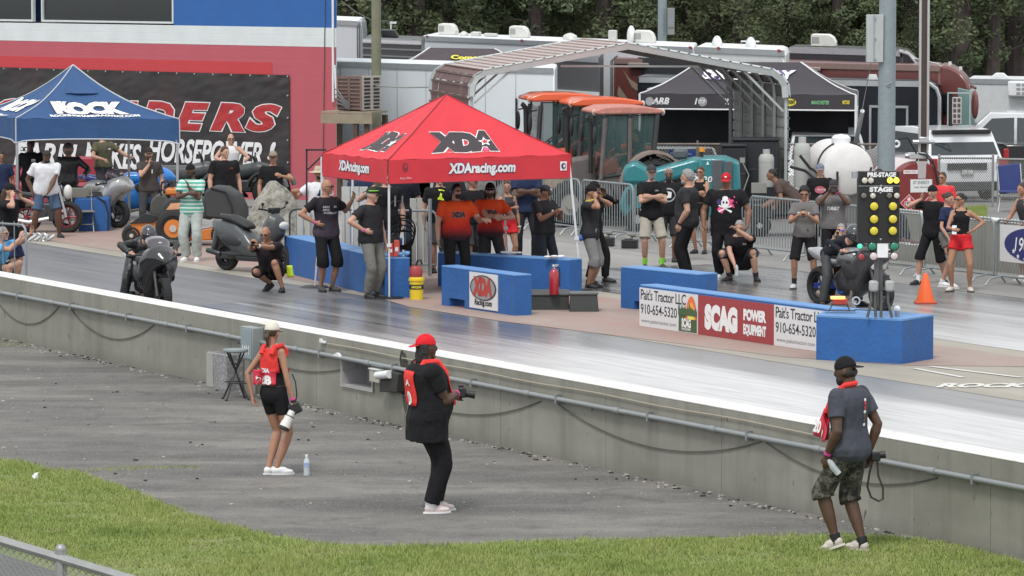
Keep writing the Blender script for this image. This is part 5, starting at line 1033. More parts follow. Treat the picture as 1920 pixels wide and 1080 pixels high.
for x in (-.06, .06): mb = MB(); mb.cone((x, 0, 1.32), (x, 0, 1.5), .012); mb.build('hook', whp, t_)
zb = .66
for lab, px, m_, hh, wd in (('red and white snack carton on the blue barrier', 733, (.5, .03, .03), .22, .09), ('tall red snack bag on the blue barrier', 744, (.6, .08, .04), .27, .1)):
    q = W(px, 480, 68.95); q.z = zb; t_ = thing('carton', lab, 'carton', q); mb = MB(); mb.box((0, 0, hh/2), (wd, .08, hh), tap=(.85, .6)); mb.build('pack', mat('pack_'+lab[:4].strip()+str(px), m_, .35), t_, bevel=.01); mb = MB(); mb.box((0, -.042, hh*.45), (wd*.5, .004, hh*.25)); mb.build('label', wht, t_, smooth=False)
r = random.Random(4); q = W(757, 484, 68.95); mb = MB(); [mb.ell((r.uniform(-.08, .08), r.uniform(-.06, .06), .035+r.uniform(0, .03)), (.04, .04, .035), nu=8, nv=6) for _ in range(9)]; o = fbuild(mb, 'plastic_bag', mat('clear_blue_bag', (.15, .35, .6), .2), None, .012); o.location = (q.x, q.y, zb); tag(o, 'crumpled clear blue plastic bag on the blue barrier end', 'bag')
for lab, px, py, Yd in (('white folded towel lying on the barrier under the red tent', 1040, 478, 69.6), ('small white rag lying on the far blue barrier', 958, 467, 70.6)):
    q = W(px, py, Yd); mb = MB(); [mb.ell((r.uniform(-.13, .13), r.uniform(-.05, .05), .02+r.uniform(0, .02)), (.07, .05, .02), nu=10, nv=6) for _ in range(8)]; o = fbuild(mb, 'towel', mat('towel_white', (.72, .72, .74), .9), None, .012); o.location = (q.x, q.y, .585); tag(o, lab, 'towel')
# boulder
p = W(512, 430, 79.5); mb = MB()
def rock(q):
    n1 = noise.noise(q*1.6)*.22+noise.noise(q*4)*.09; k = q.normalized(); s = 1-.42*max(0, q.z); return V((q.x*s*(1+n1)+.05, q.y*s*(1+n1), q.z*(1+n1*.5)))
mb.ell((0, 0, .35), (.62, .55, 1.0), nu=26, nv=22, fn=rock); ROCK = newmat('grey_granite', .9); t, n, b = nodes(ROCK); c = n.new('ShaderNodeTexCoord').outputs['Object']
v_ = ramp(t, tnoise(t, c, 7, 9, .8), [(.36, (.09, .088, .07)), (.5, (.3, .29, .25)), (.68, (.5, .49, .45))]); t.links.new(v_, b.inputs['Base Color']); bp = n.new('ShaderNodeBump'); bp.inputs['Strength'].default_value = .8; bp.inputs['Distance'].default_value = .03; t.links.new(tnoise(t, c, 14, 8, .75), bp.inputs['Height']); t.links.new(bp.outputs[0], b.inputs['Normal'])
me = fuse(mb, .03, sm=1, wr=.03, wf=7); me.materials.append(ROCK); o = place('boulder', me, None, (p.x, p.y, 0)); tag(o, 'tall pale grey granite boulder between the crowd and the tents', 'boulder')
# foreground stool, bottle
p = G(442, 750); t_ = thing('folding_stool', 'black folding stool with a round grey seat by the wall', 'stool', p, R_(15)); mb = MB(); mb.rev([(0, 0), (.15, 0), (.16, .015), (.155, .035), (0, .045)], (0, 0, .6)); mb.build('seat', mat('grey_vinyl_seat', (.2, .24, .25), .5), t_)
for k in range(4): a = R_(45+90*k); mb = MB(); mb.path([(-.13*math.cos(a), -.13*math.sin(a), .6), (.2*math.cos(a), .17*math.sin(a), 0)], .011, 6); mb.ell((.2*math.cos(a), .17*math.sin(a), .015), (.018, .018, .015), nu=8, nv=6); mb.build('leg', blk, t_)
mb = MB(); mb.path([(-.12, -.11, .22), (.12, -.11, .22)], .008, 5); mb.path([(-.12, .11, .22), (.12, .11, .22)], .008, 5); mb.path([(-.06, -.04, .45), (.06, .04, .45)], .008, 5); mb.build('brace', blk, t_)
p = G(575, 892); t_ = thing('water_bottle', 'clear water bottle standing on the asphalt by the woman', 'bottle', p); mb = MB(); mb.rev([(0, 0), (.03, 0), (.033, .01), (.031, .05), (.033, .09), (.033, .14), (.028, .17), (.013, .195), (.013, .205), (0, .205)], n=16); mb.build('bottle_body', mat('clear_plastic', (.75, .82, .85), .08, alpha=.55, spec=.8), t_)
mb = MB(); mb.rev([(.0335, .095), (.0342, .095), (.0342, .14), (.0335, .14)], n=16); mb.build('label', mat('label_blue_white', (.3, .4, .6), .5, var=.5, sc=40), t_); mb = MB(); mb.cone((0, 0, .205), (0, 0, .225), .015); mb.build('cap', wht, t_)
p = G(67, 905); mb = MB(); mb.add([(-.02, 0, 0), (.02, .01, .01), (.03, 0, .07), (-.01, .02, .06), (-.04, 0, .03)], [(0, 1, 2), (0, 2, 3), (0, 3, 4)]); o = mb.build('litter', wht, smooth=False); o.location = p+V((0, 0, .04)); tag(o, 'small white scrap of litter in the grass at left', 'litter')
# foreground chain-link fence corner
def chainlink(label, p, q, h, m_, cell=.06, wr=.0022, rail=.024, posts=(), z0=.03, top=True, name='chain_link_fence', rad=None):
    d = (q-p); L = d.length; t_ = thing(name, label, 'fence', p, math.atan2(d.y, d.x)); k = d.z/L
    mb = MB(); n = int((L+h)/cell)
    for i in range(-int(h/cell), int(L/cell)+1):
        for s in (1, -1):
            x0 = i*cell; x1 = x0+(h-z0); a, b_ = (x0, z0), (x1, h)
            if s < 0: a, b_ = (x0, h), (x1, z0)
            # clip to 0..L
            (xa, za), (xb, zb) = a, b_; 
            if xb <= 0 or xa >= L: continue
            if xa < 0: za = lerp(za, zb, -xa/(xb-xa)); xa = 0
            if xb > L: zb = lerp(za, zb, (L-xa)/(xb-xa)); xb = L
            A, B2 = V((xa, .003*s, za+k*xa)), V((xb, .003*s, zb+k*xb)); w_ = V((wr, 0, wr if s < 0 else -wr)); mb.add([A-w_, A+w_, B2+w_, B2-w_, A+V((0, wr*2, 0)), B2+V((0, wr*2, 0))], [(0, 1, 2, 3), (0, 4, 5, 3), (1, 4, 5, 2)])
    if top:
        for i in range(int(L/cell)): x = i*cell; mb.add([(x-wr, 0, h+k*x), (x+wr, 0, h+k*x), (x+cell*.5, 0, h+.035+k*x)], [(0, 1, 2)])
    o = mb.build('mesh', m_, t_, smooth=False, fix=False); o['kind'] = 'stuff'
    mb = MB(); mb.cone((0, 0, h-.03), (L, 0, h-.03+k*L), rail, n=8); mb.build('top_rail', m_, t_)
    for x in posts: mb = MB(); mb.cone((x, .02, -.3+k*x), (x, .02, h+.02+k*x), rail*1.3, n=8); mb.ell((x, .02, h+.03+k*x), (rail*1.15,)*3, nu=8, nv=6); mb.build('post', m_, t_)
    return t_, L
ZF = mat('fence_zinc', (.33, .34, .33), .45, .45, var=.2, sc=12)
A_ = W(-150, 961, 31.0); B_ = W(270, 1088, 30.2)
L_ = (B_-A_).length; hh = 1.3; A0 = V((A_.x, A_.y, A_.z-hh)); B0 = V((B_.x, B_.y, B_.z-hh)); chainlink('chain link fence with a thick top rail in the bottom left corner', A0, B0, hh, ZF, .055, .0032, .036, (L_*.615,), top=True)
mb = MB(); mb.box(((A_.x+B_.x)/2, 30.9, 2.0), (3, .02, 2.6), MX.Rotation(math.atan2(B_.y-A_.y, B_.x-A_.x), 3, 'Z')); 
o = mb.build('grandstand_screen', mat('screen_cloth', (.09, .09, .095), .9), smooth=False) if False else None
# ================================================================ FAR FENCE
f0 = B(1180, 98.6); f1 = B(1652, 97.2); chainlink('rusty topped chain link fence behind the propane cylinders', f0, f1, 1.42, mat('rusty_fence', (.27, .23, .2), .7, .3, var=.3), .075, .0035, .02, [0, 1.6, 3.2, 4.8], name='chain_link_fence')
g0_ = B(1760, 95.6); g1_ = B(1861, 94.7); chainlink('chain link gate panel in front of the white rear hatch', g0_, g1_, 1.12, ZF, .06, .003, .022, [.0, (g1_-g0_).length], top=False)
g0_ = B(1871, 94.6); g1_ = B(2010, 93.6); chainlink('chain link gate panel at the right edge before the folding chair', g0_, g1_, 1.1, ZF, .06, .003, .022, [.0], top=False)
# ================================================================ CARS
def wheel(par, x, y, r=.34, w_=.22, rim=None, n=18):
    mb = MB(); mb.torus((x, y, r), r-.09, .1, (0, 1, 0), n, 8, 1.05*w_/.2); wh = mb.build('wheel', rub, par)
    mb = MB(); mb.cone((x, y-w_*.35, r), (x, y+w_*.35, r), r-.12, r-.12, 14); mb.build('rim', rim or alu, wh); return wh
def car(label, cat, p, rz, prof, L, wid, paint, wins, rear=None, name='parked_car', wr=.35, wx=(.19, .8)):
    """prof: side outline (x, z) from rear to front; sides lean in above the belt"""
    t_ = thing(name, label, cat, p, rz); hw = wid/2; belt = 1.02
    def row(y): return [V((x, y*(1 if z < belt else 1-.16*(z-belt)/.7), z)) for x, z in prof]
    mb = MB(); ys = [-hw, -hw*.97, -hw*.5, 0, hw*.5, hw*.97, hw]; rows = []
    for y in ys:
        k = .97 if abs(y) == hw else 1; rows.append([V((L/2+(q.x-L/2)*k, q.y, .5+(q.z-.5)*(k if abs(y) == hw else 1))) for q in row(y)])
    mb.loft(rows); mb.build('body', paint, t_, ang=30, bevel=.02)
    for nm, pts, side in wins:
        mb = MB()
        if side == 's':
            for s_ in (-1, 1): mb = MB(); mb.add([V((x, s_*(hw*(1-.16*max(0, z-belt)/.7)+.006), z)) for x, z in pts], [tuple(range(len(pts)))]); mb.build(nm, glass_b, t_, smooth=False)
        elif side == 'x':   # across the car between two profile points
            (xa, za), (xb, zb) = pts; wa, wb = (hw*(1-.16*max(0, z-belt)/.7)*.9 for z in (za, zb)); d = V((xb-xa, 0, zb-za)).normalized(); nn = V((-d.z, 0, d.x)); nn = nn if nn.z > 0 else -nn; nn = nn*.012
            mb.quad(V((xa, -wa, za))+nn, V((xa, wa, za))+nn, V((xb, wb, zb))+nn, V((xb, -wb, zb))+nn); mb.build(nm, glass_b, t_, smooth=False)
    for fx in wx:
        for s_ in (-1, 1): wheel(t_, L*fx, s_*(hw-.1), wr)
    return t_
WCAR = mat('white_car_paint', (.74, .76, .78), .2, var=.02, coat=.6); SCAR = mat('silver_white_paint', (.6, .62, .64), .25, var=.03, coat=.5)
suvp = [(0, .45), (.0, .95), (.12, 1.1), (.35, 1.55), (.45, 1.7), (1.5, 1.77), (2.9, 1.72), (3.6, 1.15), (4.6, 1.0), (4.75, .75), (4.75, .4)]
p = B(1813, 101.2); s_ = car('white sport utility car seen from behind through the chain link gate', 'car', p, R_(107), suvp, 4.75, 1.95, WCAR, [('rear_window', ((.13, 1.12), (.37, 1.55)), 'x'), ('side_window', [(.6, 1.15), (.65, 1.6), (2.7, 1.62), (3.35, 1.15)], 's'), ('windscreen', ((2.95, 1.68), (3.55, 1.2)), 'x')], name='parked_car')
mb = MB(); mb.box((.36, 0, 1.66), (.12, 1.5, .1)); mb.build('spoiler', blk, s_, bevel=.02)
mb = MB(); mb.box((-.02, 0, .85), (.04, 1.0, .16)); mb.build('trim_panel', blk, s_, smooth=False); mb = MB(); mb.box((-.03, 0, .72), (.02, .31, .17)); mb.build('licence_plate', mat('plate_grey', (.3, .3, .3), .5), s_, smooth=False); mb = MB(); mb.box((-.03, 0, .38), (.1, 1.8, .22)); mb.build('bumper', mat('dark_bumper', (.05, .05, .055), .5), s_, bevel=.03)
letters('KEM 7088', .27, .1, lambda x, y, f=0: V((-.043, -x, .72+y)), whp, s_, bold=.03)
for y in (-.86, .86): mb = MB(); mb.box((-.02, y, .9), (.08, .2, .3)); mb.build('tail_lamp', mat('tail_red', (.35, .02, .03), .25), s_, bevel=.03)
trp = [(0, .5), (0, 1.15), (1.75, 1.18), (1.8, 1.75), (1.95, 1.95), (3.5, 1.98), (4.25, 1.32), (5.5, 1.25), (5.7, 1.05), (5.75, .5)]
p = B(2132, 107.5); p2_ = car('silver white pickup truck parked at the right edge beyond the maroon motorhome', 'pickup truck', p, R_(172), trp, 5.75, 2.05, SCAR, [('side_window', [(1.95, 1.3), (2.0, 1.82), (2.85, 1.86), (2.85, 1.28)], 's'), ('side_window', [(2.92, 1.28), (2.92, 1.86), (3.45, 1.84), (3.95, 1.35), (3.7, 1.22)], 's'), ('windscreen', ((3.55, 1.94), (4.22, 1.36)), 'x')], wr=.4, name='pickup_truck'); p2_.scale = (1.05, 1.05, 1.1)
mb = MB(); mb.box((3.75, 1.14, 1.38), (.22, .2, .26)); mb.build('mirror', mat('chrome_mirror', (.5, .52, .55), .15, .8), p2_, bevel=.04); mb = MB(); mb.box((3.75, 1.14, 1.24), (.2, .19, .12)); mb.build('mirror_base', blk, p2_, bevel=.03)
mb = MB(); mb.box((2.3, 1.04, 1.1), (.25, .04, .06)); mb.build('handle', alu, p2_, bevel=.01)
p = B(1915, 103.5); mb = MB(); t_ = thing('tailgate_truck', 'black pickup bed corner with a tall red tail lamp at the right edge', 'pickup truck', p, R_(5)); mb.box((.55, 1.2, .95), (1.9, 2.4, .85)); mb.build('bed', mat('black_truck_paint', (.012, .012, .015), .2, coat=.5), t_, bevel=.06); mb = MB(); mb.box((-.38, -.02, 1.02), (.14, .06, .5)); mb.build('tail_lamp', mat('tail_red', (.35, .02, .03), .25), t_, bevel=.03); wheel(t_, .6, .2, .4)
fvp = [(0, .4), (0, .85), (.25, 1.05), (.95, 1.12), (1.7, 1.7), (2.6, 1.82), (4.1, 1.8), (4.6, 1.3), (4.7, .45)]
p = B(1530, 103.2); s2 = car('white van facing the camera behind the propane tank', 'van', p-V((0, 4.4, 0)), R_(88), fvp, 4.7, 1.95, WCAR, [('windscreen', ((1.0, 1.16), (1.66, 1.67)), 'x'), ('side_window', [(1.35, 1.15), (1.8, 1.6), (3.8, 1.6), (4.0, 1.15)], 's')])
mb = MB(); mb.box((-.01, 0, .66), (.05, 1.4, .22)); mb.build('grille', blk, s2, bevel=.03)
p = B(1285, 103); s3 = car('pale sedan nosing out behind the rusty topped fence', 'car', p-V((0, 4.2, 0)), R_(97), [(0, .35), (0, .72), (.3, .88), (1.1, .95), (1.9, 1.38), (3.1, 1.42), (4.0, 1.0), (4.6, .9), (4.65, .4)], 4.65, 1.85, mat('pale_blue_paint', (.5, .56, .6), .25, coat=.5), [('windscreen', ((1.15, .97), (1.85, 1.36)), 'x'), ('side_window', [(1.5, .98), (2.0, 1.32), (3.0, 1.32), (3.6, .98)], 's')])
p = B(792, 107); s4 = car('silver grey sport utility car with roof rails left of the brown carport', 'car', p, R_(12), suvp, 4.75, 1.95, mat('silver_paint', (.4, .42, .44), .25, .3, coat=.5), [('side_window', [(.6, 1.15), (.65, 1.6), (2.7, 1.62), (3.35, 1.15)], 's'), ('rear_window', ((.13, 1.12), (.37, 1.55)), 'x')], wr=.36); s4.location = s4.location+V((-1.9, 0, 0))
for y in (-.6, .6): mb = MB(); mb.path([(.8, y, 1.76), (.9, y, 1.86), (2.7, y, 1.86), (2.8, y, 1.76)], .03, 6); mb.build('roof_rail', blk, s4)

# ================================================================ FUEL TANKS AND CYLINDERS
def tank(label, px, Y, r, L, zc, rz, m_, face=None, nm='fuel_tank'):
    t_ = thing(nm, label, 'tank', B(px, Y, 0), rz); mb = MB(); mb.rev([(0, 0), (r*.6, .02), (r*.93, .1), (r, .22), (r, L-.22), (r*.93, L-.1), (r*.6, L-.02), (0, L)] if not face else [(0, 0), (r*.985, 0), (r, .03), (r, L-.03), (r*.985, L), (0, L)], (0, 0, zc), (0, 1, 0), 36); mb.build('shell', m_, t_)
    for y in (L*.2, L*.8): mb = MB(); mb.prism([(-r*.9, 0), (r*.9, 0), (r*.75, zc-r*.6), (-r*.75, zc-r*.6)], y-.06, y+.06); mb.build('saddle', mat('tank_saddle', (.3, .29, .28), .7), t_, smooth=False)
    return t_
pt = tank('round ended white propane tank behind the onlookers in grey tees', 1592, 88.0, .54, 3.0, 1.12, R_(4), mat('cream_white_tank', (.74, .72, .7), .4, dirt=.12, dcol=(.55, .42, .4)), nm='propane_tank')
mb = MB(); mb.torus((0, .7, 1.12), .565, .018, (0, 1, 0), 36, 6); mb.build('strap', blk, pt); mb = MB(); mb.rev([(0, 0), (.2, 0), (.2, .14), (.14, .2), (0, .22)], (-.05, .8, 1.62)); mb.build('dome_cover', whp, pt); mb = MB(); mb.path([(-.25, -.05, .6), (-.25, -.06, 1.1)], .025); mb.path([(.15, -.3, .25), (.42, -.3, 1.2)], .025); mb.build('prop', blk, pt)
rt = tank('dark red diesel fuel tank with white labels and hazard diamonds', 1725, 88.2, .535, 2.4, .74, R_(8), mat('tank_oxide_red', (.22, .03, .028), .5, var=.06), True)
mb = MB(); mb.rev([(.54, .5), (.545, .5), (.545, 2.2), (.54, 2.2)], (0, 0, .74), (0, 1, 0), 36); mb.build('white_shell', mat('pinkish_white_shell', (.6, .52, .52), .45, dirt=.2, dcol=(.5, .35, .35)), rt)
fo = lambda x, z: flat((x, -.004, z), (1, 0, 0), (0, 0, 1)); rct = lambda w_, h_: [(-w_/2, -h_/2), (w_/2, -h_/2), (w_/2, h_/2), (-w_/2, h_/2)]
shape(rct(.46, .27), fo(.03, .79), wht, rt); letters('BT ENERGY', .34, .07, fo(.03, .86), mat('grey_type', (.25, .25, .26), .6), rt, bold=.02, off=.006); letters('FUEL SERVICE', .3, .03, fo(.03, .76), blt, rt, bold=.01, off=.006)
shape(rct(.3, .08), fo(-.2, 1.08), wht, rt); letters('DIESEL FUEL', .25, .035, fo(-.2, 1.085), redt, rt, off=.006)
shape([(-.08, -.16), (.08, -.16), (.09, .0), (.09, .12), (.13, .2), (-.13, .2), (-.09, .12), (-.09, .0)], fo(.04, 1.1), mat('pale_stripe', (.5, .45, .45), .5), rt)
for x, s in ((-.23, '1993'), (.24, 'FLAMMABLE')):
    z = .44; shape([(-.18, 0), (0, -.18), (.18, 0), (0, .18)], fo(x, z), wht, rt); shape([(-.165, 0), (0, -.165), (.165, 0), (0, .165)], fo(x, z), mat('hazard_red', (.6, .03, .05), .5), rt, off=.006)
    shape([(-.03, .04), (.03, .04), (.035, .08), (.005, .14), (0, .1), (-.02, .11), (-.035, .07)], fo(x, z), wht, rt, off=.008)
    if s == '1993': shape(rct(.19, .075), fo(x, z-.01), wht, rt, off=.008)
    letters(s, .17 if s == '1993' else .24, .055 if s == '1993' else .035, fo(x, z-.01), blt if s == '1993' else wht, rt, bold=.03, off=.012)
mb = MB(); mb.path([(.0, .3, 1.28), (.02, .2, 1.45), (.15, .1, 1.42), (.3, -.05, 1.2), (.38, -.06, .8), (.42, -.05, .4)], .022, 6); mb.path([(.15, .2, 1.5), (.28, .0, 1.3), (.36, -.08, .9), (.4, -.08, .5)], .014, 6); mb.path([(-.45, .1, 1.75), (-.25, .05, 1.78), (-.05, .1, 1.45)], .018, 6); mb.build('fuel_hose', rub, rt)
mb = MB(); mb.box((-.0, .3, 1.4), (.36, .22, .13)); mb.cone((-.25, .3, 1.4), (.25, .3, 1.4), .05); mb.build('pump', alu, rt, bevel=.02); mb = MB(); mb.torus((-.5, .0, 1.66), .06, .025, (0, 1, 0), 12, 6, 1); mb.build('nozzle', whp, rt)
def cyl_tank(label, px, Y, r, h, z):
    t_ = thing('gas_cylinder', label, 'gas cylinder', B(px, Y, z)); mb = MB(); mb.rev([(0, 0), (r*.95, 0), (r, .04), (r, h*.66), (r*1.02, h*.66), (r*1.02, h*.69), (r, h*.69), (r, h*.78), (r*.8, h*.86), (r*.4, h*.88), (0, h*.88)], n=24); mb.build('shell', mat('cylinder_grey', (.42, .43, .41), .45, dirt=.15), t_)
    mb = MB(); mb.rev([(r*.42, h*.84), (r*.46, h*.84), (r*.46, h), (r*.42, h)], n=16); mb.build('collar', mat('cylinder_grey', (.42, .43, .41), .45), t_); mb = MB(); mb.box((0, 0, h*.92), (.05, .05, .08)); mb.build('valve', mat('brass', (.4, .3, .12), .4, .7), t_); return t_
cyl_tank('tall grey gas cylinder beside the white propane tank', 1504, 89, .175, 1.05, .72); cyl_tank('short grey gas cylinder right of the black storage boxes', 1437, 89, .16, .78, .73)
BX = mat('black_storage', (.018, .02, .025), .55)
for lab, px, Y, w_, d_, h_, z in (('big black storage cabinet under the right side of the carport', 1416, 91.5, .98, .7, 1.6, 0), ('lower black storage bin beside the big cabinet', 1375, 90.8, .5, .6, 1.5, 0)):
    t_ = thing('cabinet', lab, 'cabinet', B(px, Y, z)); mb = MB(); mb.box((0, 0, h_/2), (w_, d_, h_)); mb.build('body', BX, t_, bevel=.04); mb = MB(); mb.box((0, 0, h_+.02), (w_+.05, d_+.05, .06)); mb.build('lid', BX, t_, bevel=.02); mb = MB(); mb.box((0, -d_/2-.004, h_*.62), (w_*.96, .012, .02)); mb.build('seam', mat('seam_grey', (.07, .07, .07), .5), t_, smooth=False)

# ================================================================ TEAL SWEEPER
TEAL = mat('teal_plastic', (.03, .2, .22), .35, var=.06, coat=.2, dirt=.1, dcol=(.12, .25, .25)); DGR = mat('dark_grey_plastic', (.08, .09, .1), .5)
sw = thing('sweeper', 'teal floor sweeper machine with a rounded front and grey panel', 'sweeper', B(1290, 85.5, 0), R_(-3)); S2 = 93.6
def sx(px): return (px-1290)/S2
def sz(py): return W(1290, py, 85.5).z
mb = MB(); mb.prism([(sx(1310), .3), (sx(1310), sz(296)), (sx(1360), sz(296)), (sx(1386), sz(306)), (sx(1393), .3)], 0, 1.3); mb.build('rear_body', TEAL, sw, bevel=.05)
mb = MB(); mb.prism([(sx(1172), .25), (sx(1160), .5), (sx(1166), sz(365)), (sx(1185), sz(335)), (sx(1215), sz(322)), (sx(1300), sz(298)), (sx(1316), sz(300)), (sx(1316), sz(322)), (sx(1240), sz(345)), (sx(1220), sz(372)), (sx(1214), .25)], .1, 1.2); mb.build('front_body', TEAL, sw, bevel=.07)
mb = MB(); mb.prism([(sx(1166), sz(345)), (sx(1170), sz(312)), (sx(1190), sz(304)), (sx(1215), sz(318)), (sx(1222), sz(345))], .05, 1.25); mb.build('front_cover', TEAL, sw, bevel=.07)
mb = MB(); mb.box((sx(1345), -.02, (sz(300)+.35)/2), (.2, .08, sz(300)-.35)); mb.box((sx(1366), -.02, (sz(302)+.35)/2), (.16, .08, sz(302)-.35)); mb.build('grey_panel', DGR, sw, bevel=.015)
mb = MB(); mb.box((sx(1179), .06, sz(370)), (.07, .05, .3)); mb.build('front_vent', blk, sw, smooth=False)
letters('M20', .34, .12, flat((sx(1320), -.012, sz(336)), (1, 0, 0), (0, 0, 1)), wht, sw, bold=.02, shear=.1); shape([(-.03, -.03), (.03, -.03), (0, .05)], flat((sx(1327), -.01, sz(306)), (1, 0, 0), (0, 0, 1)), wht, sw)
mb = MB(); mb.cone((sx(1316), .4, sz(297)), (sx(1316), .4, sz(284)), .035); mb.build('beacon_stem', blk, sw); mb = MB(); mb.cone((sx(1316), .4, sz(286)), (sx(1316), .4, sz(278)), .06); mb.build('beacon', mat('amber_beacon', (.75, .3, .03), .3), sw)
mb = MB(); mb.box((sx(1275), .6, sz(291)), (.3, .4, .2)); mb.build('seat', DGR, sw, bevel=.05)
for x, y in ((sx(1195), .15), (sx(1370), .15), (sx(1195), 1.1), (sx(1370), 1.1)): wheel(sw, x, y, .25, .16)
for lab, px in (('small blue sponsor sign on the fence behind the teal sweeper', 1264), ('wider blue sponsor sign on the fence behind the teal sweeper', 1290)):
    q = W(px, 288, 97.6); t_ = thing('sign', lab, 'sign', q); mb = MB(); mb.box((0, 0, 0), (.24 if px < 1280 else .34, .02, .16)); mb.build('panel', mat('sign_blue', (.03, .1, .4), .5), t_, smooth=False); letters('FUEL' if px < 1280 else 'Service', .17, .06, flat((0, -.012, 0), (1, 0, 0), (0, 0, 1)), wht, t_)

# ================================================================ TRACTORS (facing left)
TOR = mat('tractor_orange', (.75, .13, .05), .35, var=.06, coat=.3); TFD = mat('faded_tractor_roof', (.5, .2, .16), .6, var=.2, sc=3, dirt=.9, dcol=(.55, .46, .38)); TFD.node_tree.nodes['Noise Texture.001'].inputs['Scale'].default_value = 7; CAB = mat('cab_frame', (.04, .042, .045), .5); RST = mat('worn_grey_pillar', (.13, .115, .11), .7, var=.3)
def tractor(label, px, Y, roofm, old=False):
    t_ = thing('tractor', label, 'tractor', B(px, Y, 0), R_(10)); H_ = 2.5
    # cab lower body, roof, pillars, glass
    mb = MB(); mb.prism([(-.75, .55), (-.75, .95), (-.55, 1.05), (.35, 1.1), (.62, .9), (.62, .5)], -.62, .62); mb.build('cab_floor', RST if old else CAB, t_, bevel=.02)
    rp = [(-.92, H_-.15), (-.9, H_-.09), (-.6, H_-.01), (-.1, H_), (.4, H_-.02), (.8, H_-.08), (.84, H_-.15), (.7, H_-.17), (-.8, H_-.18)]; mb = MB(); mb.prism(rp, -.7, .7); mb.build('roof', roofm, t_, bevel=.05)
    pil = [((-.72, .98), (-.62, H_-.26)), ((-.02, 1.05), (0, H_-.26)), ((.55, 1.1), (.68, H_-.18))]
    for (x0, z0), (x1, z1) in pil:
        for y in (-.63, .63): mb = MB(); mb.cone((x0, y, z0), (x1, y, z1), .06, n=6); mb.build('pillar', RST if old and x0 < 0 else CAB, t_)
    for q in (((-.68, 1.02), (-.6, H_-.2), (-.05, H_-.2), (-.06, 1.08)), ((.03, 1.08), (.05, H_-.2), (.62, H_-.2), (.5, 1.12))):
        for y in (-.62, .62): mb = MB(); mb.add([V((x, y, z)) for x, z in q], [(0, 1, 2, 3)]); mb.build('pane', glasst, t_, smooth=False); mb = MB(); mb.path([V((x, y*1.01, z)) for x, z in q], .03, 4, closed=True); mb.build('window_frame', CAB, t_, smooth=False)
    mb = MB(); mb.quad(V((.56, -.6, 1.1)), V((.56, .6, 1.1)), V((.68, .6, H_-.28)), V((.68, -.6, H_-.28))); mb.build('rear_pane', glasst, t_, smooth=False)
    mb = MB(); mb.quad(V((-.72, -.6, 1.0)), V((-.72, .6, 1.0)), V((-.64, .6, H_-.28)), V((-.64, -.6, H_-.28))); mb.build('windscreen', glasst, t_, smooth=False)
    mb = MB(); mb.box((.2, 0, 1.25), (.45, .45, .12)); mb.box((.42, 0, 1.55), (.12, .45, .6)); mb.build('seat', CAB, t_, bevel=.04); mb = MB(); mb.torus((-.28, 0, 1.5), .19, .018, (-.6, 0, 1), 18, 6); mb.cone((-.28, 0, 1.5), (-.48, 0, 1.05), .03); mb.build('steering_wheel', blk, t_)
    mb = MB(); mb.prism([(-.6, 1.0), (-.55, 1.25), (-.3, 1.45), (-.2, 1.4), (-.1, 1.1)], -.2, .2); mb.build('console', TOR, t_, bevel=.04)
    mb = MB(); mb.prism([(-2.1, .62), (-2.12, 1.15), (-1.95, 1.32), (-.8, 1.45), (-.74, .62)], -.36, .36); mb.build('hood', RST if old else TOR, t_, bevel=.06); mb = MB(); mb.box((-1.4, 0, .55), (1.5, .5, .3)); mb.build('chassis', CAB, t_, bevel=.02)
    mb = MB(); mb.box((-2.13, 0, .95), (.03, .5, .4)); mb.build('grille', blk, t_, smooth=False)
    mb = MB(); mb.path([(-.95, -.5, 1.1), (-.95, -.5, 2.05), (-.97, -.52, 2.2), (-1.06, -.54, 2.28)], [.05, .065, .06, .05], 8); mb.build('exhaust', blk, t_)
    for y in (-.72, .72): mb = MB(); mb.ell((-.9, y, 1.9), (.05, .07, .19)); mb.path([(-.72, y*.9, 2.15), (-.9, y, 2.12)], .015); mb.build('mirror', blk, t_)
    for x in (-.86, .84): mb = MB(); mb.ell((x, -.5, H_-.14), (.06, .07, .07)); mb.build('work_lamp', mat('lamp_glass', (.6, .6, .58), .2), t_)
    # fender arcs and wheels
    for y in (-.78, .78):
        mb = MB(); r0, r1 = .8, .86; arc = [R_(a) for a in range(10, 176, 12)]; cx, cz = .55, .72
        rings = [[V((cx+math.cos(a)*r, y+dy, cz+math.sin(a)*r)) for r, dy in ((r0, -.2), (r1, -.2), (r1, .2), (r0, .2))] for a in arc]; mb.loft(rings); mb.build('fender', mat('faded_fender', (.3, .23, .2), .6, dirt=.4, dcol=(.4, .35, .3)) if old else TOR, t_)
        for x, r_, w_ in ((.55, .72, .4), (-1.55, .48, .3)):
            mb = MB(); mb.torus((x, y, r_), r_-.14, .15, (0, 1, 0), 28, 8, w_/.3); wh = mb.build('wheel', rub, t_); mb = MB(); mb.cone((x, y-.08, r_), (x, y+.08, r_), r_-.22, r_-.22, 20); mb.cone((x, y-.14, r_), (x, y+.14, r_), .1); mb.build('rim', mat('rim_grey', (.35, .33, .3), .5), wh)
            mb = MB()
            for k in range(18): a = k*6.283/18; mb.box((x+math.cos(a)*(r_-.01), y, r_+math.sin(a)*(r_-.01)), (.06, w_*.9, .05), MX.Rotation(-a, 3, 'Y'))
            mb.build('tread', rub, wh, smooth=False)['kind'] = 'stuff'
    mb = MB(); mb.path([(-.55, -.66, .95), (-.3, -.7, .5), (-.28, -.7, .3)], .02); mb.box((-.3, -.7, .3), (.3, .15, .03)); mb.box((-.32, -.7, .5), (.3, .15, .03)); mb.build('step', blk, t_)
    return t_
t1 = tractor('old tractor with a peeling faded roof nearest the teal sweeper', 1170, 88.0, TFD, True)
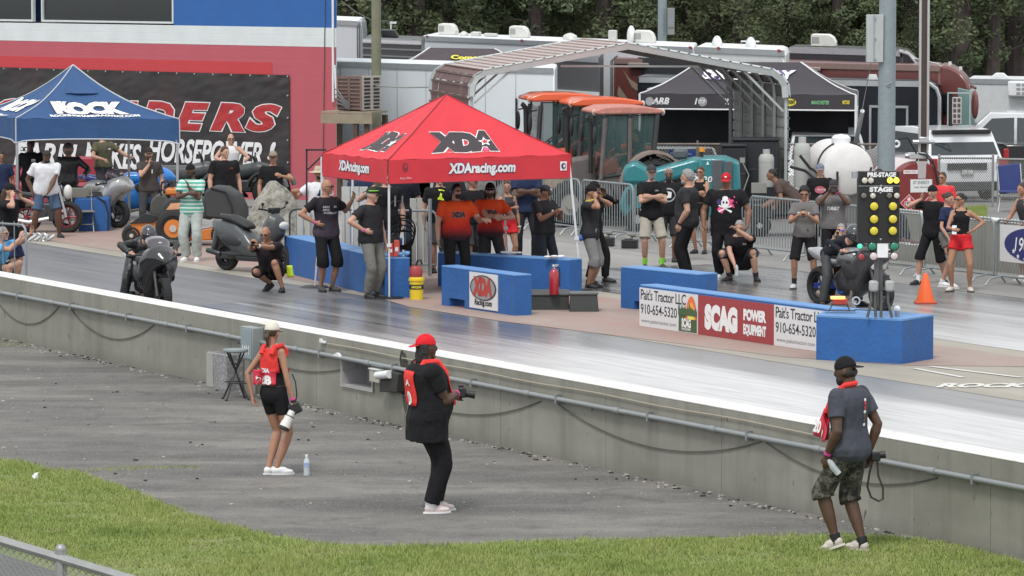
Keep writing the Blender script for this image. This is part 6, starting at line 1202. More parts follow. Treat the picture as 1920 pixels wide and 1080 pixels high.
t2 = tractor('middle tractor with a bright orange cab roof', 1130, 90.2, TOR); t3 = tractor('leftmost tractor with an orange roof and tall exhaust stack', 1052, 91.8, TOR)
t1.scale = (.84, 1, .99); t2.scale = (.9, 1, 1.03); t3.scale = (.9, 1, 1.05)
mb = MB(); mb.box((-.4, -.9, 1.0), (.5, .1, .45)); o = mb.build('implement', mat('wood_crate', (.35, .25, .17), .8, var=.4, sc=12), None, smooth=False); o.location = t1.location+V((-1.0, 0, -.05)); tag(o, 'small wooden toolbox hung beside the old tractor', 'toolbox')

# ================================================================ MOWER (stand-on, orange)
MO = mat('mower_orange', (.62, .2, .04), .4, var=.06); CV = mat('dark_canvas', (.045, .047, .05), .75, var=.1, bump=.1)
mo = thing('mower', 'orange and black stand on mower with a canvas grass catcher', 'mower', B(345, 81.6, 0), R_(-4)); q_ = 96.8
def mx_(px): return (px-330)/q_
def mz(py): return W(330, py, 82.6).z
mb = MB(); mb.prism([(mx_(266), mz(400)), (mx_(268), mz(372)), (mx_(280), mz(358)), (mx_(298), mz(360)), (mx_(306), mz(378)), (mx_(300), mz(402))], -.1, .3); mb.build('seat_back', mat('charcoal_seat', (.07, .068, .062), .6), mo, bevel=.04)
mb = MB(); mb.prism([(mx_(236), .18), (mx_(234), mz(408)), (mx_(262), mz(402)), (mx_(296), mz(400)), (mx_(300), mz(430)), (mx_(280), .2)], -.3, .4); mb.build('front_deck', MO, mo, bevel=.02)
mb = MB(); mb.prism([(mx_(232), mz(412)), (mx_(262), mz(392)), (mx_(290), mz(398)), (mx_(276), mz(410))], -.34, .42); mb.build('foot_plate', blk, mo, bevel=.01)
mb = MB(); mb.prism([(mx_(288), mz(415)), (mx_(292), mz(378)), (mx_(306), mz(364)), (mx_(352), mz(362)), (mx_(385), mz(372)), (mx_(385), mz(405)), (mx_(345), mz(398)), (mx_(310), mz(406))], -.32, .45); mb.build('hood', CV, mo, bevel=.04)
mb = MB(); mb.add([V((x, -.335, z)) for x, z in ((mx_(301), mz(386)), (mx_(310), mz(374)), (mx_(342), mz(372)), (mx_(342), mz(384)))], [(0, 1, 2, 3)]); mb.build('orange_panel', mat('pale_orange_panel', (.7, .35, .2), .5), mo, smooth=False)
mb = MB(); mb.box((mx_(320), .1, mz(354)), (.5, .4, .14)); mb.build('fuel_cover', MO, mo, bevel=.04); mb = MB(); mb.path([(mx_(288), -.1, mz(360)), (mx_(290), -.12, mz(336)), (mx_(300), -.12, mz(332)), (mx_(312), -.1, mz(346))], .016); mb.path([(mx_(300), .2, mz(360)), (mx_(302), .2, mz(334)), (mx_(318), .2, mz(340))], .016); mb.torus((mx_(296), .0, mz(345)), .1, .014, (.3, -1, .4), 16, 6); mb.build('handlebar', blk, mo)
mb = MB(); mb.prism([(mx_(372), mz(352)), (mx_(385), mz(343)), (mx_(410), mz(345)), (mx_(432), mz(358)), (mx_(444), mz(385)), (mx_(445), mz(408)), (mx_(425), mz(406)), (mx_(372), mz(400))], -.38, .5); mb.build('grass_catcher', CV, mo, bevel=.05)
mb = MB(); mb.path([(mx_(385), -.39, mz(345)), (mx_(412), -.39, mz(352)), (mx_(424), -.39, mz(380)), (mx_(425), -.39, mz(406))], .02); mb.build('catcher_seam', blk, mo); mb = MB(); mb.box((mx_(408), -.4, mz(397)), (.1, .05, .1)); mb.build('latch', stl, mo, smooth=False)
mb = MB(); mb.prism([(mx_(335), .1), (mx_(335), mz(430)), (mx_(405), mz(415)), (mx_(400), .12)], -.25, .35); mb.build('engine_frame', MO, mo, bevel=.02)
for x, y, r_ in ((mx_(316), -.42, .35), (mx_(316), .5, .35), (mx_(236), -.25, .2), (mx_(415), .1, .22), (mx_(405), -.3, .22)):
    mb = MB(); mb.torus((x, y, r_), r_*.72, r_*.3, (0, 1, 0), 24, 8); wh = mb.build('wheel', rub, mo); mb = MB(); mb.cone((x, y-.07, r_), (x, y+.07, r_), r_*.55, r_*.55, 18); mb.build('rim', MO if r_ > .3 else blk, wh); mb = MB(); mb.cone((x, y-.1, r_), (x, y+.1, r_), r_*.2, r_*.2, 12); mb.build('hub', mat('pale_hub', (.5, .45, .4), .5), wh)

# ================================================================ MOTORCYCLES
def tyre(par, x, r, w_, rimm, sp=5, rear=False):
    mb = MB(); mb.torus((x, 0, r), r-.055, .06, (0, 1, 0), 30, 10, w_/.12); wh = mb.build('wheel', rub, par)
    mb = MB(); mb.torus((x, 0, r), r-.12, .02, (0, 1, 0), 26, 6, w_/.06); 
    for k in range(sp): a = k*6.283/sp; mb.path([(x, 0, r), (x+math.cos(a)*(r-.12), 0, r+math.sin(a)*(r-.12))], .018, 5)
    mb.cone((x, -.07, r), (x, .07, r), .045); mb.build('rim', rimm, wh)
    mb = MB(); mb.rev([(.06, 0), (.14, 0), (.14, .006), (.06, .006)], (x, w_*.55, r), (0, 1, 0), 20); mb.build('brake_disc', alu, wh); return wh
def loftx(mb, secs, n=16, pw=2.4):      # sections (x, z_centre, half width, half height)
    R_2 = []
    for x, zc, hw, hh in secs:
        R_2.append([V((x, math.copysign(abs(math.cos(t))**(2/pw), math.cos(t))*hw, zc+math.copysign(abs(math.sin(t))**(2/pw), math.sin(t))*hh)) for t in (6.2832*j/n for j in range(n))])
    return mb.loft(R_2)
def sportbike(label, p, rz, body, fair, screen, rimm, wb=1.62, nm='drag_motorcycle', tailm=None, wr=.31, frame=None, eng=None):
    t_ = thing(nm, label, 'motorcycle', p, rz); fx = wb
    tyre(t_, 0, wr, .2, rimm, 3); tyre(t_, fx, .3, .13, rimm, 3)
    mb = MB(); loftx(mb, [(-.33, .86, .05, .04), (-.1, .83, .14, .09), (.15, .78, .17, .1), (.42, .72, .15, .08), (.62, .74, .1, .06)]); fbuild(mb, 'tail', tailm or body, t_, .018)
    mb = MB(); mb.box((.35, 0, .8), (.42, .26, .05)); mb.build('seat', mat('seat_vinyl', (.02, .02, .02), .6), t_, bevel=.02)
    mb = MB(); loftx(mb, [(.55, .76, .12, .08), (.72, .84, .18, .13), (.98, .84, .17, .13), (1.12, .78, .1, .08)]); fbuild(mb, 'fuel_tank', body, t_, .018)
    mb = MB(); loftx(mb, [(.5, .42, .14, .14), (.7, .42, .2, .26), (1.0, .5, .23, .32), (1.2, .64, .3, .34), (1.38, .8, .31, .27), (1.52, .88, .25, .2), (1.66, .88, .15, .12), (1.76, .84, .05, .04)], 20, 2.1); fbuild(mb, 'fairing', fair, t_, .02)
    mb = MB(); loftx(mb, [(1.12, 1.08, .08, .04), (1.2, 1.12, .17, .09), (1.36, 1.08, .19, .1), (1.52, 1.0, .14, .07), (1.62, .95, .06, .03)]); fbuild(mb, 'windscreen', screen, t_, .016)
    mb = MB(); mb.box((1.58, 0, .93), (.06, .12, .05), MX.Rotation(-.5, 3, 'Y')); mb.build('headlamp', mat('lamp_glass_grey', (.35, .35, .36), .2), t_, bevel=.01)
    mb = MB(); loftx(mb, [(fx-.24, .56, .06, .02), (fx-.05, .63, .08, .025), (fx+.14, .57, .06, .02)]); mb.build('mudguard', fair, t_)
    mb = MB()
    for y in (-.1, .1): mb.path([(fx, y, .3), (fx-.22, y, .9)], .026, 8)
    mb.build('fork', mat('dark_fork', (.08, .08, .085), .35, .5), t_)
    for y in (-1, 1): mb = MB(); mb.path([(1.28, y*.1, .93), (1.22, y*.25, .92), (1.14, y*.38, .9)], .018, 6); mb.ell((1.13, y*.4, .9), (.03, .05, .03), nu=8, nv=6); mb.build('handlebar', blk, t_)
    for y in (-.12, .12): mb = MB(); mb.prism([(-.02, .27), (-.02, .35), (.6, .46), (.6, .3)], y-.02, y+.02); mb.build('swingarm', frame or alu, t_, bevel=.008)
    mb = MB(); mb.box((.85, 0, .4), (.42, .3, .32)); mb.cone((.75, -.17, .35), (.75, .17, .35), .13); mb.cone((1.0, -.16, .42), (1.0, .16, .42), .1); mb.build('engine', eng or mat('engine_dark', (.06, .06, .065), .4, .5), t_, bevel=.02)
    mb = MB(); mb.path([(1.05, -.12, .4), (1.05, -.18, .2), (.8, -.2, .14), (.45, -.22, .16), (.25, -.23, .22)], [.03, .03, .035, .05, .055], 10); mb.build('exhaust', mat('burnt_steel', (.3, .26, .22), .3, .8), t_)
    
    for y in (-1, 1): mb = MB(); mb.ell((1.12, y*.27, .62), (.2, .04, .12), Ry(20)); mb.build('side_vent', blk, t_)
    mb = MB(); mb.box((1.44, 0, 1.115), (.05, .05, .02)); mb.build('decal', whp, t_, smooth=False)
    for y in (-.2, .2): mb = MB(); mb.cone((.42, y, .33), (.42, y*1.7, .33), .016); mb.build('footpeg', alu, t_)
    return t_
GLB = mat('gloss_black_fairing', (.02, .02, .022), .18, coat=.7, var=.2); SMK = mat('smoked_screen', (.06, .05, .06), .08, coat=.8); DRM = mat('dark_rim', (.04, .04, .045), .35, .5)
ANGU = ANG_U
b1_ = sportbike('black faired drag motorcycle with a silver grey tail in the near lane', G(250, 577), ANGU-R_(6), mat('satin_grey_body', (.05, .05, .055), .35, coat=.3), GLB, SMK, DRM, tailm=mat('silver_tail', (.42, .42, .43), .3, coat=.4))
b2_ = sportbike('silver bodied drag motorcycle with blue engine parts in the far lane', G(1540, 572), ANGU+R_(3), mat('brushed_silver_body', (.32, .33, .34), .3, .3, coat=.4, var=.2, sc=8), mat('black_grey_fairing', (.035, .035, .04), .3, coat=.4), SMK, DRM, tailm=mat('brushed_silver_body', (.32, .33, .34), .3), frame=mat('blue_anodised', (.03, .05, .35), .3, .6), eng=mat('blue_engine', (.03, .12, .5), .35, .4))
mb = MB(); mb.box((1.6, 0, .82), (.1, .26, .34), MX.Rotation(.5, 3, 'Y')); mb.build('number_plate', whp, b2_, bevel=.03)
# scooter
GY = mat('satin_scooter_grey', (.065, .07, .073), .35, coat=.2); sc_ = thing('scooter', 'big grey maxi scooter parked behind the crouching photographer', 'scooter', G(426, 507), R_(-38)); tyre(sc_, 0, .25, .14, DRM); tyre(sc_, 1.25, .25, .12, DRM)
mb = MB(); loftx(mb, [(-.3, .84, .06, .06), (-.15, .74, .15, .16), (.0, .68, .19, .22), (.3, .56, .21, .32), (.55, .46, .21, .26), (.75, .36, .2, .16), (.9, .45, .2, .22), (1.0, .62, .22, .36), (1.12, .78, .22, .3), (1.24, .8, .15, .2), (1.32, .76, .06, .08)]); fbuild(mb, 'body', GY, sc_, .02)
mb = MB(); loftx(mb, [(-.1, .95, .1, .05), (.2, .92, .16, .07), (.5, .82, .16, .06), (.6, .78, .1, .04)]); fbuild(mb, 'seat', mat('seat_vinyl', (.02, .02, .02), .6), sc_, .018)
for y in (-1, 1):
    mb = MB(); mb.ell((.28, y*.195, .56), (.26, .035, .1), Ry(12)); mb.build('side_panel', mat('scooter_dark_panel', (.035, .036, .04), .4), sc_)
mb = MB(); mb.box((.68, 0, .24), (.6, .4, .08)); mb.ell((.3, 0, .3), (.35, .2, .1)); mb.build('footboard', blk, sc_, bevel=.02)
mb = MB(); mb.box((-.22, .0, .52), (.1, .22, .4), MX.Rotation(.25, 3, 'Y')); mb.build('rear_guard', GY, sc_, bevel=.04); mb = MB(); mb.path([(1.12, 0, .95), (1.08, 0, 1.1)], .03); mb.path([(1.05, -.36, 1.14), (1.1, -.12, 1.1), (1.1, .12, 1.1), (1.05, .36, 1.14)], .018); mb.box((1.1, 0, 1.1), (.12, .2, .09)); mb.build('handlebar', blk, sc_, bevel=.01)
for y in (-.32, .32): mb = MB(); mb.ell((1.12, y, 1.22), (.015, .045, .028)); mb.path([(1.08, y*.9, 1.13), (1.12, y, 1.25)], .008); mb.build('mirror', blk, sc_)
mb = MB(); mb.ell((1.33, 0, .84), (.05, .12, .07)); mb.build('headlamp', mat('lamp_glass', (.6, .6, .58), .2), sc_); mb = MB(); mb.box((.1, -.12, .28), (.4, .1, .12)); mb.path([(.0, -.17, .3), (-.3, -.2, .36)], .05, 8); mb.build('engine', mat('engine_dark', (.06, .06, .065), .4, .5), sc_, bevel=.02)
# naked bike by the blue tent
nb = thing('motorcycle', 'black naked motorcycle with dark red wheels under the man in white', 'motorcycle', G(50, 436), R_(-8)); RW = mat('dark_red_rim', (.2, .02, .03), .4, .3); tyre(nb, 0, .31, .18, RW); tyre(nb, .84, .32, .15, RW)
mb = MB(); loftx(mb, [(-.2, .8, .06, .04), (.1, .76, .12, .06), (.35, .78, .14, .1), (.6, .86, .15, .12), (.75, .8, .08, .08)]); fbuild(mb, 'tank_and_seat', GLB, nb, .018); mb = MB(); mb.box((.4, 0, .42), (.4, .28, .36)); mb.cone((.35, -.16, .4), (.35, .16, .4), .12); mb.build('engine', mat('engine_dark', (.06, .06, .065), .4, .5), nb, bevel=.03)
mb = MB(); mb.path([(.84, -.1, .32), (.68, -.1, .95)], .024); mb.path([(.84, .1, .32), (.68, .1, .95)], .024); mb.build('fork', alu, nb); mb = MB(); mb.path([(.62, -.36, 1.02), (.68, 0, .98), (.62, .36, 1.02)], .016); mb.build('handlebar', blk, nb); mb = MB(); mb.ell((.86, -.02, .82), (.09, .11, .15)); mb.build('headlamp', mat('lamp_glass', (.6, .6, .58), .2), nb); mb = MB(); mb.path([(.5, -.15, .3), (.1, -.2, .22), (-.25, -.2, .28)], .045, 8); mb.build('exhaust', alu, nb)
mb = MB(); [mb.torus((.0+.12*k, -.05*k, .06), .07, .018, (.3*k, 1, .2), 12, 6) for k in range(4)]; [mb.cone((.05+.12*k, -.1, .02), (.2+.12*k, -.1, .1), .03, n=8) for k in range(4)]; o = mb.build('roller_stand', alu); o.location = G(50, 452); o.scale = (1, 1, 1.2); tag(o, 'small chromed roller stand on the ground left of the bikes', 'stand')
# blue sport bike and silver bike behind, quad and dark buggy
sb = sportbike('blue and black sport motorcycle ridden by the man in olive green', B(176, 90.5, 0), R_(-6), mat('bike_blue', (.02, .2, .6), .3, coat=.5), mat('bike_blue', (.02, .2, .6), .3), SMK, DRM, nm='sport_motorcycle', wb=1.4, tailm=mat('bike_navy', (.02, .04, .2), .3))
sv_ = sportbike('silver grey sport motorcycle parked behind the blue box', B(118, 87.5, 0), R_(-30), mat('bike_silver', (.38, .38, .38), .25, .4, coat=.4), mat('bike_silver', (.38, .38, .38), .25), SMK, DRM, nm='sport_motorcycle', wb=1.35, tailm=mat('bike_black', (.02, .02, .03), .3))
p = G(172, 434); t_ = thing('barrier', 'short blue barrier end with a dark hose over it, behind the folding chair', 'barrier', p, R_(2)); mb = MB(); mb.box((0, .4, .33), (.68, .8, .66)); mb.build('block', BLU, t_, bevel=.015); mb = MB(); mb.path([(-.1, .02, .7), (.1, .0, .7), (.27, -.02, .6), (.34, -.03, .35), (.33, -.03, .02)], .016); mb.build('hose', rub, t_)
p = G(153, 434); t_ = thing('folding_chair', 'grey steel folding chair seen from behind by the blue box', 'chair', p, R_(12)); CGY = mat('chair_grey', (.22, .21, .19), .5, .3)
mb = MB(); mb.box((-.02, 0, .78), (.38, .02, .2)); mb.build('backrest', CGY, t_, bevel=.02); mb = MB(); mb.box((.02, -.22, .42), (.42, .4, .03)); mb.build('seat', CGY, t_, bevel=.01)
for x in (-.2, .2): mb = MB(); mb.path([(x, .02, .9), (x, -.1, .45), (x, -.42, 0)], .013); mb.build('leg', CGY, t_); mb = MB(); mb.path([(x, -.3, .43), (x, .15, 0)], .013); mb.build('leg', CGY, t_)
mb = MB(); mb.cone((-.2, .1, .12), (.2, .1, .12), .01); mb.cone((-.2, -.33, .16), (.2, -.33, .16), .01); mb.build('stretcher', CGY, t_)
p = G(141, 436); t_ = thing('cinder_block', 'pale grey concrete block beside the folding chair', 'block', p); mb = MB(); mb.box((0, 0, .14), (.13, .2, .28)); mb.build('block', mat('cinder', (.42, .41, .38), .9), t_, bevel=.01)
def quad(label, p, rz, body, sc=1.0):
    t_ = thing('quad_bike', label, 'quad bike', p, rz); 
    for x, y in ((0, -.42), (0, .42), (1.25, -.42), (1.25, .42)): mb = MB(); mb.torus((x, y, .31), .2, .12, (0, 1, 0), 22, 8, 1.1); wh = mb.build('wheel', rub, t_); mb = MB(); mb.cone((x, y-.08, .31), (x, y+.08, .31), .14); mb.build('rim', DRM, wh)
    for x in (0, 1.25):
        for y in (-.42, .42): mb = MB(); arc = [R_(a) for a in range(10, 171, 16)]; mb.loft([[V((x+math.cos(a)*r, y+dy, .33+math.sin(a)*r)) for r, dy in ((.38, -.16), (.42, -.16), (.42, .16), (.38, .16))] for a in arc]); mb.build('mudguard', body, t_)
    mb = MB(); loftx(mb, [(-.2, .72, .16, .08), (.2, .68, .18, .14), (.6, .66, .16, .16), (1.0, .74, .2, .16), (1.4, .68, .22, .1)]); fbuild(mb, 'body', body, t_, .025); mb = MB(); mb.path([(.85, -.36, 1.05), (.9, -.1, .98), (.9, .1, .98), (.85, .36, 1.05)], .018); mb.path([(.95, 0, .75), (.88, 0, 1.0)], .03); mb.build('handlebar', blk, t_)
    mb = MB(); mb.box((.6, 0, .4), (1.1, .4, .25)); mb.build('engine', CAB, t_, bevel=.03); t_.scale = (sc,)*3; return t_
quad('dark grey quad bike parked in front of the banner behind the blue tent', B(290, 94, 0), R_(5), mat('quad_grey', (.07, .075, .075), .4), 1.15)
quad('olive dark quad bike carrying the bald man in the white shirt', B(395, 95, 0), R_(-8), mat('quad_dark', (.05, .055, .055), .4), 1.1)
mb = MB(); mb.box((0, 0, .5), (.9, .5, .55)); o = mb.build('cooler', mat('cooler_red', (.32, .03, .05), .5), bevel=.04); o.location = B(170, 94, .35); tag(o, 'dark red cooler behind the man in the leather jacket', 'cooler'); 
mb = MB(); mb.prism([(-.8, 0), (-.8, .5), (.2, .62), (.8, .3), (.8, 0)], -.3, .3); o = mb.build('toolbox', mat('tool_red', (.4, .05, .08), .4), bevel=.03); o.location = B(20, 93, .0); tag(o, 'red tool cart behind the men at far left', 'cart')
# the dark steel frame behind the red tent
t_ = thing('steel_gate', 'black square steel gate frame rising left of the red tent', 'frame', B(575, 76.5, 0)); mb = MB(); q = lambda px, py: (W(px, py, 76.5).x-t_.location.x, 0, W(px, py, 76.5).z)
mb.path([q(575, 470), q(575, 281)], .022, 4); mb.path([q(573, 281), q(612, 281)], .022, 4); mb.path([q(577, 318), q(606, 290)], .018, 4); mb.build('tube', blk, t_, smooth=False)
t_ = thing('gate_post', 'slim grey post beside the hand truck under the tent', 'post', B(806, 73.4, 0)); mb = MB(); mb.cone((0, 0, 0), (0, 0, W(806, 373, 73.4).z), .032, n=8); mb.build('post', stl, t_)
for lab, px, Y in (('thin pale tent side pole left of the dark polo man', 661, 73), ('pale tent side pole behind the purple shirted man', 603, 75)): mb = MB(); mb.cone((0, 0, 0), (0, 0, 2.0), .02, n=8); o = mb.build('tent_pole', WLG); o.location = B(px, Y, 0); tag(o, lab, 'pole')
# timing gear boxes on the far lane by the barricades
for lab, px, py in (('open black tool case by the feet of the man covering his ears', 1137, 462), ('small black gear case by the man with white shorts', 1181, 466)):
    p = G(px, py); t_ = thing('tool_case', lab, 'case', p, R_(-10)); mb = MB(); mb.box((0, 0, .09), (.3, .22, .16)); mb.build('case', blk, t_, bevel=.01); mb = MB(); mb.ell((-.02, 0, .2), (.08, .07, .06)); mb.cone((-.1, 0, .22), (.2, .02, .24), .015); mb.box((.03, 0, .27), (.16, .12, .05)); mb.build('motor', mat('gear_grey', (.3, .3, .28), .5, .4), t_, bevel=.01)
# camp chair at right
p = B(1893, 92.5); t_ = thing('camp_chair', 'blue folding camp chair leaning on the gate at the right edge', 'chair', p, R_(-5)); mb = MB(); mb.box((0, .0, .72), (.5, .04, .62), MX.Rotation(-.12, 3, 'Y')); mb.build('backrest', mat('navy_canvas', (.04, .06, .2), .8), t_, bevel=.02); mb = MB(); mb.box((.02, -.2, .45), (.5, .4, .04)); mb.build('seat', mat('navy_canvas', (.04, .06, .2), .8), t_, bevel=.01); mb = MB(); mb.path([(-.27, 0, 1.05), (-.2, -.1, .3), (-.25, -.4, 0)], .012); mb.path([(.23, 0, 1.05), (.28, -.1, .3), (.22, -.4, 0)], .012); mb.cone((-.25, -.3, .4), (.3, -.3, .4), .012); mb.build('frame', alu, t_)
# small orange machine and its rider's seat behind the barricades
t_ = thing('zero_turn_mower', 'small orange and black ride on mower behind the barricades', 'mower', B(1470, 84.5, 0)); mb = MB(); mb.box((.1, 0, .5), (1.5, .8, .3)); mb.box((-.5, 0, .62), (.3, .5, .25)); mb.build('deck', blk, t_, bevel=.04); mb = MB(); mb.cone((.0, -.2, .5), (.04, -.2, 1.0), .12, .03); mb.box((0, -.3, .42), (.5, .2, .1)); mb.build('orange_stand', MO, t_, bevel=.02); mb = MB(); mb.path([(.55, -.3, .4), (.58, -.3, 1.15), (.4, -.3, 1.3), (.1, -.3, 1.38)], .03); mb.path([(.75, -.2, .4), (.75, -.2, 1.2), (.5, -.2, 1.35), (.3, -.2, 1.6)], .03); mb.build('roll_bar', blk, t_)
for x in (-.5, .6): wheel(t_, x, -.35, .22, .14)
mb = MB(); mb.box((-.5, -.1, .95), (.3, .1, .2)); mb.path([(-.9, -.1, .6), (-.7, -.1, 1.2), (-.85, -.1, 1.5)], .012); mb.box((-.83, -.1, 1.5), (.1, .03, .1)); mb.build('controls', mat('gear_grey', (.3, .3, .28), .5, .4), t_, smooth=False)
# ================================================================ PEOPLE
def skinm(n_, c):
    m = mat('skin_'+n_, c, .5, var=.07, sc=14, spec=.35); b = m.node_tree.nodes['Principled BSDF']; b.inputs['Subsurface Weight'].default_value = .0; return m
SK = {'l': skinm('fair', (.5, .29, .21)), 't': skinm('tanned', (.38, .2, .13)), 'm': skinm('light_brown', (.24, .125, .08)), 'd': skinm('deep_brown', (.1, .054, .037)), 'b': skinm('brown', (.12, .062, .042))}
def cloth(n_, c, r=.85, v=.12): return mat(n_, c, r, var=v, sc=5, bump=.8, bsc=11, spec=.2)
CK = cloth('black_cotton', (.013, .013, .015)); CK2 = cloth('faded_black_cotton', (.03, .03, .034)); CG_ = cloth('charcoal_cotton', (.05, .05, .056)); CGR = cloth('grey_marl', (.16, .15, .15)); CNV = cloth('navy_cotton', (.02, .03, .07)); CWH = cloth('white_cotton', (.72, .73, .76), v=.04)
CTN = cloth('grey_khaki', (.33, .31, .27)); CGP = cloth('grey_trouser', (.17, .165, .15)); CJN = cloth('blue_denim', (.09, .13, .2)); CLJ = cloth('pale_denim', (.42, .46, .44), v=.25); CRD = cloth('red_shorts_cloth', (.6, .025, .035)); COL = cloth('olive_cotton', (.11, .105, .065)); CKH = cloth('pale_khaki', (.42, .39, .33)); LTH = mat('black_leather', (.022, .023, .024), .42, var=.2, sc=12, bump=.3, bsc=30)
SHB = mat('black_shoe', (.02, .02, .022), .55); SHW = mat('white_shoe', (.72, .72, .72), .5); SHG = mat('grey_shoe', (.18, .18, .18), .6); HB = mat('black_hair', (.014, .012, .011), .6, bump=.6, bsc=80); HBR = mat('brown_hair', (.06, .035, .02), .6, bump=.6, bsc=80); HGR = mat('grey_hair', (.3, .29, .28), .7, bump=.6, bsc=80); SGL = mat('sunglass_lens', (.01, .01, .015), .08, coat=.6)
def zmat(name, stops, stripes=None, H=1.8):
    m = newmat(name, .8); t, n, b = nodes(m); c = n.new('ShaderNodeTexCoord').outputs['Object']; s = n.new('ShaderNodeSeparateXYZ'); t.links.new(c, s.inputs[0]); z = s.outputs['Z']
    if stripes: z = tmath(t, 'FRACT', tmath(t, 'MULTIPLY', z, stripes)); o_ = ramp(t, z, stops); t.nodes[-1].color_ramp.interpolation = 'CONSTANT'
    else: o_ = ramp(t, tmap(t, tmath(t, 'ADD', z, tmath(t, 'MULTIPLY', tnoise(t, c, 6), .12)), H*.5, H*.86), stops)
    t.links.new(o_, b.inputs['Base Color']); b.inputs['Specular IOR Level'].default_value = .25; return m
TZ = [(-.125, .096, .068, .072), (-.065, .066, .045, .05), (-.035, .09, .058, .066), (0, .098, .062, .07), (.05, .092, .06, .06), (.1, .085, .058, .055), (.16, .09, .063, .06), (.22, .1, .066, .066), (.255, .1, .06, .064), (.283, .082, .046, .054), (.303, .046, .036, .04)]
ARM = {'hang': ((.135, -.03, -.045), (.5, .8, 0), (0, -.15, -1)), 'hip': ((.118, -.035, .085), (1, .5, .1), (-.45, -.8, -.35)), 'cross': ((-.02, -.125, .17), (.8, -.1, -.7), (-1, -.05, .12)),
       'phone': ((.04, -.19, .19), (.6, .3, -.8), (-.35, -.6, .4)), 'face': ((.045, -.16, .34), (.75, -.2, -.8), (-.15, -.25, .9)), 'ear': ((.085, -.075, .32), (.9, -.8, -.3), (-.15, .2, 1)), 'point': ((.05, -.3, .2), (.7, .2, -.8), (.2, -1, .05)),
       'up': ((.2, -.02, .42), (1, .2, -.2), (-.3, -.1, 1)), 'knee': ((.09, -.22, .0), (.8, .1, -.5), (0, -.6, -.8)), 'behind': ((.06, .1, .02), (.8, .5, 0), (-.8, .2, -.4)), 'chin': ((.0, -.12, .27), (.6, -.1, -.8), (-.1, .2, .9)), 'rail': ((.12, -.2, .06), (.6, .4, -.3), (0, -.9, -.3))}
PN = [0]
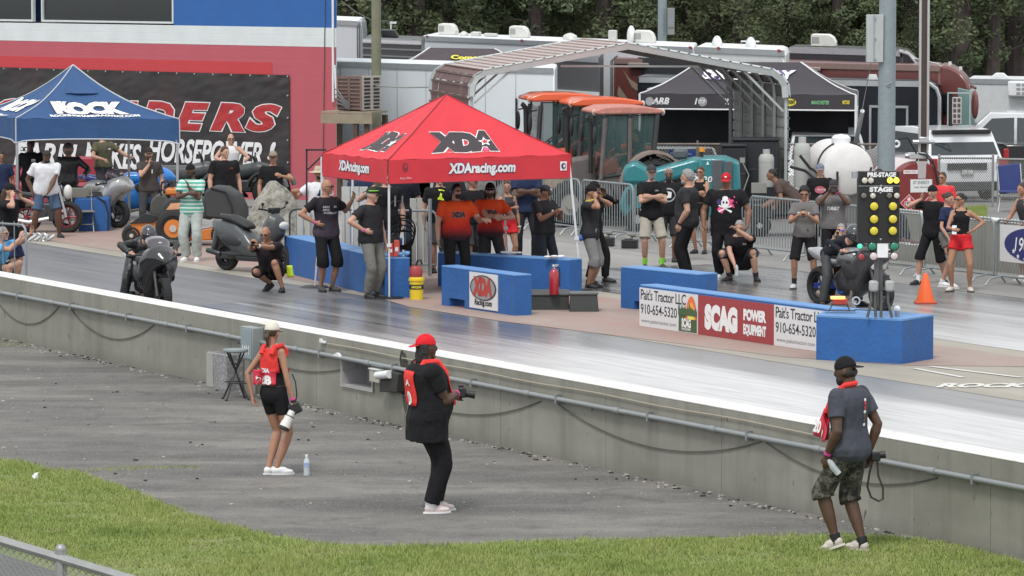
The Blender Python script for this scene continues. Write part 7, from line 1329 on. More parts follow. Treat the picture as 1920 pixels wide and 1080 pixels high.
def person(label, loc, H, face, skin='l', top=('tee', None), bot=('pants', None), shoe=None, sock=None, hat=None, hair=('short', None), w=1.0, b=0.0, fem=False, lean=0, side=0, tw=0, hip=(0, 0, .525), pel=.35,
           feet=((-.055, 0, 0), (.055, 0, 0)), fyaw=(-12, 12), fpit=(0, 0), arms=('hang', 'hang'), hy=0, hp=0, glasses=None, beard=None, vox=.0145, curl=.5, group=None, bare=False, hs=1.0, toes=None):
    k = H; root = thing('person', label, 'person', loc, R_(face), group); PN[0] += 1; sd = PN[0]
    hipv = V(hip)*k; Rt = Ry(side) @ Rx(lean) @ Rz(tw); q0 = MX.Identity(3).to_quaternion(); q1 = Rt.to_quaternion()
    def rq(z): return q0.slerp(q1, min(1, max(0, pel+(1-pel)*z/.12)))
    def tp(x, y, z): return hipv+(rq(z) @ V((x, y, z)))*k
    wd = 1+(w-1)*.85; lw = 1+(w-1)*.55
    def torso(mb, e=0, z0=-.07, z1=.31, flare=0, sh=1, n=22):
        rs = []
        for z, rx, rf, rb in TZ:
            if z < z0-1e-6 or z > z1+1e-6: continue
            if z0 < -.09 and z < 0: rx, rf, rb = .097, .064, .07
            if fem: rx *= {0: 1.04, .05: .97, .1: .84, .16: .86, .22: .86, .255: .85}.get(z, .92 if z > .2 else 1.02); rf *= 1.12 if z == .22 else .92
            bl = b*math.exp(-((z-.085)/.075)**2); f_ = flare*max(0, (.1-z)/.15); rx2 = rx*w*(sh if z > .24 else 1)+e+f_+bl*.45; rf2 = rf*wd+e+f_*.7+bl; rb2 = rb*wd+e+f_*.6
            rot = rq(z); R_1 = []
            for j in range(n):
                a = 6.2832*j/n; cx, sy = math.cos(a), math.sin(a); px_ = math.copysign(abs(cx)**.85, cx)*rx2; py_ = math.copysign(abs(sy)**.85, sy)*(rb2 if sy > 0 else rf2); R_1.append(hipv+(rot @ V((px_, py_, z)))*k)
            rs.append(R_1)
        mb.loft(rs)
    def ik(S, Tg, l1, l2, pole):
        d_ = Tg-S; d = min(d_.length, (l1+l2)*.995); nn = d_.normalized(); a = (l1*l1-l2*l2+d*d)/(2*d); h = math.sqrt(max(0, l1*l1-a*a)); p_ = V(pole); p_ = p_-nn*p_.dot(nn); p_ = p_.normalized() if p_.length > 1e-4 else nn.orthogonal(); return S+nn*a+p_*h, S+nn*d
    body = MB(); torso(body); info = {'root': root, 'k': k}
    sleeves = []; AR = []
    for i, s in enumerate((-1, 1)):
        A = arms[i]; pre = ARM[A] if isinstance(A, str) else A[:3]; absn = (not isinstance(A, str)) and len(A) > 3
        S = tp(s*.094*w*(.88 if fem else 1), .002, .262); t3 = V((pre[0][0]*s, pre[0][1], pre[0][2]))
        if absn: Tg = t3*k; po = V((pre[1][0]*s, pre[1][1], pre[1][2])); hd = V((pre[2][0]*s, pre[2][1], pre[2][2]))
        else:
            if A in ('hang', 'hip') : t3.x *= (1+(w-1)*.9); t3.x += s*b*.35
            if A == 'cross': t3.y -= b*.9
            Tg = tp(*t3); po = Rt @ V((pre[1][0]*s, pre[1][1], pre[1][2])); hd = Rt @ V((pre[2][0]*s, pre[2][1], pre[2][2]))
        E_, Wr = ik(S, Tg, .172*k, .148*k, po); hd.normalize(); AR.append((S, E_, Wr)); al = lw*(.82 if fem else 1)
        body.path([S, lerp(S, E_, .35), lerp(S, E_, .8), E_, lerp(E_, Wr, .25), lerp(E_, Wr, .65), Wr], [q*k*al for q in (.031, .029, .024, .0225, .025, .02, .0145)], 12)
        body.ell(S, (.033*k*al,)*3, nu=12, nv=8); body.ell(E_, (.0235*k*al,)*3, nu=10, nv=6)
        pn = V((-s, -.3, 0)) if abs(hd.x) < .8 else V((0, .8, -.3)); pn = (pn-hd*pn.dot(hd)).normalized(); sd_ = hd.cross(pn).normalized(); hk = k*hs*(.93 if fem else 1)
        Rh_ = MX((sd_, pn, hd)).transposed(); pc = Wr+hd*.03*hk; body.ell(pc, (.0225*hk, .0105*hk, .03*hk), Rh_, 12, 8); body.ell(Wr, (.015*k*al,)*3, nu=8, nv=6)
        c_ = curl[i] if isinstance(curl, tuple) else curl
        for f_, (ox, ln) in enumerate(((-.0165, .037), (-.0055, .043), (.0055, .041), (.0165, .033))):
            b0 = pc+sd_*ox*hk+hd*.022*hk; d1 = (hd*math.cos(c_)+pn*math.sin(c_)); d2 = (hd*math.cos(c_*2.2)+pn*math.sin(c_*2.2)); m1 = b0+d1*ln*.5*hk; m2 = m1+d2*ln*.55*hk
            body.path([b0-hd*.01*hk, m1, m2], [.0056*hk, .0052*hk, .0045*hk], 7)
        fw = V((0, -1, 0)); tsg = 1 if sd_.dot(V((0, -1, .2))) > 0 else -1; tb0 = Wr+hd*.012*hk+sd_*tsg*.013*hk; body.path([tb0, tb0+(sd_*tsg*.6+hd*.7+pn*.3)*.024*hk, tb0+(sd_*tsg*.45+hd*1.2+pn*.7)*.036*hk], [.0075*hk, .006*hk, .0048*hk], 7)
        info['hand%d' % i] = pc+pn*.018*hk; info['hd%d' % i] = hd; info['wr%d' % i] = Wr; info['ax%d' % i] = (Wr-E_).normalized()
    LG = []
    for i, s in enumerate((-1, 1)):
        J = hipv+(q0.slerp(q1, pel) @ V((s*.05*(1+(w-1)*.6), 0, -.012)))*k; fx, fy, fz = feet[i]; A_ = V((fx, fy, fz+.042))*k; yw = R_(fyaw[i]); po = V((math.sin(yw)*1.0+s*.05, -math.cos(yw), 0))
        if hip[2] < .4 or fz > .08: po = V((math.sin(yw)*.9, -math.cos(yw), .8))
        K_, A2 = ik(J, A_, .248*k, .245*k, po); LG.append((J, K_, A2)); tl = lw*(1.02 if fem else 1)
        body.path([J, lerp(J, K_, .35), lerp(J, K_, .8), K_, lerp(K_, A2, .22), lerp(K_, A2, .5), lerp(K_, A2, .85), A2], [q*k*tl for q in (.05, .047, .036, .031, .0325, .029, .0195, .0185)], 14); body.ell(K_, (.031*k*tl,)*3, nu=12, nv=8)
        fr = MX.Rotation(R_(fyaw[i]), 3, 'Z') @ Rx(-fpit[i]); body.ell(A2+fr @ V((0, -.04, -.022))*k, (.019*k, .06*k, .016*k), fr)
        info['foot%d' % i] = (A2, fr)
    # head
    nb_ = tp(0, .008, .29); Rhd = Rz(hy) @ Rx(hp); upd = ((Rt @ V((0, 0, 1)))*.55+(Rhd @ V((0, 0, 1)))*.45).normalized(); hc = nb_+upd*.098*k+(Rhd @ V((0, -.012, 0)))*k
    def hf(q):
        q = q/k; t = max(0, -q.z/.07); x, y, z = q
        x *= 1-.26*t**1.6; y = y*(1-.42*t) if y > 0 else y*(1-.12*t*t)
        return V((x, y, z))*k
    body.ell(hc, (.0415*k, .053*k, .068*k), Rhd, 20, 14, hf); body.path([nb_-upd*.02*k, hc+(Rhd @ V((0, .012, -.03)))*k], [.031*k*lw, .029*k*lw], 12)
    for c_, r_ in (((0, -.054, -.008), (.0075, .013, .016)), ((.042, .006, -.004), (.005, .012, .018)), ((-.042, .006, -.004), (.005, .012, .018)), ((0, -.045, .018), (.028, .009, .007)), ((0, -.049, -.031), (.014, .007, .006)), ((0, -.042, -.052), (.016, .013, .012))):
        body.ell(hc+(Rhd @ V(c_))*k, [q*k for q in r_], Rhd, 10, 6)
    bo = fbuild(body, 'body', SK[skin], root, vox, sm=2)
    hm = (hair[1] if hair and hair[1] else HB)
    P_ = lambda x, y, z: hc+(Rhd @ V((x, y, z)))*k
    if not glasses:
        for s in (-1, 1): mb = MB(); mb.ell(P_(s*.017, -.0475, .004), [q*k for q in (.008, .004, .0042)], Rhd, 8, 6); mb.build('eye', blt, root)
    def clamp(zf):
        def fn(q): q = q/k; q.z = max(q.z, zf(q.y)); return q*k
        return fn
    if hair and hair[0]:
        st = hair[0]; mb = MB(); zc = .012; r_ = (.0445, .0565, .0605)
        if st == 'buzz': r_ = (.0425, .0545, .059); zc = .0115
        if st == 'curly': r_ = (.052, .064, .068)
        mb.ell(P_(0, .003, zc), [q*k for q in r_], Rhd, 20, 14, clamp(lambda y: lerp(.034, -.038, min(1, max(0, (y+.045)/.065)))))
        if st == 'tuft': mb = MB(); mb.ell(P_(0, .035, -.025), [q*k for q in (.042, .03, .03)], Rhd, 14, 10)
        if st == 'fringe': mb = MB(); mb.ell(P_(0, .012, -.012), [q*k for q in (.047, .05, .032)], Rhd, 14, 10)
        if st in ('long', 'pony', 'bun', 'dread'):
            if st == 'bun': mb.ell(P_(0, .06, .02), [.024*k]*3, Rhd, 12, 8)
            if st == 'pony': mb.path([P_(0, .05, .01), P_(0, .075, -.03), P_(0, .06, -.09)], [.014*k, .016*k, .008*k], 8)
            if st == 'long': mb.path([P_(0, .03, .0), P_(0, .045, -.06), nb_+V((0, .05, -.04))*k], [.045*k, .042*k, .03*k], 12)
            if st == 'dread':
                for j in range(16): a = R_(200-j*14.5) ; x, y = math.sin(a+1.57)*.04, -math.cos(a+1.57)*.045; y = abs(y)*1.0+.0; mb.path([P_(x, y*.9, .02), P_(x*1.12, y*1.1, -.03), P_(x*1.1, y*1.15+.005, -.085-.012*math.sin(j*3))], [.011*k, .0105*k, .006*k], 6)
        fbuild(mb, 'hair', hm, root, vox*.75, sm=1, wr=.005 if st != 'curly' else .012, wf=45 if st == 'curly' else 30, seed=sd)
    if beard: mb = MB(); mb.ell(P_(0, -.033, -.043-.012*(beard[1]-1)), [.034*k, .025*k, .03*k*beard[1]], Rhd, 14, 10); mb.ell(P_(0, -.049, -.024), [.017*k, .006*k, .004*k], Rhd); fbuild(mb, 'beard', beard[0], root, vox*.7, sm=1, wr=.004, wf=40)
    if glasses:
        mb = MB()
        for s in (-1, 1): mb.ell(P_(s*.0185, -.0515, .006), [q*k for q in (.0165, .006, .0105)], Rhd, 12, 8); mb.path([P_(s*.034, -.047, .009), P_(s*.044, .005, .006)], .0022*k, 5)
        mb.path([P_(-.006, -.055, .009), P_(.006, -.055, .009)], .003*k, 5); mb.build('glasses', glasses, root)
    if hat:
        hk_, hmt = hat[0], hat[1]
        if hk_ in ('cap', 'capback'):
            sg = 1 if hk_ == 'cap' else -1; tl_ = hat[2] if len(hat) > 2 else 0
            mb = MB(); mb.ell(P_(0, .003, .018), [q*k for q in (.0475, .0585, .058)], Rhd, 20, 12, clamp(lambda y: .0 if sg*y < 0 else -.004)); fbuild(mb, 'cap', hmt, root, vox*.7, sm=1)
            mb = MB(); out = [(math.cos(R_(a))*.041, -sg*(.048+math.sin(R_(a))*.05)) for a in range(0, 181, 15)]
            mb.loft([[P_(x, y, .0185+dz-.35*max(0, abs(y)-.05)-x*x*3) for x, y in out] for dz in (0, .004)]); mb.build('brim', hat[3] if len(hat) > 3 else hmt, root)
            if len(hat) > 4: mb = MB(); mb.ell(P_(0, -.052*sg, .04), [q*k for q in (.011, .006, .01)], Rhd, 10, 6); mb.build('badge', hat[4], root)
        if hk_ == 'straw': mb = MB(); mb.rev([(0, .058), (.035, .056), (.046, .02), (.05, .0), (.1, -.012), (.105, -.008), (.05, .006)], n=24); mb.v = [tuple(P_(*(V(q)+V((0, .003, .026))))) for q in mb.v]; mb.build('straw_hat', hmt, root)
        if hk_ == 'bandana': mb = MB(); mb.ell(P_(0, .003, .014), [q*k for q in (.0455, .0575, .06)], Rhd, 20, 12, clamp(lambda y: .004)); fbuild(mb, 'bandana', hmt, root, vox*.7, sm=1)
        if hk_ == 'helmet':
            mb = MB(); mb.ell(P_(0, .004, .004), [q*k for q in (.068, .08, .078)], Rhd, 24, 16); fbuild(mb, 'helmet', hmt, root, vox*.8, sm=1); mb = MB(); mb.ell(P_(0, -.014, .004), [q*k for q in (.0665, .0675, .03)], Rhd, 20, 10); mb.build('visor', hat[2] if len(hat) > 2 else SGL, root)
        if hk_ == 'headset':
            mb = MB(); mb.path([P_(math.cos(R_(a))*.05, .004, .01+math.sin(R_(a))*.062) for a in range(0, 181, 20)], .006*k, 6); mb.build('headband', hmt, root)
            for s in (-1, 1): mb = MB(); mb.ell(P_(s*.05, .004, -.002), [q*k for q in (.013, .022, .026)], Rhd, 12, 8); mb.build('ear_cup', hmt, root)
    # clothes
    cv = vox*1.1
    def legs(mb, L, r_, fl):
        for i, (J, K_, A2) in enumerate(LG):
            pts = []; rr_ = []; tl = lw*(1.02 if fem else 1)
            base = lambda t: (lerp(.05, .033, t) if t < 1 else lerp(.034, .0215, (t-1)**1.3))*tl
            st = 9
            for j in range(st+1):
                t = L*j/st; pts.append(lerp(J, K_, t) if t <= 1 else lerp(K_, A2, t-1)); rr_.append((base(t)+r_+fl*(t/L)**2)*k)
            mb.path(pts, rr_, 14); mb.ell(J, (rr_[0],)*3, nu=12, nv=8)
            if L > 1: mb.ell(K_, (base(1)*k+r_*k,)*3, nu=12, nv=8)
    if bot and bot[0]:
        kind, bm_ = bot[0], bot[1] or CK; mb = MB()
        if kind == 'shorts': torso(mb, .008, -.066, .055); legs(mb, bot[2] if len(bot) > 2 else .95, .008, .014)
        elif kind == 'tight': torso(mb, .006, -.066, .055); legs(mb, bot[2], .0055, .0)
        elif kind == 'pants': torso(mb, .006, -.066, .055); legs(mb, 1.93, .007, .008)
        elif kind == 'baggy': torso(mb, .009, -.066, .055); legs(mb, 1.93, .013, .012)
        o_ = fbuild(mb, kind if kind in ('shorts', 'pants') else {'tight': 'shorts', 'baggy': 'trousers'}[kind], bm_, root, cv, sm=2, wr=.008 if kind != 'tight' else .001, wf=9, seed=sd); info['bot'] = o_
    if top and top[0]:
        kind, tm = top[0], top[1] or CK; mb = MB(); e = {'tee': .009, 'tank': .004, 'long': .008, 'crop': .004, 'leather': .011}[kind]
        lo = -.035 if kind in ('tee', 'long', 'leather') else (.02 if kind == 'tank' else .1)
        lo = top[2] if len(top) > 2 else lo
        torso(mb, e, lo, .303 if kind not in ('tank', 'crop') or not fem else .283, (.012 if lo > -.1 else -.004) if kind in ('tee', 'long') else 0, sh=(.8 if kind in ('tank', 'crop') else 1.0))
        if kind in ('tank', 'crop'):
            for s in (-1, 1): mb.path([tp(s*.05, -.035, .26), tp(s*.048, .0, .295), tp(s*.05, .04, .26)], [.02*k, .018*k, .02*k], 8)
        sl = {'tee': .62, 'long': 1.9, 'leather': 1.93}.get(kind, 0)
        if sl:
            for S, E_, Wr in AR:
                al = lw*(.82 if fem else 1); n_ = 6; pts = []; rr_ = []
                for j in range(n_+1):
                    t = sl*j/n_; pts.append(lerp(S, E_, t) if t <= 1 else lerp(E_, Wr, t-1)); bs = lerp(.031, .023, t) if t < 1 else lerp(.0245, .0155, t-1); rr_.append((bs*al+.0075+(.008*(t/sl) if kind == 'tee' else .0))*k)
                mb.path(pts, rr_, 12); mb.ell(S, (.04*k*al,)*3, nu=12, nv=8)
                if sl > 1: mb.ell(E_, (.031*k*al,)*3, nu=10, nv=6)
        o_ = fbuild(mb, {'tee': 'shirt', 'tank': 'tank_top', 'long': 'jacket', 'crop': 'crop_top', 'leather': 'leather_jacket'}[kind], tm, root, cv, sm=2, wr=.012 if kind in ('tee', 'long', 'leather') else .002, wf=8, seed=sd+3); info['top'] = o_
    for i in (0, 1):
        A2, fr = info['foot%d' % i]
        if sock: mb = MB(); J, K_, A3 = LG[i]; mb.path([lerp(K_, A3, 1-sock[1]), A3, A3+fr @ V((0, -.01, -.02))*k], [.0265*k*lw, .0225*k*lw, .024*k], 12); mb.build('sock', sock[0], root)
        sm_ = shoe or SHB; mb = MB(); q = lambda x, y, z: A2+fr @ V((x, y, z))*k
        mb.ell(q(0, .004, -.014), [z_*k for z_ in (.024, .03, .026)], fr, 12, 8); mb.ell(q(0, -.055, -.022), [z_*k for z_ in (.03, .057, .019)], fr, 14, 8); mb.ell(q(0, -.028, -.013), [z_*k for z_ in (.027, .05, .024)], fr, 12, 8); fbuild(mb, 'shoe', sm_, root, vox*.8, sm=1)
        out = [(math.cos(a)*(.031-.003*math.sin(a)), -.038+math.sin(a)*.08) for a in (6.2832*j/16 for j in range(16))]; mb = MB(); mb.loft([[q(x, y, -.043) for x, y in out], [q(x, y, -.031) for x, y in out]]); mb.build('sole', toes or (SHW if sm_ in (SHW,) else mat('dark_sole', (.05, .05, .05), .7)), root)
    return info
def bvh(o): me = o.data; return BVHTree.FromPolygons([v.co for v in me.vertices], [tuple(p.vertices) for p in me.polygons])
def onto(info, part, x0, z0, yaw=0, sgn=-1):
    """map a print onto the garment: x0, z0 in fractions of the height; yaw turns the projection"""
    o_ = info[part]; T_ = bvh(o_); k = info['k']; R3 = Rz(yaw); nrm = R3 @ V((0, sgn, 0)); ex = R3 @ V((-sgn, 0, 0))
    def fn(x, y, f=0):
        p = ex*(x0*k+x)+V((0, 0, z0*k+y))+nrm*1.2; hit = T_.ray_cast(p, -nrm); h = hit[0] if hit[0] else p-nrm*1.1
        return h+nrm*(f+.004)
    return fn
def pr(info, s, x0, z0, w_, h_, m_, part='top', yaw=0, sgn=-1, off=.0, **kw): return letters(s, w_, h_, onto(info, part, x0, z0, yaw, sgn), m_, info['root'], cut=.05, off=off, name='print', **kw)
def prs(info, poly, x0, z0, m_, part='top', yaw=0, sgn=-1, off=.002):
    fn = onto(info, part, x0, z0, yaw, sgn); mb = MB(); c0 = (sum(p[0] for p in poly)/len(poly), sum(p[1] for p in poly)/len(poly)); vs = [fn(*c0, off)]+[fn(x, y, off) for x, y in poly]; n = len(poly)
    mb.add(vs, [(0, i+1, (i+1) % n+1) for i in range(n)]); return mb.build('print', m_, info['root'], smooth=False, fix=False)
def drape(info, part, xr, zr, m_, name, sgn=-1, yaw=0, off=.012, nu=8, nv=8, shape_=None, ox=0):
    fn = onto(info, part, 0, 0, yaw, sgn); k = info['k']; mb = MB()
    def f(u, v):
        z = lerp(zr[0], zr[1], v); x = lerp(xr[0], xr[1], u); 
        if shape_: x = x*shape_(v)+ox*v
        return fn(x*k, z*k, off+.006*math.sin(u*9+v*5))
    mb.grid(f, nu, nv); return mb.build(name, m_, info['root'], solid=.006)
def wpos(info, p): bpy.context.view_layer.update() if False else None; r = info['root']; return V(r.location)+(MX.Rotation(r.rotation_euler.z, 3, 'Z') @ p)
def held_phone(info, label, i=0, both=False, up=(0, 0, 1), col=None):
    p = wpos(info, (info['hand0']+info['hand1'])/2 if both else info['hand%d' % i]+info['hd%d' % i]*.02*info['k'])
    t_ = thing('phone', label, 'phone', p, info['root'].rotation_euler.z); mb = MB(); mb.box((0, 0, 0), (.15 if both else .075, .012, .078 if both else .15), Rx(-15)); mb.build('body', col or blk, t_, bevel=.006); mb = MB(); mb.ell((.03, -.01, .03), (.01, .006, .01), nu=8, nv=5); mb.build('lens', SGL, t_); return t_
def band(info, i, m_, t=.05, r=.021):
    a = info['ax%d' % i]; p = info['wr%d' % i]-a*t*info['k']; mb = MB(); mb.cone(p-a*.006*info['k'], p+a*.006*info['k'], r*info['k'], r*info['k']*.95, 14); mb.build('wristband', m_, info['root'])
PINK = mat('pink_wristband', (.7, .06, .35), .5); HIV = mat('hi_vis_yellow', (.7, .9, .05), .6, emit=.0); VRD = cloth('vest_red', (.72, .05, .045), .7, .05)
def Ho(py, Y): return HC-(py+75)*Y/FPX
def at(px, Y, z=0.0): q = B(px, Y, z); return q
# ---- three photographers on the apron
w1 = person('woman photographer in a cream cap and red bib holding a long white lens', G(514, 890), 1.66, 142, 't', ('tank', CK), ('tight', CK, .5), SHW, hat=('cap', cloth('cream_cap', (.66, .62, .54))), hair=('pony', HBR), w=.92, fem=True, vox=.0095, arms=(((.15, -.02, -.06), (.3, .9, 0), (.1, -.05, -1)), ((.12, .07, -.02), (.9, .5, 0), (-.3, .1, -1))), side=2, feet=((-.02, .0, 0), (.03, .02, 0)), fyaw=(-40, -15), hy=14, hp=4, beard=None)
drape(w1, 'top', (-.085, .06), (.66, .815), VRD, 'bib', 1, 18, .01, shape_=lambda v: 1-.25*v); drape(w1, 'top', (-.07, .055), (.66, .81), VRD, 'bib', -1, 0, .01)
mk_ = w1['k']; drape(w1, 'top', (-.12, .03), (.585, .68), mat('bib_print_red', (.6, .03, .06), .6), 'bib_number_panel', 1, 30, .022)
pr(w1, '28', -.05, .615, .17, .1, wht, yaw=30, sgn=1, off=.032, bold=.06, shear=-.1); pr(w1, 'EDIA', -.045, .675, .13, .05, wht, yaw=26, sgn=1, off=.034, bold=.06)
for a_ in (-.045, .035): mb = MB(); kk = w1['k']; mb.path([V((a_*kk, -.06*kk, .79*kk)), V((a_*kk*1.1, -.02*kk, .832*kk)), V((a_*kk*1.1, .05*kk, .825*kk)), V((a_*kk, .075*kk, .78*kk))], .017*kk, 8); mb.build('shoulder_strap', VRD, w1['root'])
band(w1, 0, PINK, .012); band(w1, 0, blk, -.002, .017)
p = wpos(w1, w1['hand0']); t_ = thing('camera', 'black camera with a long white telephoto lens hanging from the woman\'s hand', 'camera', p, R_(0)); mb = MB(); mb.box((0.03, 0, -.03), (.13, .09, .12), Ry(-25)); mb.build('camera_body', blk, t_, bevel=.015)
mb = MB(); d_ = V((-.42, -.28, -.86)); a_ = V((.0, -.03, -.06)); mb.path([a_, a_+d_*.06, a_+d_*.062, a_+d_*.13, a_+d_*.132, a_+d_*.19], [.038, .038, .05, .05, .056, .058], 18); mb.build('lens', mat('lens_white', (.7, .69, .66), .4), t_)
mb = MB(); mb.cone(a_+d_*.19, a_+d_*.215, .06, .06, 18); mb.cone(a_+d_*.06, a_+d_*.07, .051, .051, 18); mb.build('lens_hood', blk, t_)
mb = MB(); mb.path([p+V((.03, 0, .0)), p+V((.05, 0, .12)), p+V((.035, 0, .25)), p+V((-.0, .02, .33))], .007, 5); tag(mb.build('camera_strap', blk), 'thin black strap of the woman\'s camera beside her forearm', 'strap')

w2 = person('big man in a black tee with a red backward cap and dreadlocks holding a camera', G(806, 961), 1.80, 106, 'd', ('tee', CK, -.125), ('pants', CK), mat('white_pink_shoe', (.66, .55, .53), .5), sock=(wht, .18), hat=('capback', cloth('bright_red_cap', (.65, .02, .03))), hair=('dread', HB), w=1.62, b=.042, vox=.0095, arms=(((.03, -.165, .125), (.7, .5, -.8), (-.3, -1, .3)), ((.03, -.155, .105), (.7, .5, -.8), (-.3, -1, .2))), feet=((-.05, .01, 0), (.05, -.045, 0)), hip=(0, .012, .525), hy=-4, hp=0, lean=-2, toes=wht, fyaw=(0, 0))
k2 = w2['k']
for sg in (1, -1): drape(w2, 'top', (-.1, .1), (.6, .79), VRD, 'vest_panel', sg, 0, .012)
for s in (-1, 1): mb = MB(); mb.path([V((s*.075*k2, -.075*k2, .77*k2)), V((s*.062*k2, -.03*k2, .835*k2)), V((s*.06*k2, .045*k2, .835*k2)), V((s*.075*k2, .085*k2, .78*k2))], .019*k2, 8); mb.build('vest_strap', VRD, w2['root'])
pr(w2, '0', .04, .64, .12, .14, wht, sgn=1, off=.024, bold=.05); pr(w2, 'A', .04, .725, .12, .06, wht, sgn=1, off=.024, bold=.05); band(w2, 1, PINK, .012, .023); band(w2, 0, PINK, .012, .023)
mb = MB(); mb.ell(V((-.05, .02, 0)), (.01, .01, .01)); p = wpos(w2, (w2['hand0']+w2['hand1'])/2)
t_ = thing('camera', 'compact black camera with a lens in the hands of the man in the red cap', 'camera', p+V((.03, 0, .02))); mb = MB(); mb.box((0, 0, 0), (.07, .13, .1)); mb.box((-.01, 0, .06), (.05, .05, .03)); mb.build('camera_body', blk, t_, bevel=.012); mb = MB(); mb.cone((.02, 0, -.01), (.13, 0, -.03), .036, .04, 16); mb.build('lens', blk, t_)

CAMO = newmat('camouflage', .85); t, n, b = nodes(CAMO); c = n.new('ShaderNodeTexCoord').outputs['Object']; v_ = ramp(t, tnoise(t, c, 16, 2, .5), [(.0, (.02, .02, .018)), (.43, (.055, .052, .042)), (.53, (.13, .12, .1)), (.6, (.035, .04, .03))]); t.nodes[-1].color_ramp.interpolation = 'CONSTANT'; t.links.new(v_, b.inputs['Base Color'])
w3 = person('man walking on the grass in a slate tee, camouflage shorts and black backward cap', G(1592, 1034), 1.84, -128, 'd', ('tee', cloth('slate_cotton', (.065, .07, .09)), -.065), ('shorts', CAMO, 1.12), mat('cream_trainer', (.55, .5, .45), .6, var=.3, sc=25), sock=(blt, .12), hat=('capback', CK), hair=('fringe', HB), w=1.2, vox=.0095, arms=(((.13, .03, -.03), (.4, .8, 0), (0, 0, -1)), ((.13, -.05, -.03), (.4, .8, 0), (-.1, -.2, -1))), feet=((-.05, .05, .0), (.045, -.05, .02)), fpit=(0, -22), fyaw=(-5, 5), lean=2, hy=14, hp=12, toes=mat('cream_sole', (.6, .57, .5), .6), beard=(HB, 1.0))
drape(w3, 'top', (-.06, .06), (.56, .7), mat('bib_print_red', (.6, .03, .06), .6), 'bib', -1, 42, .05, shape_=lambda v: 1.0-.35*v); pr(w3, '20', .01, .6, .13, .1, wht, yaw=42, sgn=-1, off=.075, bold=.05)
k3 = w3['k']; mb = MB(); mb.path([V((-.045*k3, -.09*k3, .70*k3)), V((-.05*k3, -.06*k3, .79*k3)), V((-.04*k3, .0, .843*k3)), V((0, .035*k3, .852*k3)), V((.045*k3, .0, .843*k3)), V((.06*k3, -.06*k3, .79*k3)), V((.06*k3, -.1*k3, .70*k3))], [.025, .03, .026, .024, .026, .03, .03], 8); mb.build('bib_strap', VRD, w3['root'])
for i, (z, cl_) in enumerate(((.77, wht), (.752, redt), (.73, redt), (.71, wht), (.688, mat('brown_print', (.15, .07, .05), .6)), (.668, mat('brown_print', (.15, .07, .05), .6)), (.645, wht))): prs(w3, circ(0, 0, .018, .016, 8), .015, z, cl_, sgn=1)
mb = MB(); PB_ = [V(q)*k3 for q in ((.055, -.075, .725), (.03, -.135, .715), (.012, -.215, .575), (.075, -.1, .565))]; mb.grid(lambda u, v: lerp(lerp(PB_[3], PB_[2], u), lerp(PB_[0], PB_[1], u), v)+V((.008*math.sin(v*7), 0, 0)), 4, 5); mb.build('bib_panel', mat('bib_print_red', (.6, .03, .06), .6), w3['root'], solid=.006)
ex_ = (PB_[2]-PB_[3]).normalized()*-1; letters('20', .14, .12, flat((PB_[2]+PB_[3])*.5+V((.0, .0, .1)), ex_*-1 if ex_.dot(V((-.62, .79, 0))) < 0 else ex_, (PB_[0]-PB_[3]).normalized()), wht, w3['root'], bold=.05, off=.016, name='print')
band(w3, 1, PINK, .012, .021)
p = wpos(w3, w3['hand1']); t_ = thing('water_bottle', 'crumpled clear plastic bottle in the hand of the walking man', 'bottle', p+V((.02, -.06, -.03)), 0); mb = MB(); mb.path([(-.02, 0, .04), (.0, 0, .02), (.03, 0, -.03), (.08, 0, -.09)], [.012, .028, .032, .03], 10); mb.build('bottle_body', mat('clear_plastic', (.75, .82, .85), .08), t_)
p = wpos(w3, V((-.15, .05, .47))*k3); t_ = thing('camera', 'small black camera with a looping strap at the hip of the walking man', 'camera', p, R_(20)); mb = MB(); mb.box((0, 0, 0), (.1, .08, .09)); mb.build('camera_body', blk, t_, bevel=.015); mb = MB(); mb.cone((.04, 0, .01), (.1, -.03, .02), .035, .035); mb.build('lens', blk, t_); mb = MB(); mb.path([(-.02, 0, -.04), (-.05, 0, -.16), (-.07, 0, -.28), (-.03, 0, -.38), (.05, 0, -.42), (.09, 0, -.4), (.09, 0, -.3), (.04, 0, -.18), (.03, 0, -.05)], .01, 6); mb.build('strap', mat('strap_dark', (.05, .05, .045), .8), t_)

# ---- left of the red tent
w4 = person('bald man in sunglasses crouching on the track to film with his phone', G(502, 547), 1.80, -14, 't', ('tee', cloth('dark_plum_tee', (.03, .022, .026))), ('shorts', CK, .93), SHB, hair=None, glasses=SGL, w=1.12, lean=22, hip=(0, .1, .17), pel=.6, feet=((-.0, .06, .03), (.16, -.06, 0)), fyaw=(-30, 8), fpit=(-28, 0), hp=14, arms=(((.06, -.3, .44), (.8, .1, -.7), (-.1, -.5, .7), 1), ((.0, -.3, .44), (.8, .1, -.6), (-.1, -.5, .7), 1)), hy=-6)
held_phone(w4, 'phone held sideways by the crouching bald man', both=True); pr(w4, 'XDA', .05, .42, .07, .04, redt, bold=.05); band(w4, 1, wht, .01)
mb = MB(); mb.grid(lambda u, v: V((lerp(-.04, .05+.03*v, u), .01*math.sin(u*9), -.2*v)), 4, 5); o = mb.build('cloth_rag', HIV, solid=.006); o.location = G(535, 546)+V((.06, .1, .42)); tag(o, 'bright yellow cloth hanging behind the crouching bald man', 'cloth')
PURP = zmat('plum_jersey', [(.0, (.085, .065, .09)), (.45, (.045, .035, .05)), (.75, (.018, .015, .02))])
w5 = person('bald man in a plum and black racing jersey with one hand on his hip', G(612, 547), 1.89, 32, 't', ('tee', PURP, -.065), ('shorts', CK, 1.2), mat('dark_trainer', (.05, .05, .05), .6), hair=None, glasses=SGL, w=1.1, b=.006, hy=38, arms=('hip', ((.24, -.04, .27), (.6, .4, -.5), (.2, -.3, 1))))
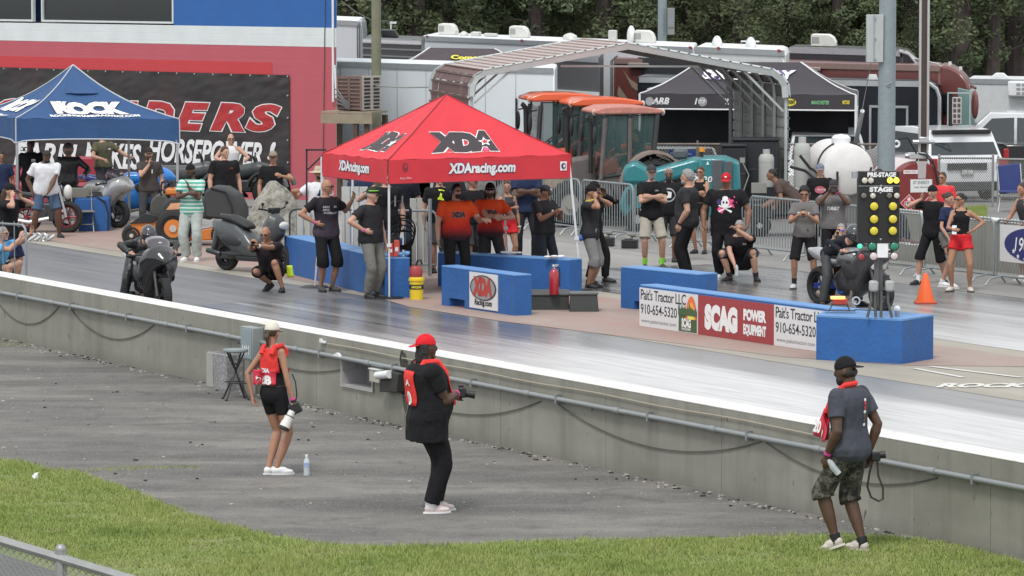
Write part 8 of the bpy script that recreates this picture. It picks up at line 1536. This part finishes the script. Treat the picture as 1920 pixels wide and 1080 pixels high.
for s, x, z, w_ in (('DRAG', -.04, .745, .12), ('BIKES', -.04, .72, .12), ('XDA', .045, .745, .07), ('HOLLEY', .02, .69, .2), ('RACING', -.03, .695, .13)): pr(w5, s, x, z, w_, .035, mat('grey_print', (.35, .35, .37), .6), bold=.05, shear=.2)
band(w5, 0, PINK, .0)
w6 = person('man in a dark polo, grey trousers and a green trimmed cap with hand on hip', G(696, 560), 1.84, 52, 'l', ('tee', cloth('dark_polo', (.026, .026, .03)), -.035), ('pants', CGP), SHB, hat=('cap', cloth('olive_black_cap', (.035, .04, .03))), hair=('short', HGR), w=1.18, b=.012, hy=18, hp=8, arms=('hip', 'hang'))
kk = w6['k']; mb = MB(); mb.path([V((math.sin(R_(a))*.049*kk*1.04, -math.cos(R_(a))*.06*kk, 0)) for a in range(-100, 101, 25)], .007, 5); o = mb.build('goggles', mat('lime_goggles', (.3, .8, .1), .4), w6['root']); o.location = (0, -.02, .95*kk); o.rotation_euler.z = R_(18); band(w6, 0, PINK, .0)
w46 = person('man in black under the red tent with one open hand raised', at(724, 73.6), 1.87, 10, 'l', ('tee', CK), ('pants', CK), w=1.15, arms=(((.17, -.1, .27), (.9, .2, -.6), (-.5, -.1, .8)), 'hang'))
w11 = person('tall man in navy behind the hand truck under the red tent', at(757, 75.2), 1.9, -20, 'l', ('tee', cloth('dark_navy_tee', (.012, .014, .022))), ('pants', cloth('navy_jeans', (.02, .028, .05))), w=1.12, arms=('hang', 'hang'))
w10 = person('official in black with a high visibility patch on the shoulder', at(824, 74.3), 1.82, 12, 'l', ('tee', CK), ('shorts', CG_, 1.0), hair=('short', HBR), w=1.15, arms=('hang', 'hang'), glasses=SGL)
prs(w10, [(-.06, -.08), (.05, -.1), (.06, .08), (-.04, .1)], .0, .755, HIV)
JER = zmat('orange_red_jersey', [(.0, (.02, .018, .024)), (.12, (.06, .015, .02)), (.38, (.55, .03, .02)), (.85, (.85, .1, .025))])
w7 = person('man in an orange red racing jersey with headset pointing across the lane', at(855, 70.3), 1.80, 14, 'l', ('tee', JER, -.065), ('pants', CK), hat=('headset', mat('headset_blue', (.03, .05, .15), .4)), hair=('short', HB), beard=(HB, .9), w=1.3, b=.014, hy=20, glasses=SGL, arms=('hang', ((.21, -.17, .14), (.5, .2, -.8), (1, -.35, -.15))))
mb = MB(); kk = w7['k']; mb.ell(w7['hand1']*0+V((0, 0, 0)), (.01, .01, .01)) if False else None
def xdap(w_): fn_w = .25; pr(w_, 'XDA', .0, .705, fn_w, .1, mat('pale_red_outline', (.6, .35, .35), .6), bold=.1, shear=.12, sp=.88, grow=.03, off=.001); pr(w_, 'XDA', .0, .705, fn_w, .1, LBK, bold=.1, shear=.12, sp=.88, off=.006)
xdap(w7); band(w7, 1, HGR, .06, .022)
w8 = person('bearded man in an orange red racing jersey with violet mirrored sunglasses', at(919, 71.2), 1.77, 4, 'l', ('tee', JER, -.065), ('pants', CK2), hat=('cap', CK), hair=('dread', HB), beard=(HBR, 1.1), w=1.15, hy=-6, glasses=mat('violet_mirror', (.12, .05, .6), .1, .3, coat=.6), arms=(((-.1, -.16, .15), (.8, -.1, -.7), (1, -.2, .15)), ((.1, -.14, .13), (.9, .1, -.6), (-.8, -.5, .2))), feet=((-.07, 0, 0), (.12, -.03, 0)))
xdap(w8)
w9 = person('man in a black tee and white fronted cap between the two jersey men', at(886, 74.2), 1.76, 28, 't', ('tee', CK), ('shorts', CG_, 1.0), hat=('cap', CK, 0, wht), hair=('short', HB), w=1.1, hy=20)
w50 = person('man in a grey tee half hidden behind the violet sunglasses man', at(903, 77.2), 1.78, -12, 't', ('tee', CGR), ('pants', CK), hat=('cap', CK), w=1.1)
w51 = person('dark shirted onlooker behind the man in the dark polo', at(676, 77.5), 1.76, 20, 'm', ('tee', CNV), ('shorts', CG_, .9), w=1.1, arms=('cross', 'cross'))
w52 = person('onlooker in black between the official and the headset man', at(842, 77.6), 1.82, -8, 'l', ('tee', CK2), ('pants', CG_), w=1.15, hair=('short', HBR))
w12 = person('woman in red shorts and dark top standing behind the thin tent pole', at(951, 74.8), 1.62, 20, 't', ('tank', CG_), ('shorts', CRD, .45), hair=('long', HBR), fem=True, w=.95, hy=-20, arms=('cross', 'hang')); band(w12, 1, wht, .0)
w13 = person('tall man in a dark uniform with folded arms at the edge of the tent', at(987, 76.3), 1.93, 6, 'd', ('tee', CNV, -.035), ('pants', cloth('uniform_black', (.02, .022, .028))), hat=('cap', CK), w=1.1, arms=('cross', 'cross'), feet=((-.08, 0, 0), (.08, 0, 0)))
w14 = person('man in a charcoal polo looking down at his phone right of the red tent', at(1020, 71.9), 1.70, 42, 't', ('tee', cloth('charcoal_polo', (.04, .038, .042)), -.05), ('pants', cloth('dark_jeans', (.04, .045, .06))), hat=('cap', CG_, 0, CG_, wht), hair=('short', HB), w=1.15, b=.008, hp=14, hy=20, arms=('phone', 'phone')); held_phone(w14, 'phone in the hands of the man in the charcoal polo', 1)
prs(w14, circ(0, 0, .03, .03, 10), .045, .72, wht)
w15 = person('man in a black tee and grey cargo shorts covering his ears beside the tent leg', G(1106, 541), 1.76, 72, 't', ('tee', CK2, -.065), ('shorts', mat('grey_cargo', (.2, .2, .195), .85, var=.3, sc=14), 1.25), SHB, hat=('cap', CK), hair=('short', HB), w=1.15, hp=10, arms=('ear', 'ear'))
mb = MB(); kk = w15['k']; mb.path([V((math.cos(a)*.046*kk, math.sin(a)*.05*kk-.01, -.02*math.sin(a))) for a in (i*6.283/12 for i in range(12))], .009, 6, closed=True); o = mb.build('neck_strap', HIV, w15['root']); o.location = (0, -.0, .835*kk)
mb = MB(); r = random.Random(8); [mb.ell((r.uniform(-.04, .04), r.uniform(-.03, .03), r.uniform(-.1, .08)), (.035, .03, .05), nu=8, nv=6) for _ in range(7)]; o = fbuild(mb, 'cloth_rag', mat('blue_rag', (.1, .22, .6), .8), None, .012); o.location = G(1106, 541)+V((-.13, -.12, .92)); tag(o, 'blue rag tucked at the hip of the man covering his ears', 'cloth')
w16 = person('man all in black with long dreadlocks hidden behind the man covering his ears', G(1112, 531), 1.76, 62, 'd', ('leather', CK), ('pants', CK), hat=('capback', CK), hair=('dread', HB), w=1.1, hp=10, arms=('ear', 'ear'), feet=((-.09, .0, 0), (.1, -.08, 0)))
# ---- far lane group
w17 = person('grey bearded man in a black tee, khaki shorts and neon socks with folded arms', G(1221, 505), 1.88, 8, 'l', ('tee', CK, -.065), ('shorts', CKH, .92), mat('brown_boot', (.06, .045, .04), .7), sock=(mat('neon_sock', (.35, .9, .1), .7), .3), hat=('cap', CG_), hair=('short', HGR), beard=(HGR, .9), glasses=SGL, arms=('cross', 'cross'), feet=((-.06, 0, 0), (.1, -.01, 0)), w=1.04)
pr(w17, 'CREW', .04, .745, .07, .025, wht)
w18 = person('long bearded man in a black tee with a round white print behind the group', at(1254, 77), 1.75, -4, 'm', ('tee', CK), ('shorts', CK2, 1.0), hair=('buzz', HGR), beard=(HB, 1.5), glasses=SGL, w=1.25, b=.015); prs(w18, circ(0, 0, .13, .13, 18), 0, .7, mat('grey_print', (.35, .35, .37), .6)); prs(w18, circ(0, 0, .1, .1, 18), 0, .7, CK, off=.006); prs(w18, [(-.04, -.06), (.05, -.05), (.06, .05), (-.02, .07)], 0, .7, wht, off=.01)
w19 = person('tall man in a big dark tee with grey curly hair seen from his left side', G(1289, 522), 1.90, -104, 'l', ('tee', cloth('washed_black', (.035, .035, .038)), -.065), ('pants', CK), SHB, hair=('curly', HGR), beard=(HGR, .8), w=1.38, b=.03, hy=12, arms=('hang', ((.13, -.05, -.02), (.5, .8, 0), (0, -.15, -1)))); band(w19, 1, blk, .0, .022)
w20 = person('woman in sunglasses and a black top behind the man with grey hair', at(1314, 79.2), 1.66, -25, 't', ('tank', CK), ('tight', CK, .6), hair=('pony', HBR), glasses=SGL, fem=True, w=.95, arms=('cross', 'cross'))
w21 = person('heavy man in a red cap and black tee with a pink and white print', G(1361, 524), 1.86, -8, 'm', ('tee', CK, -.125), ('pants', CK), SHW, hat=('cap', cloth('red_cap', (.5, .02, .03)), 0, cloth('red_cap', (.5, .02, .03)), wht), hair=('buzz', HB), w=1.42, b=.02, hp=6, arms=(((.2, -.06, -.03), (.8, .5, 0), (-.3, -.4, -.8)), ((.2, -.06, -.03), (.8, .5, 0), (-.3, -.4, -.8))), toes=wht)
SPK = mat('hot_pink_print', (.85, .08, .25), .6); SBL = mat('dusk_print', (.05, .04, .15), .6)
prs(w21, circ(-.1, .04, .05, .05, 8), 0, .7, SBL, off=.0); prs(w21, [(.05, -.04), (.2, .02), (.16, .14), (.06, .1)], 0, .7, SPK); prs(w21, [(-.14, -.1), (-.06, -.16), (.16, -.06), (.14, 0), (-.1, -.04)], 0, .7, SPK, off=.001)
prs(w21, circ(.0, .02, .07, .085, 14), 0, .7, wht, off=.006); prs(w21, circ(.0, .1, .05, .035, 10), 0, .7, wht, off=.006)
for x in (-.028, .028): prs(w21, circ(x, .03, .016, .022, 8), 0, .7, CK, off=.01)
prs(w21, [(-.12, -.12), (-.1, -.14), (.12, -.04), (.1, -.02)], 0, .7, wht, off=.008); prs(w21, [(-.12, -.03), (-.1, -.01), (.12, -.12), (.1, -.15)], 0, .7, wht, off=.008)
w22 = person('balding man in black crouching with a hand over his face beside the red cap man', G(1387, 527), 1.78, -8, 'l', ('tee', CK), ('shorts', CK2, 1.0), SHB, sock=(blt, .2), hair=('buzz', HGR), w=1.2, lean=26, hip=(0, .1, .17), pel=.6, feet=((-.09, -.04, .0), (.16, -.05, 0)), fyaw=(-35, 20), hp=16, arms=(((.03, -.22, .17), (.9, .1, .1), (-.1, -.3, -.9), 1), ((-.0, -.24, .5), (.9, -.1, -.6), (-.7, .2, .5), 1)))
pr(w22, 'CREW', .05, .36, .06, .03, wht)
p = wpos(w22, w22['hand0']); t_ = thing('water_bottle', 'small clear bottle held low by the crouching man in black', 'bottle', p+V((0, -.02, -.14))); mb = MB(); mb.rev([(0, 0), (.03, 0), (.032, .14), (.013, .18), (0, .19)], n=12); mb.build('bottle_body', mat('clear_plastic', (.75, .82, .85), .08), t_)
w23 = person('curly haired young man in a grey tee and black shorts looking at a phone', G(1507, 542), 1.75, -6, 't', ('tee', CGR, -.05), ('shorts', CK, .98), mat('white_black_shoe', (.55, .54, .52), .55), sock=(blt, .28), hair=('curly', HB), glasses=SGL, w=.98, hp=14, arms=('phone', 'phone'), feet=((-.09, 0, 0), (.1, 0, 0))); held_phone(w23, 'phone in both hands of the curly haired young man'); pr(w23, 'TURGLY', 0, .72, .22, .06, wht, bold=.04, shear=.3)
w24 = person('moustached man in a black tee with a pink print and a camouflage cap', at(1538, 79.4), 1.70, -5, 'l', ('tee', CK), ('pants', CK), hat=('cap', mat('blue_grey_camo', (.16, .18, .24), .8, var=.6, sc=30)), hair=('short', HBR), w=1.1); prs(w24, circ(0, 0, .1, .07, 12), 0, .7, mat('dusty_pink_print', (.5, .12, .16), .6)); pr(w24, 'Racing', .02, .7, .16, .05, wht, shear=.2, off=.008)
w25 = person('man in a grey tee raising a phone to his face beside the starting lights', at(1563, 73.2), 1.72, -4, 'b', ('tee', CGR, -.05), ('pants', CK), hat=('cap', CG_), w=1.25, b=.008, arms=('face', 'face')); held_phone(w25, 'phone raised in front of the face of the man in a grey tee', 1, both=True); pr(w25, 'TURGLY', 0, .7, .22, .06, wht, bold=.04, shear=.3); band(w25, 1, PINK, .0)
w26 = person('grey haired man in blue mirrored glasses kneeling behind the far motorcycle to film', at(1578, 70.6), 1.76, -10, 'l', ('tee', cloth('light_grey_tee', (.3, .3, .3))), ('shorts', CK, .95), hair=('buzz', HGR), glasses=mat('blue_mirror', (.05, .1, .6), .1, .3, coat=.6), hip=(0, .1, .18), lean=18, pel=.6, feet=((-.08, -.02, 0), (.12, -.05, 0)), arms=(((.03, -.25, .5), (.8, 0, -.7), (-.1, -.2, .9), 1), ((.02, -.25, .5), (.8, 0, -.7), (-.1, -.2, .9), 1))); held_phone(w26, 'phone held up by the kneeling grey haired man', 1)
w28 = person('man with shaved head and sunglasses in a red shirt by the fuel tank', at(1768, 84, -.42), 1.74, -35, 't', ('tee', cloth('coral_red_shirt', (.65, .05, .06))), ('shorts', CK, 1.0), hair=('buzz', HBR), glasses=SGL, w=1.2)
w29 = person('young man in a black tee and dark cap holding a hand to his ear', at(1750, 71.6), 1.71, -38, 'l', ('tee', CK, -.065), ('shorts', CK, 1.15), SHB, sock=(wht, .25), hat=('capback', CK), hair=('short', HBR), arms=('ear', 'hang'), feet=((-.1, -.1, 0), (.08, .12, .0)), hp=8, w=1.0)
w30 = person('girl in a navy top and grey shorts turning toward the woman in red shorts', at(1777, 71.0), 1.63, 52, 'l', ('tee', cloth('navy_top', (.022, .03, .075)), .05), ('shorts', mat('grey_green_shorts', (.13, .13, .12), .8), .42), SHW, sock=(wht, .15), hair=('bun', HBR), fem=True, w=.95, hp=12, arms=(((.12, -.1, -.02), (.5, .7, 0), (0, -.2, -1)), 'hang'), feet=((-.05, -.08, 0), (.06, .1, 0)), toes=wht)
p = wpos(w30, w30['hand0']); t_ = thing('baseball_cap', 'grey cap held low in the hand of the girl in navy', 'cap', p+V((0, -.02, -.12))); mb = MB(); mb.ell((0, 0, 0), (.07, .09, .1)); fbuild(mb, 'crown', CG_, t_, .014); mb = MB(); mb.box((-.04, -.02, -.1), (.14, .12, .012), Ry(30)); mb.build('brim', CG_, t_, bevel=.004)
w31 = person('woman in a black tank top and bright red shorts with a hand on her hip', G(1801, 547), 1.66, -12, 't', ('tank', CK), ('shorts', CRD, .4), mat('cream_trainer', (.55, .5, .45), .6), hair=('bun', HB), glasses=SGL, fem=True, w=1.0, hy=-42, arms=(((.0, -.15, .1), (1, .4, -.3), (.8, -.5, .1)), 'hip'), feet=((-.085, 0, 0), (.09, 0, 0)), fyaw=(-25, 20)); held_phone(w31, 'white edged phone in the hand of the woman in red shorts', 0, col=whp)
w32 = person('person at the right edge leaning bare arms on the barricade', at(1929, 72.5), 1.72, -60, 't', ('tank', CG_), ('shorts', CG_, .9), SHW, hair=('short', HBR), arms=(((.06, -.24, .08), (.7, .3, -.6), (-.2, -.7, -.6)), 'rail'), lean=12); band(w32, 0, blk, .0)
w47 = person('spectator sitting on the wall with crossed feet behind the barricade', at(1668, 75.6, .42), 1.72, 62, 't', ('tee', CG_), ('pants', CG_), mat('maroon_trainer', (.12, .05, .05), .6), hip=(0, .12, .32), pel=.4, feet=((-.06, -.16, .02), (.03, -.2, .0)), arms=('knee', ((.22, -.1, .02), (.8, .4, -.3), (.1, -.5, -.7))), toes=wht)
# ---- left crowd
w33 = person('heavy set man in a white tee and blue shorts looking down over a motorcycle', G(86, 446), 1.80, 18, 'b', ('tee', CWH, -.065), ('shorts', cloth('slate_blue_shorts', (.07, .11, .18)), .88), SHB, hair=('short', HB), beard=(HB, .9), w=1.32, b=.014, lean=10, hp=38, arms=(((.15, -.02, -.02), (.6, .6, 0), (0, -.3, -1)), ((.0, -.17, .0), (.9, .2, -.3), (-.5, -.5, -.6))), feet=((-.14, .02, 0), (.14, -.04, 0)))
w34 = person('man in black with a white chest logo behind the man in white', at(58, 88), 1.80, 12, 'd', ('tee', CK), ('pants', CK), w=1.1); pr(w34, 'm', .02, .74, .08, .06, wht, bold=.05)
w35 = person('rider in a black leather jacket and patterned full face helmet', at(128, 87.6), 1.72, 8, 'l', ('leather', LTH), ('pants', LTH), hat=('helmet', mat('patterned_helmet', (.16, .14, .13), .3, var=.7, sc=25, coat=.4), SK['l']), hair=None, w=1.15, arms=('hang', ((.18, -.15, .08), (.8, .4, -.2), (.1, -.8, -.4))))
w36 = person('man in an olive green tee seated astride the blue motorcycle', at(203, 90.3), 1.78, 42, 'l', ('tee', COL, -.03), ('pants', CG_), SHB, hip=(0, .1, .6), feet=((-.1, -.04, .02), (.12, -.0, .1)), arms=(((.12, -.18, .1), (.8, .4, -.3), (0, -.8, -.5)), ((.22, -.24, .12), (.7, .4, -.4), (0, -1, -.1))), w=1.15, hair=('short', HBR)); prs(w36, [(-.04, -.015), (.04, -.015), (.04, .015), (-.04, .015)], .03, .82, wht)
w37 = person('long haired bearded man in a brown grey tee and cap drawing on a cigarette', at(279, 84.6), 1.77, 6, 'l', ('tee', cloth('taupe_tee', (.06, .052, .05))), ('pants', CG_), hat=('cap', cloth('brown_cap', (.035, .028, .026))), hair=('long', HBR), beard=(HBR, 1.2), w=1.08, arms=('chin', 'hang')); mb = MB(); prs(w37, [(-.012, -.04), (.012, -.04), (.012, .04), (-.012, .04)], .035, .72, wht)
STRP = zmat('green_striped_polo', [(0, (.66, .71, .67)), (.4, (.13, .42, .33))], 14.5)
w38 = person('man in a green and white striped polo with a hand at his chin', G(360, 490), 1.80, -14, 'd', ('tee', STRP, -.065), ('baggy', CLJ), SHW, hat=('bandana', CK), hair=('fringe', HB), beard=(HB, .8), w=1.1, b=.012, hy=-28, hp=8, arms=('cross', ((.01, -.12, .23), (.7, .2, -.9), (-.3, .1, .9))), toes=wht)
w39 = person('young man with brown hair in a black tee behind the mower', at(421, 84.2), 1.82, 26, 'l', ('tee', CK, -.065), ('shorts', CK, 1.0), hair=('short', HBR), w=1.28, b=.014, hy=16); pr(w39, 'XDA', .045, .745, .08, .03, redt)
w40 = person('bald man in sunglasses and a white sleeveless shirt sitting on the quad bike', at(434, 95.3), 1.78, 12, 'l', ('tank', CWH), ('shorts', CK, .95), hair=None, glasses=SGL, hip=(0, .05, .43), feet=((-.14, -.12, .1), (.14, -.12, .1)), arms=(((.15, -.22, .12), (.8, .4, -.2), (0, -1, 0)), ((.15, -.22, .12), (.8, .4, -.2), (0, -1, 0))), w=1.12)
w41 = person('man in a tan cap and black tee resting an arm over the boulder', at(512, 82.2), 1.81, 2, 't', ('tee', CK), ('pants', CK), hat=('cap', cloth('tan_black_cap', (.28, .24, .18)), 0, CK), hair=('short', HB), w=1.08, arms=('hang', ((.1, -.2, .2), (.9, .3, -.5), (-.7, -.4, .3))))
w42 = person('man in a straw hat and white tee reaching out behind the jersey man', at(597, 77.2), 1.74, 18, 't', ('tee', CWH), ('shorts', CK, 1), hat=('straw', mat('straw', (.5, .42, .3), .8, var=.2, sc=40)), hair=('short', HB), beard=(HB, .7), w=1.12, arms=(((.3, -.08, .22), (.3, .4, -.7), (-1, -.1, .1)), 'hang')); prs(w42, [(-.05, -.05), (.03, -.07), (.06, .03), (.0, .07), (-.02, .0)], -.01, .72, CNV)
w43 = person('man in a black cap and tee covering both ears at the left edge', at(16, 70.8), 1.78, 70, 'l', ('tee', CK), ('shorts', CNV, .95), hat=('cap', CK), hair=('long', HBR), w=1.12, arms=('ear', 'ear'), hp=8)
mb = MB(); pr(w43, 'S', .04, .6, .08, .08, wht)
w44 = person('grey haired man in a sky blue shirt crouching behind the left edge barricade', at(4, 69.7), 1.76, 72, 'l', ('tee', cloth('sky_blue_shirt', (.12, .42, .75))), ('shorts', CG_, .7), hair=('buzz', HGR), glasses=SGL, hip=(0, .1, .18), lean=16, pel=.6, feet=((-.08, -.02, 0), (.12, -.05, 0)), arms=(((.06, -.2, .52), (.8, 0, -.7), (-.1, -.2, .9), 1), ((.08, -.25, .56), (.8, 0, -.7), (-.1, -.2, .9), 1)), w=1.2)
w45 = person('man in dark navy standing at the far left edge by the tool cart', at(2, 86.2), 1.62, 14, 'm', ('tee', CNV), ('pants', CK), w=1.1)
barricade('steel barricade at the left edge in front of the crouching grey haired man', V((-9.15, 70.25, 0)), 1.85, math.atan2(-1.35, 1.3)+R_(0), 'barricades at the left edge', h=1.17, nb=5)
# ---- riders on the two drag motorcycles
def rider(label, bike, skin, top, bot, helm, lean, hipz, hipx=.33, **kw):
    be = bike.rotation_euler.z; o_ = bike.location+V((math.cos(be), math.sin(be), 0))*hipx; k = 1.76
    bar = ((.36/k, -(1.05-hipx)/k, .93/k), (1, .5, .5), (.0, -1, -.1), 1)
    return person(label, o_, k, math.degrees(be)+90, skin, top, bot, SHB, hair=None, hat=helm, lean=lean, hip=(0, .02, hipz), pel=.55, arms=(bar, bar), feet=((-.19, -.1, 0), (.2, -.12, 0)), fyaw=(-20, 20), hp=12, **kw)
HEL = mat('black_tinted_helmet', (.05, .055, .06), .25, var=.8, sc=18, coat=.5)
r1 = rider('rider in black leathers and helmet astride the near lane motorcycle', b1_, 'l', ('leather', LTH), ('pants', LTH), ('helmet', HEL, mat('dark_visor', (.03, .03, .035), .1, coat=.6)), 60, .465, w=1.12, hy=0)
r2 = rider('rider in a dark jacket with blue kneed trousers on the far lane motorcycle', b2_, 'l', ('leather', cloth('dark_riding_jacket', (.018, .02, .028))), ('pants', mat('charcoal_riding_trousers', (.04, .042, .045), .7)), ('helmet', HEL, mat('dark_visor', (.03, .03, .035), .1)), 64, .47, w=1.08)
J, = [V((.1, -.25, .62))]; mb = MB(); mb.ell((.19*1.0, -.3, .62), (.09, .09, .14)); mb.build('knee_panel', mat('knee_blue', (.02, .12, .5), .5), r2['root'])
# bystander bent forward in brown on the small orange mower
w48 = person('man in a brown shirt bent forward in the seat of the small orange mower', at(1478, 84.2), 1.76, -96, 'm', ('tee', cloth('brown_tee', (.085, .06, .055))), ('shorts', cloth('tan_shorts', (.12, .08, .06)), 1.0), hip=(0, .1, .42), lean=52, pel=.4, feet=((-.06, -.36, .25), (.06, -.36, .25)), arms=('knee', ((.08, -.2, .14), (.8, .1, -.5), (0, -1, -.2))), hair=('buzz', HB), w=1.2)
w49 = person('driver in dark shorts sitting in the cab of the old tractor', t1.location+V((.25, -.1, .33)), 1.72, -80, 't', ('tee', CG_), ('shorts', CG_, .9), SHB, hip=(0, .0, .6), feet=((-.06, -.3, .25), (.06, -.3, .25)), arms=(((.1, -.24, .12), (.8, .4, -.3), (0, -1, 0)), ((.1, -.24, .12), (.8, .4, -.3), (0, -1, 0)))); w49['root'].scale = (.9, .9, .9)
bpy.data.scenes.remove(TS); bpy.data.batch_remove(TRASH)
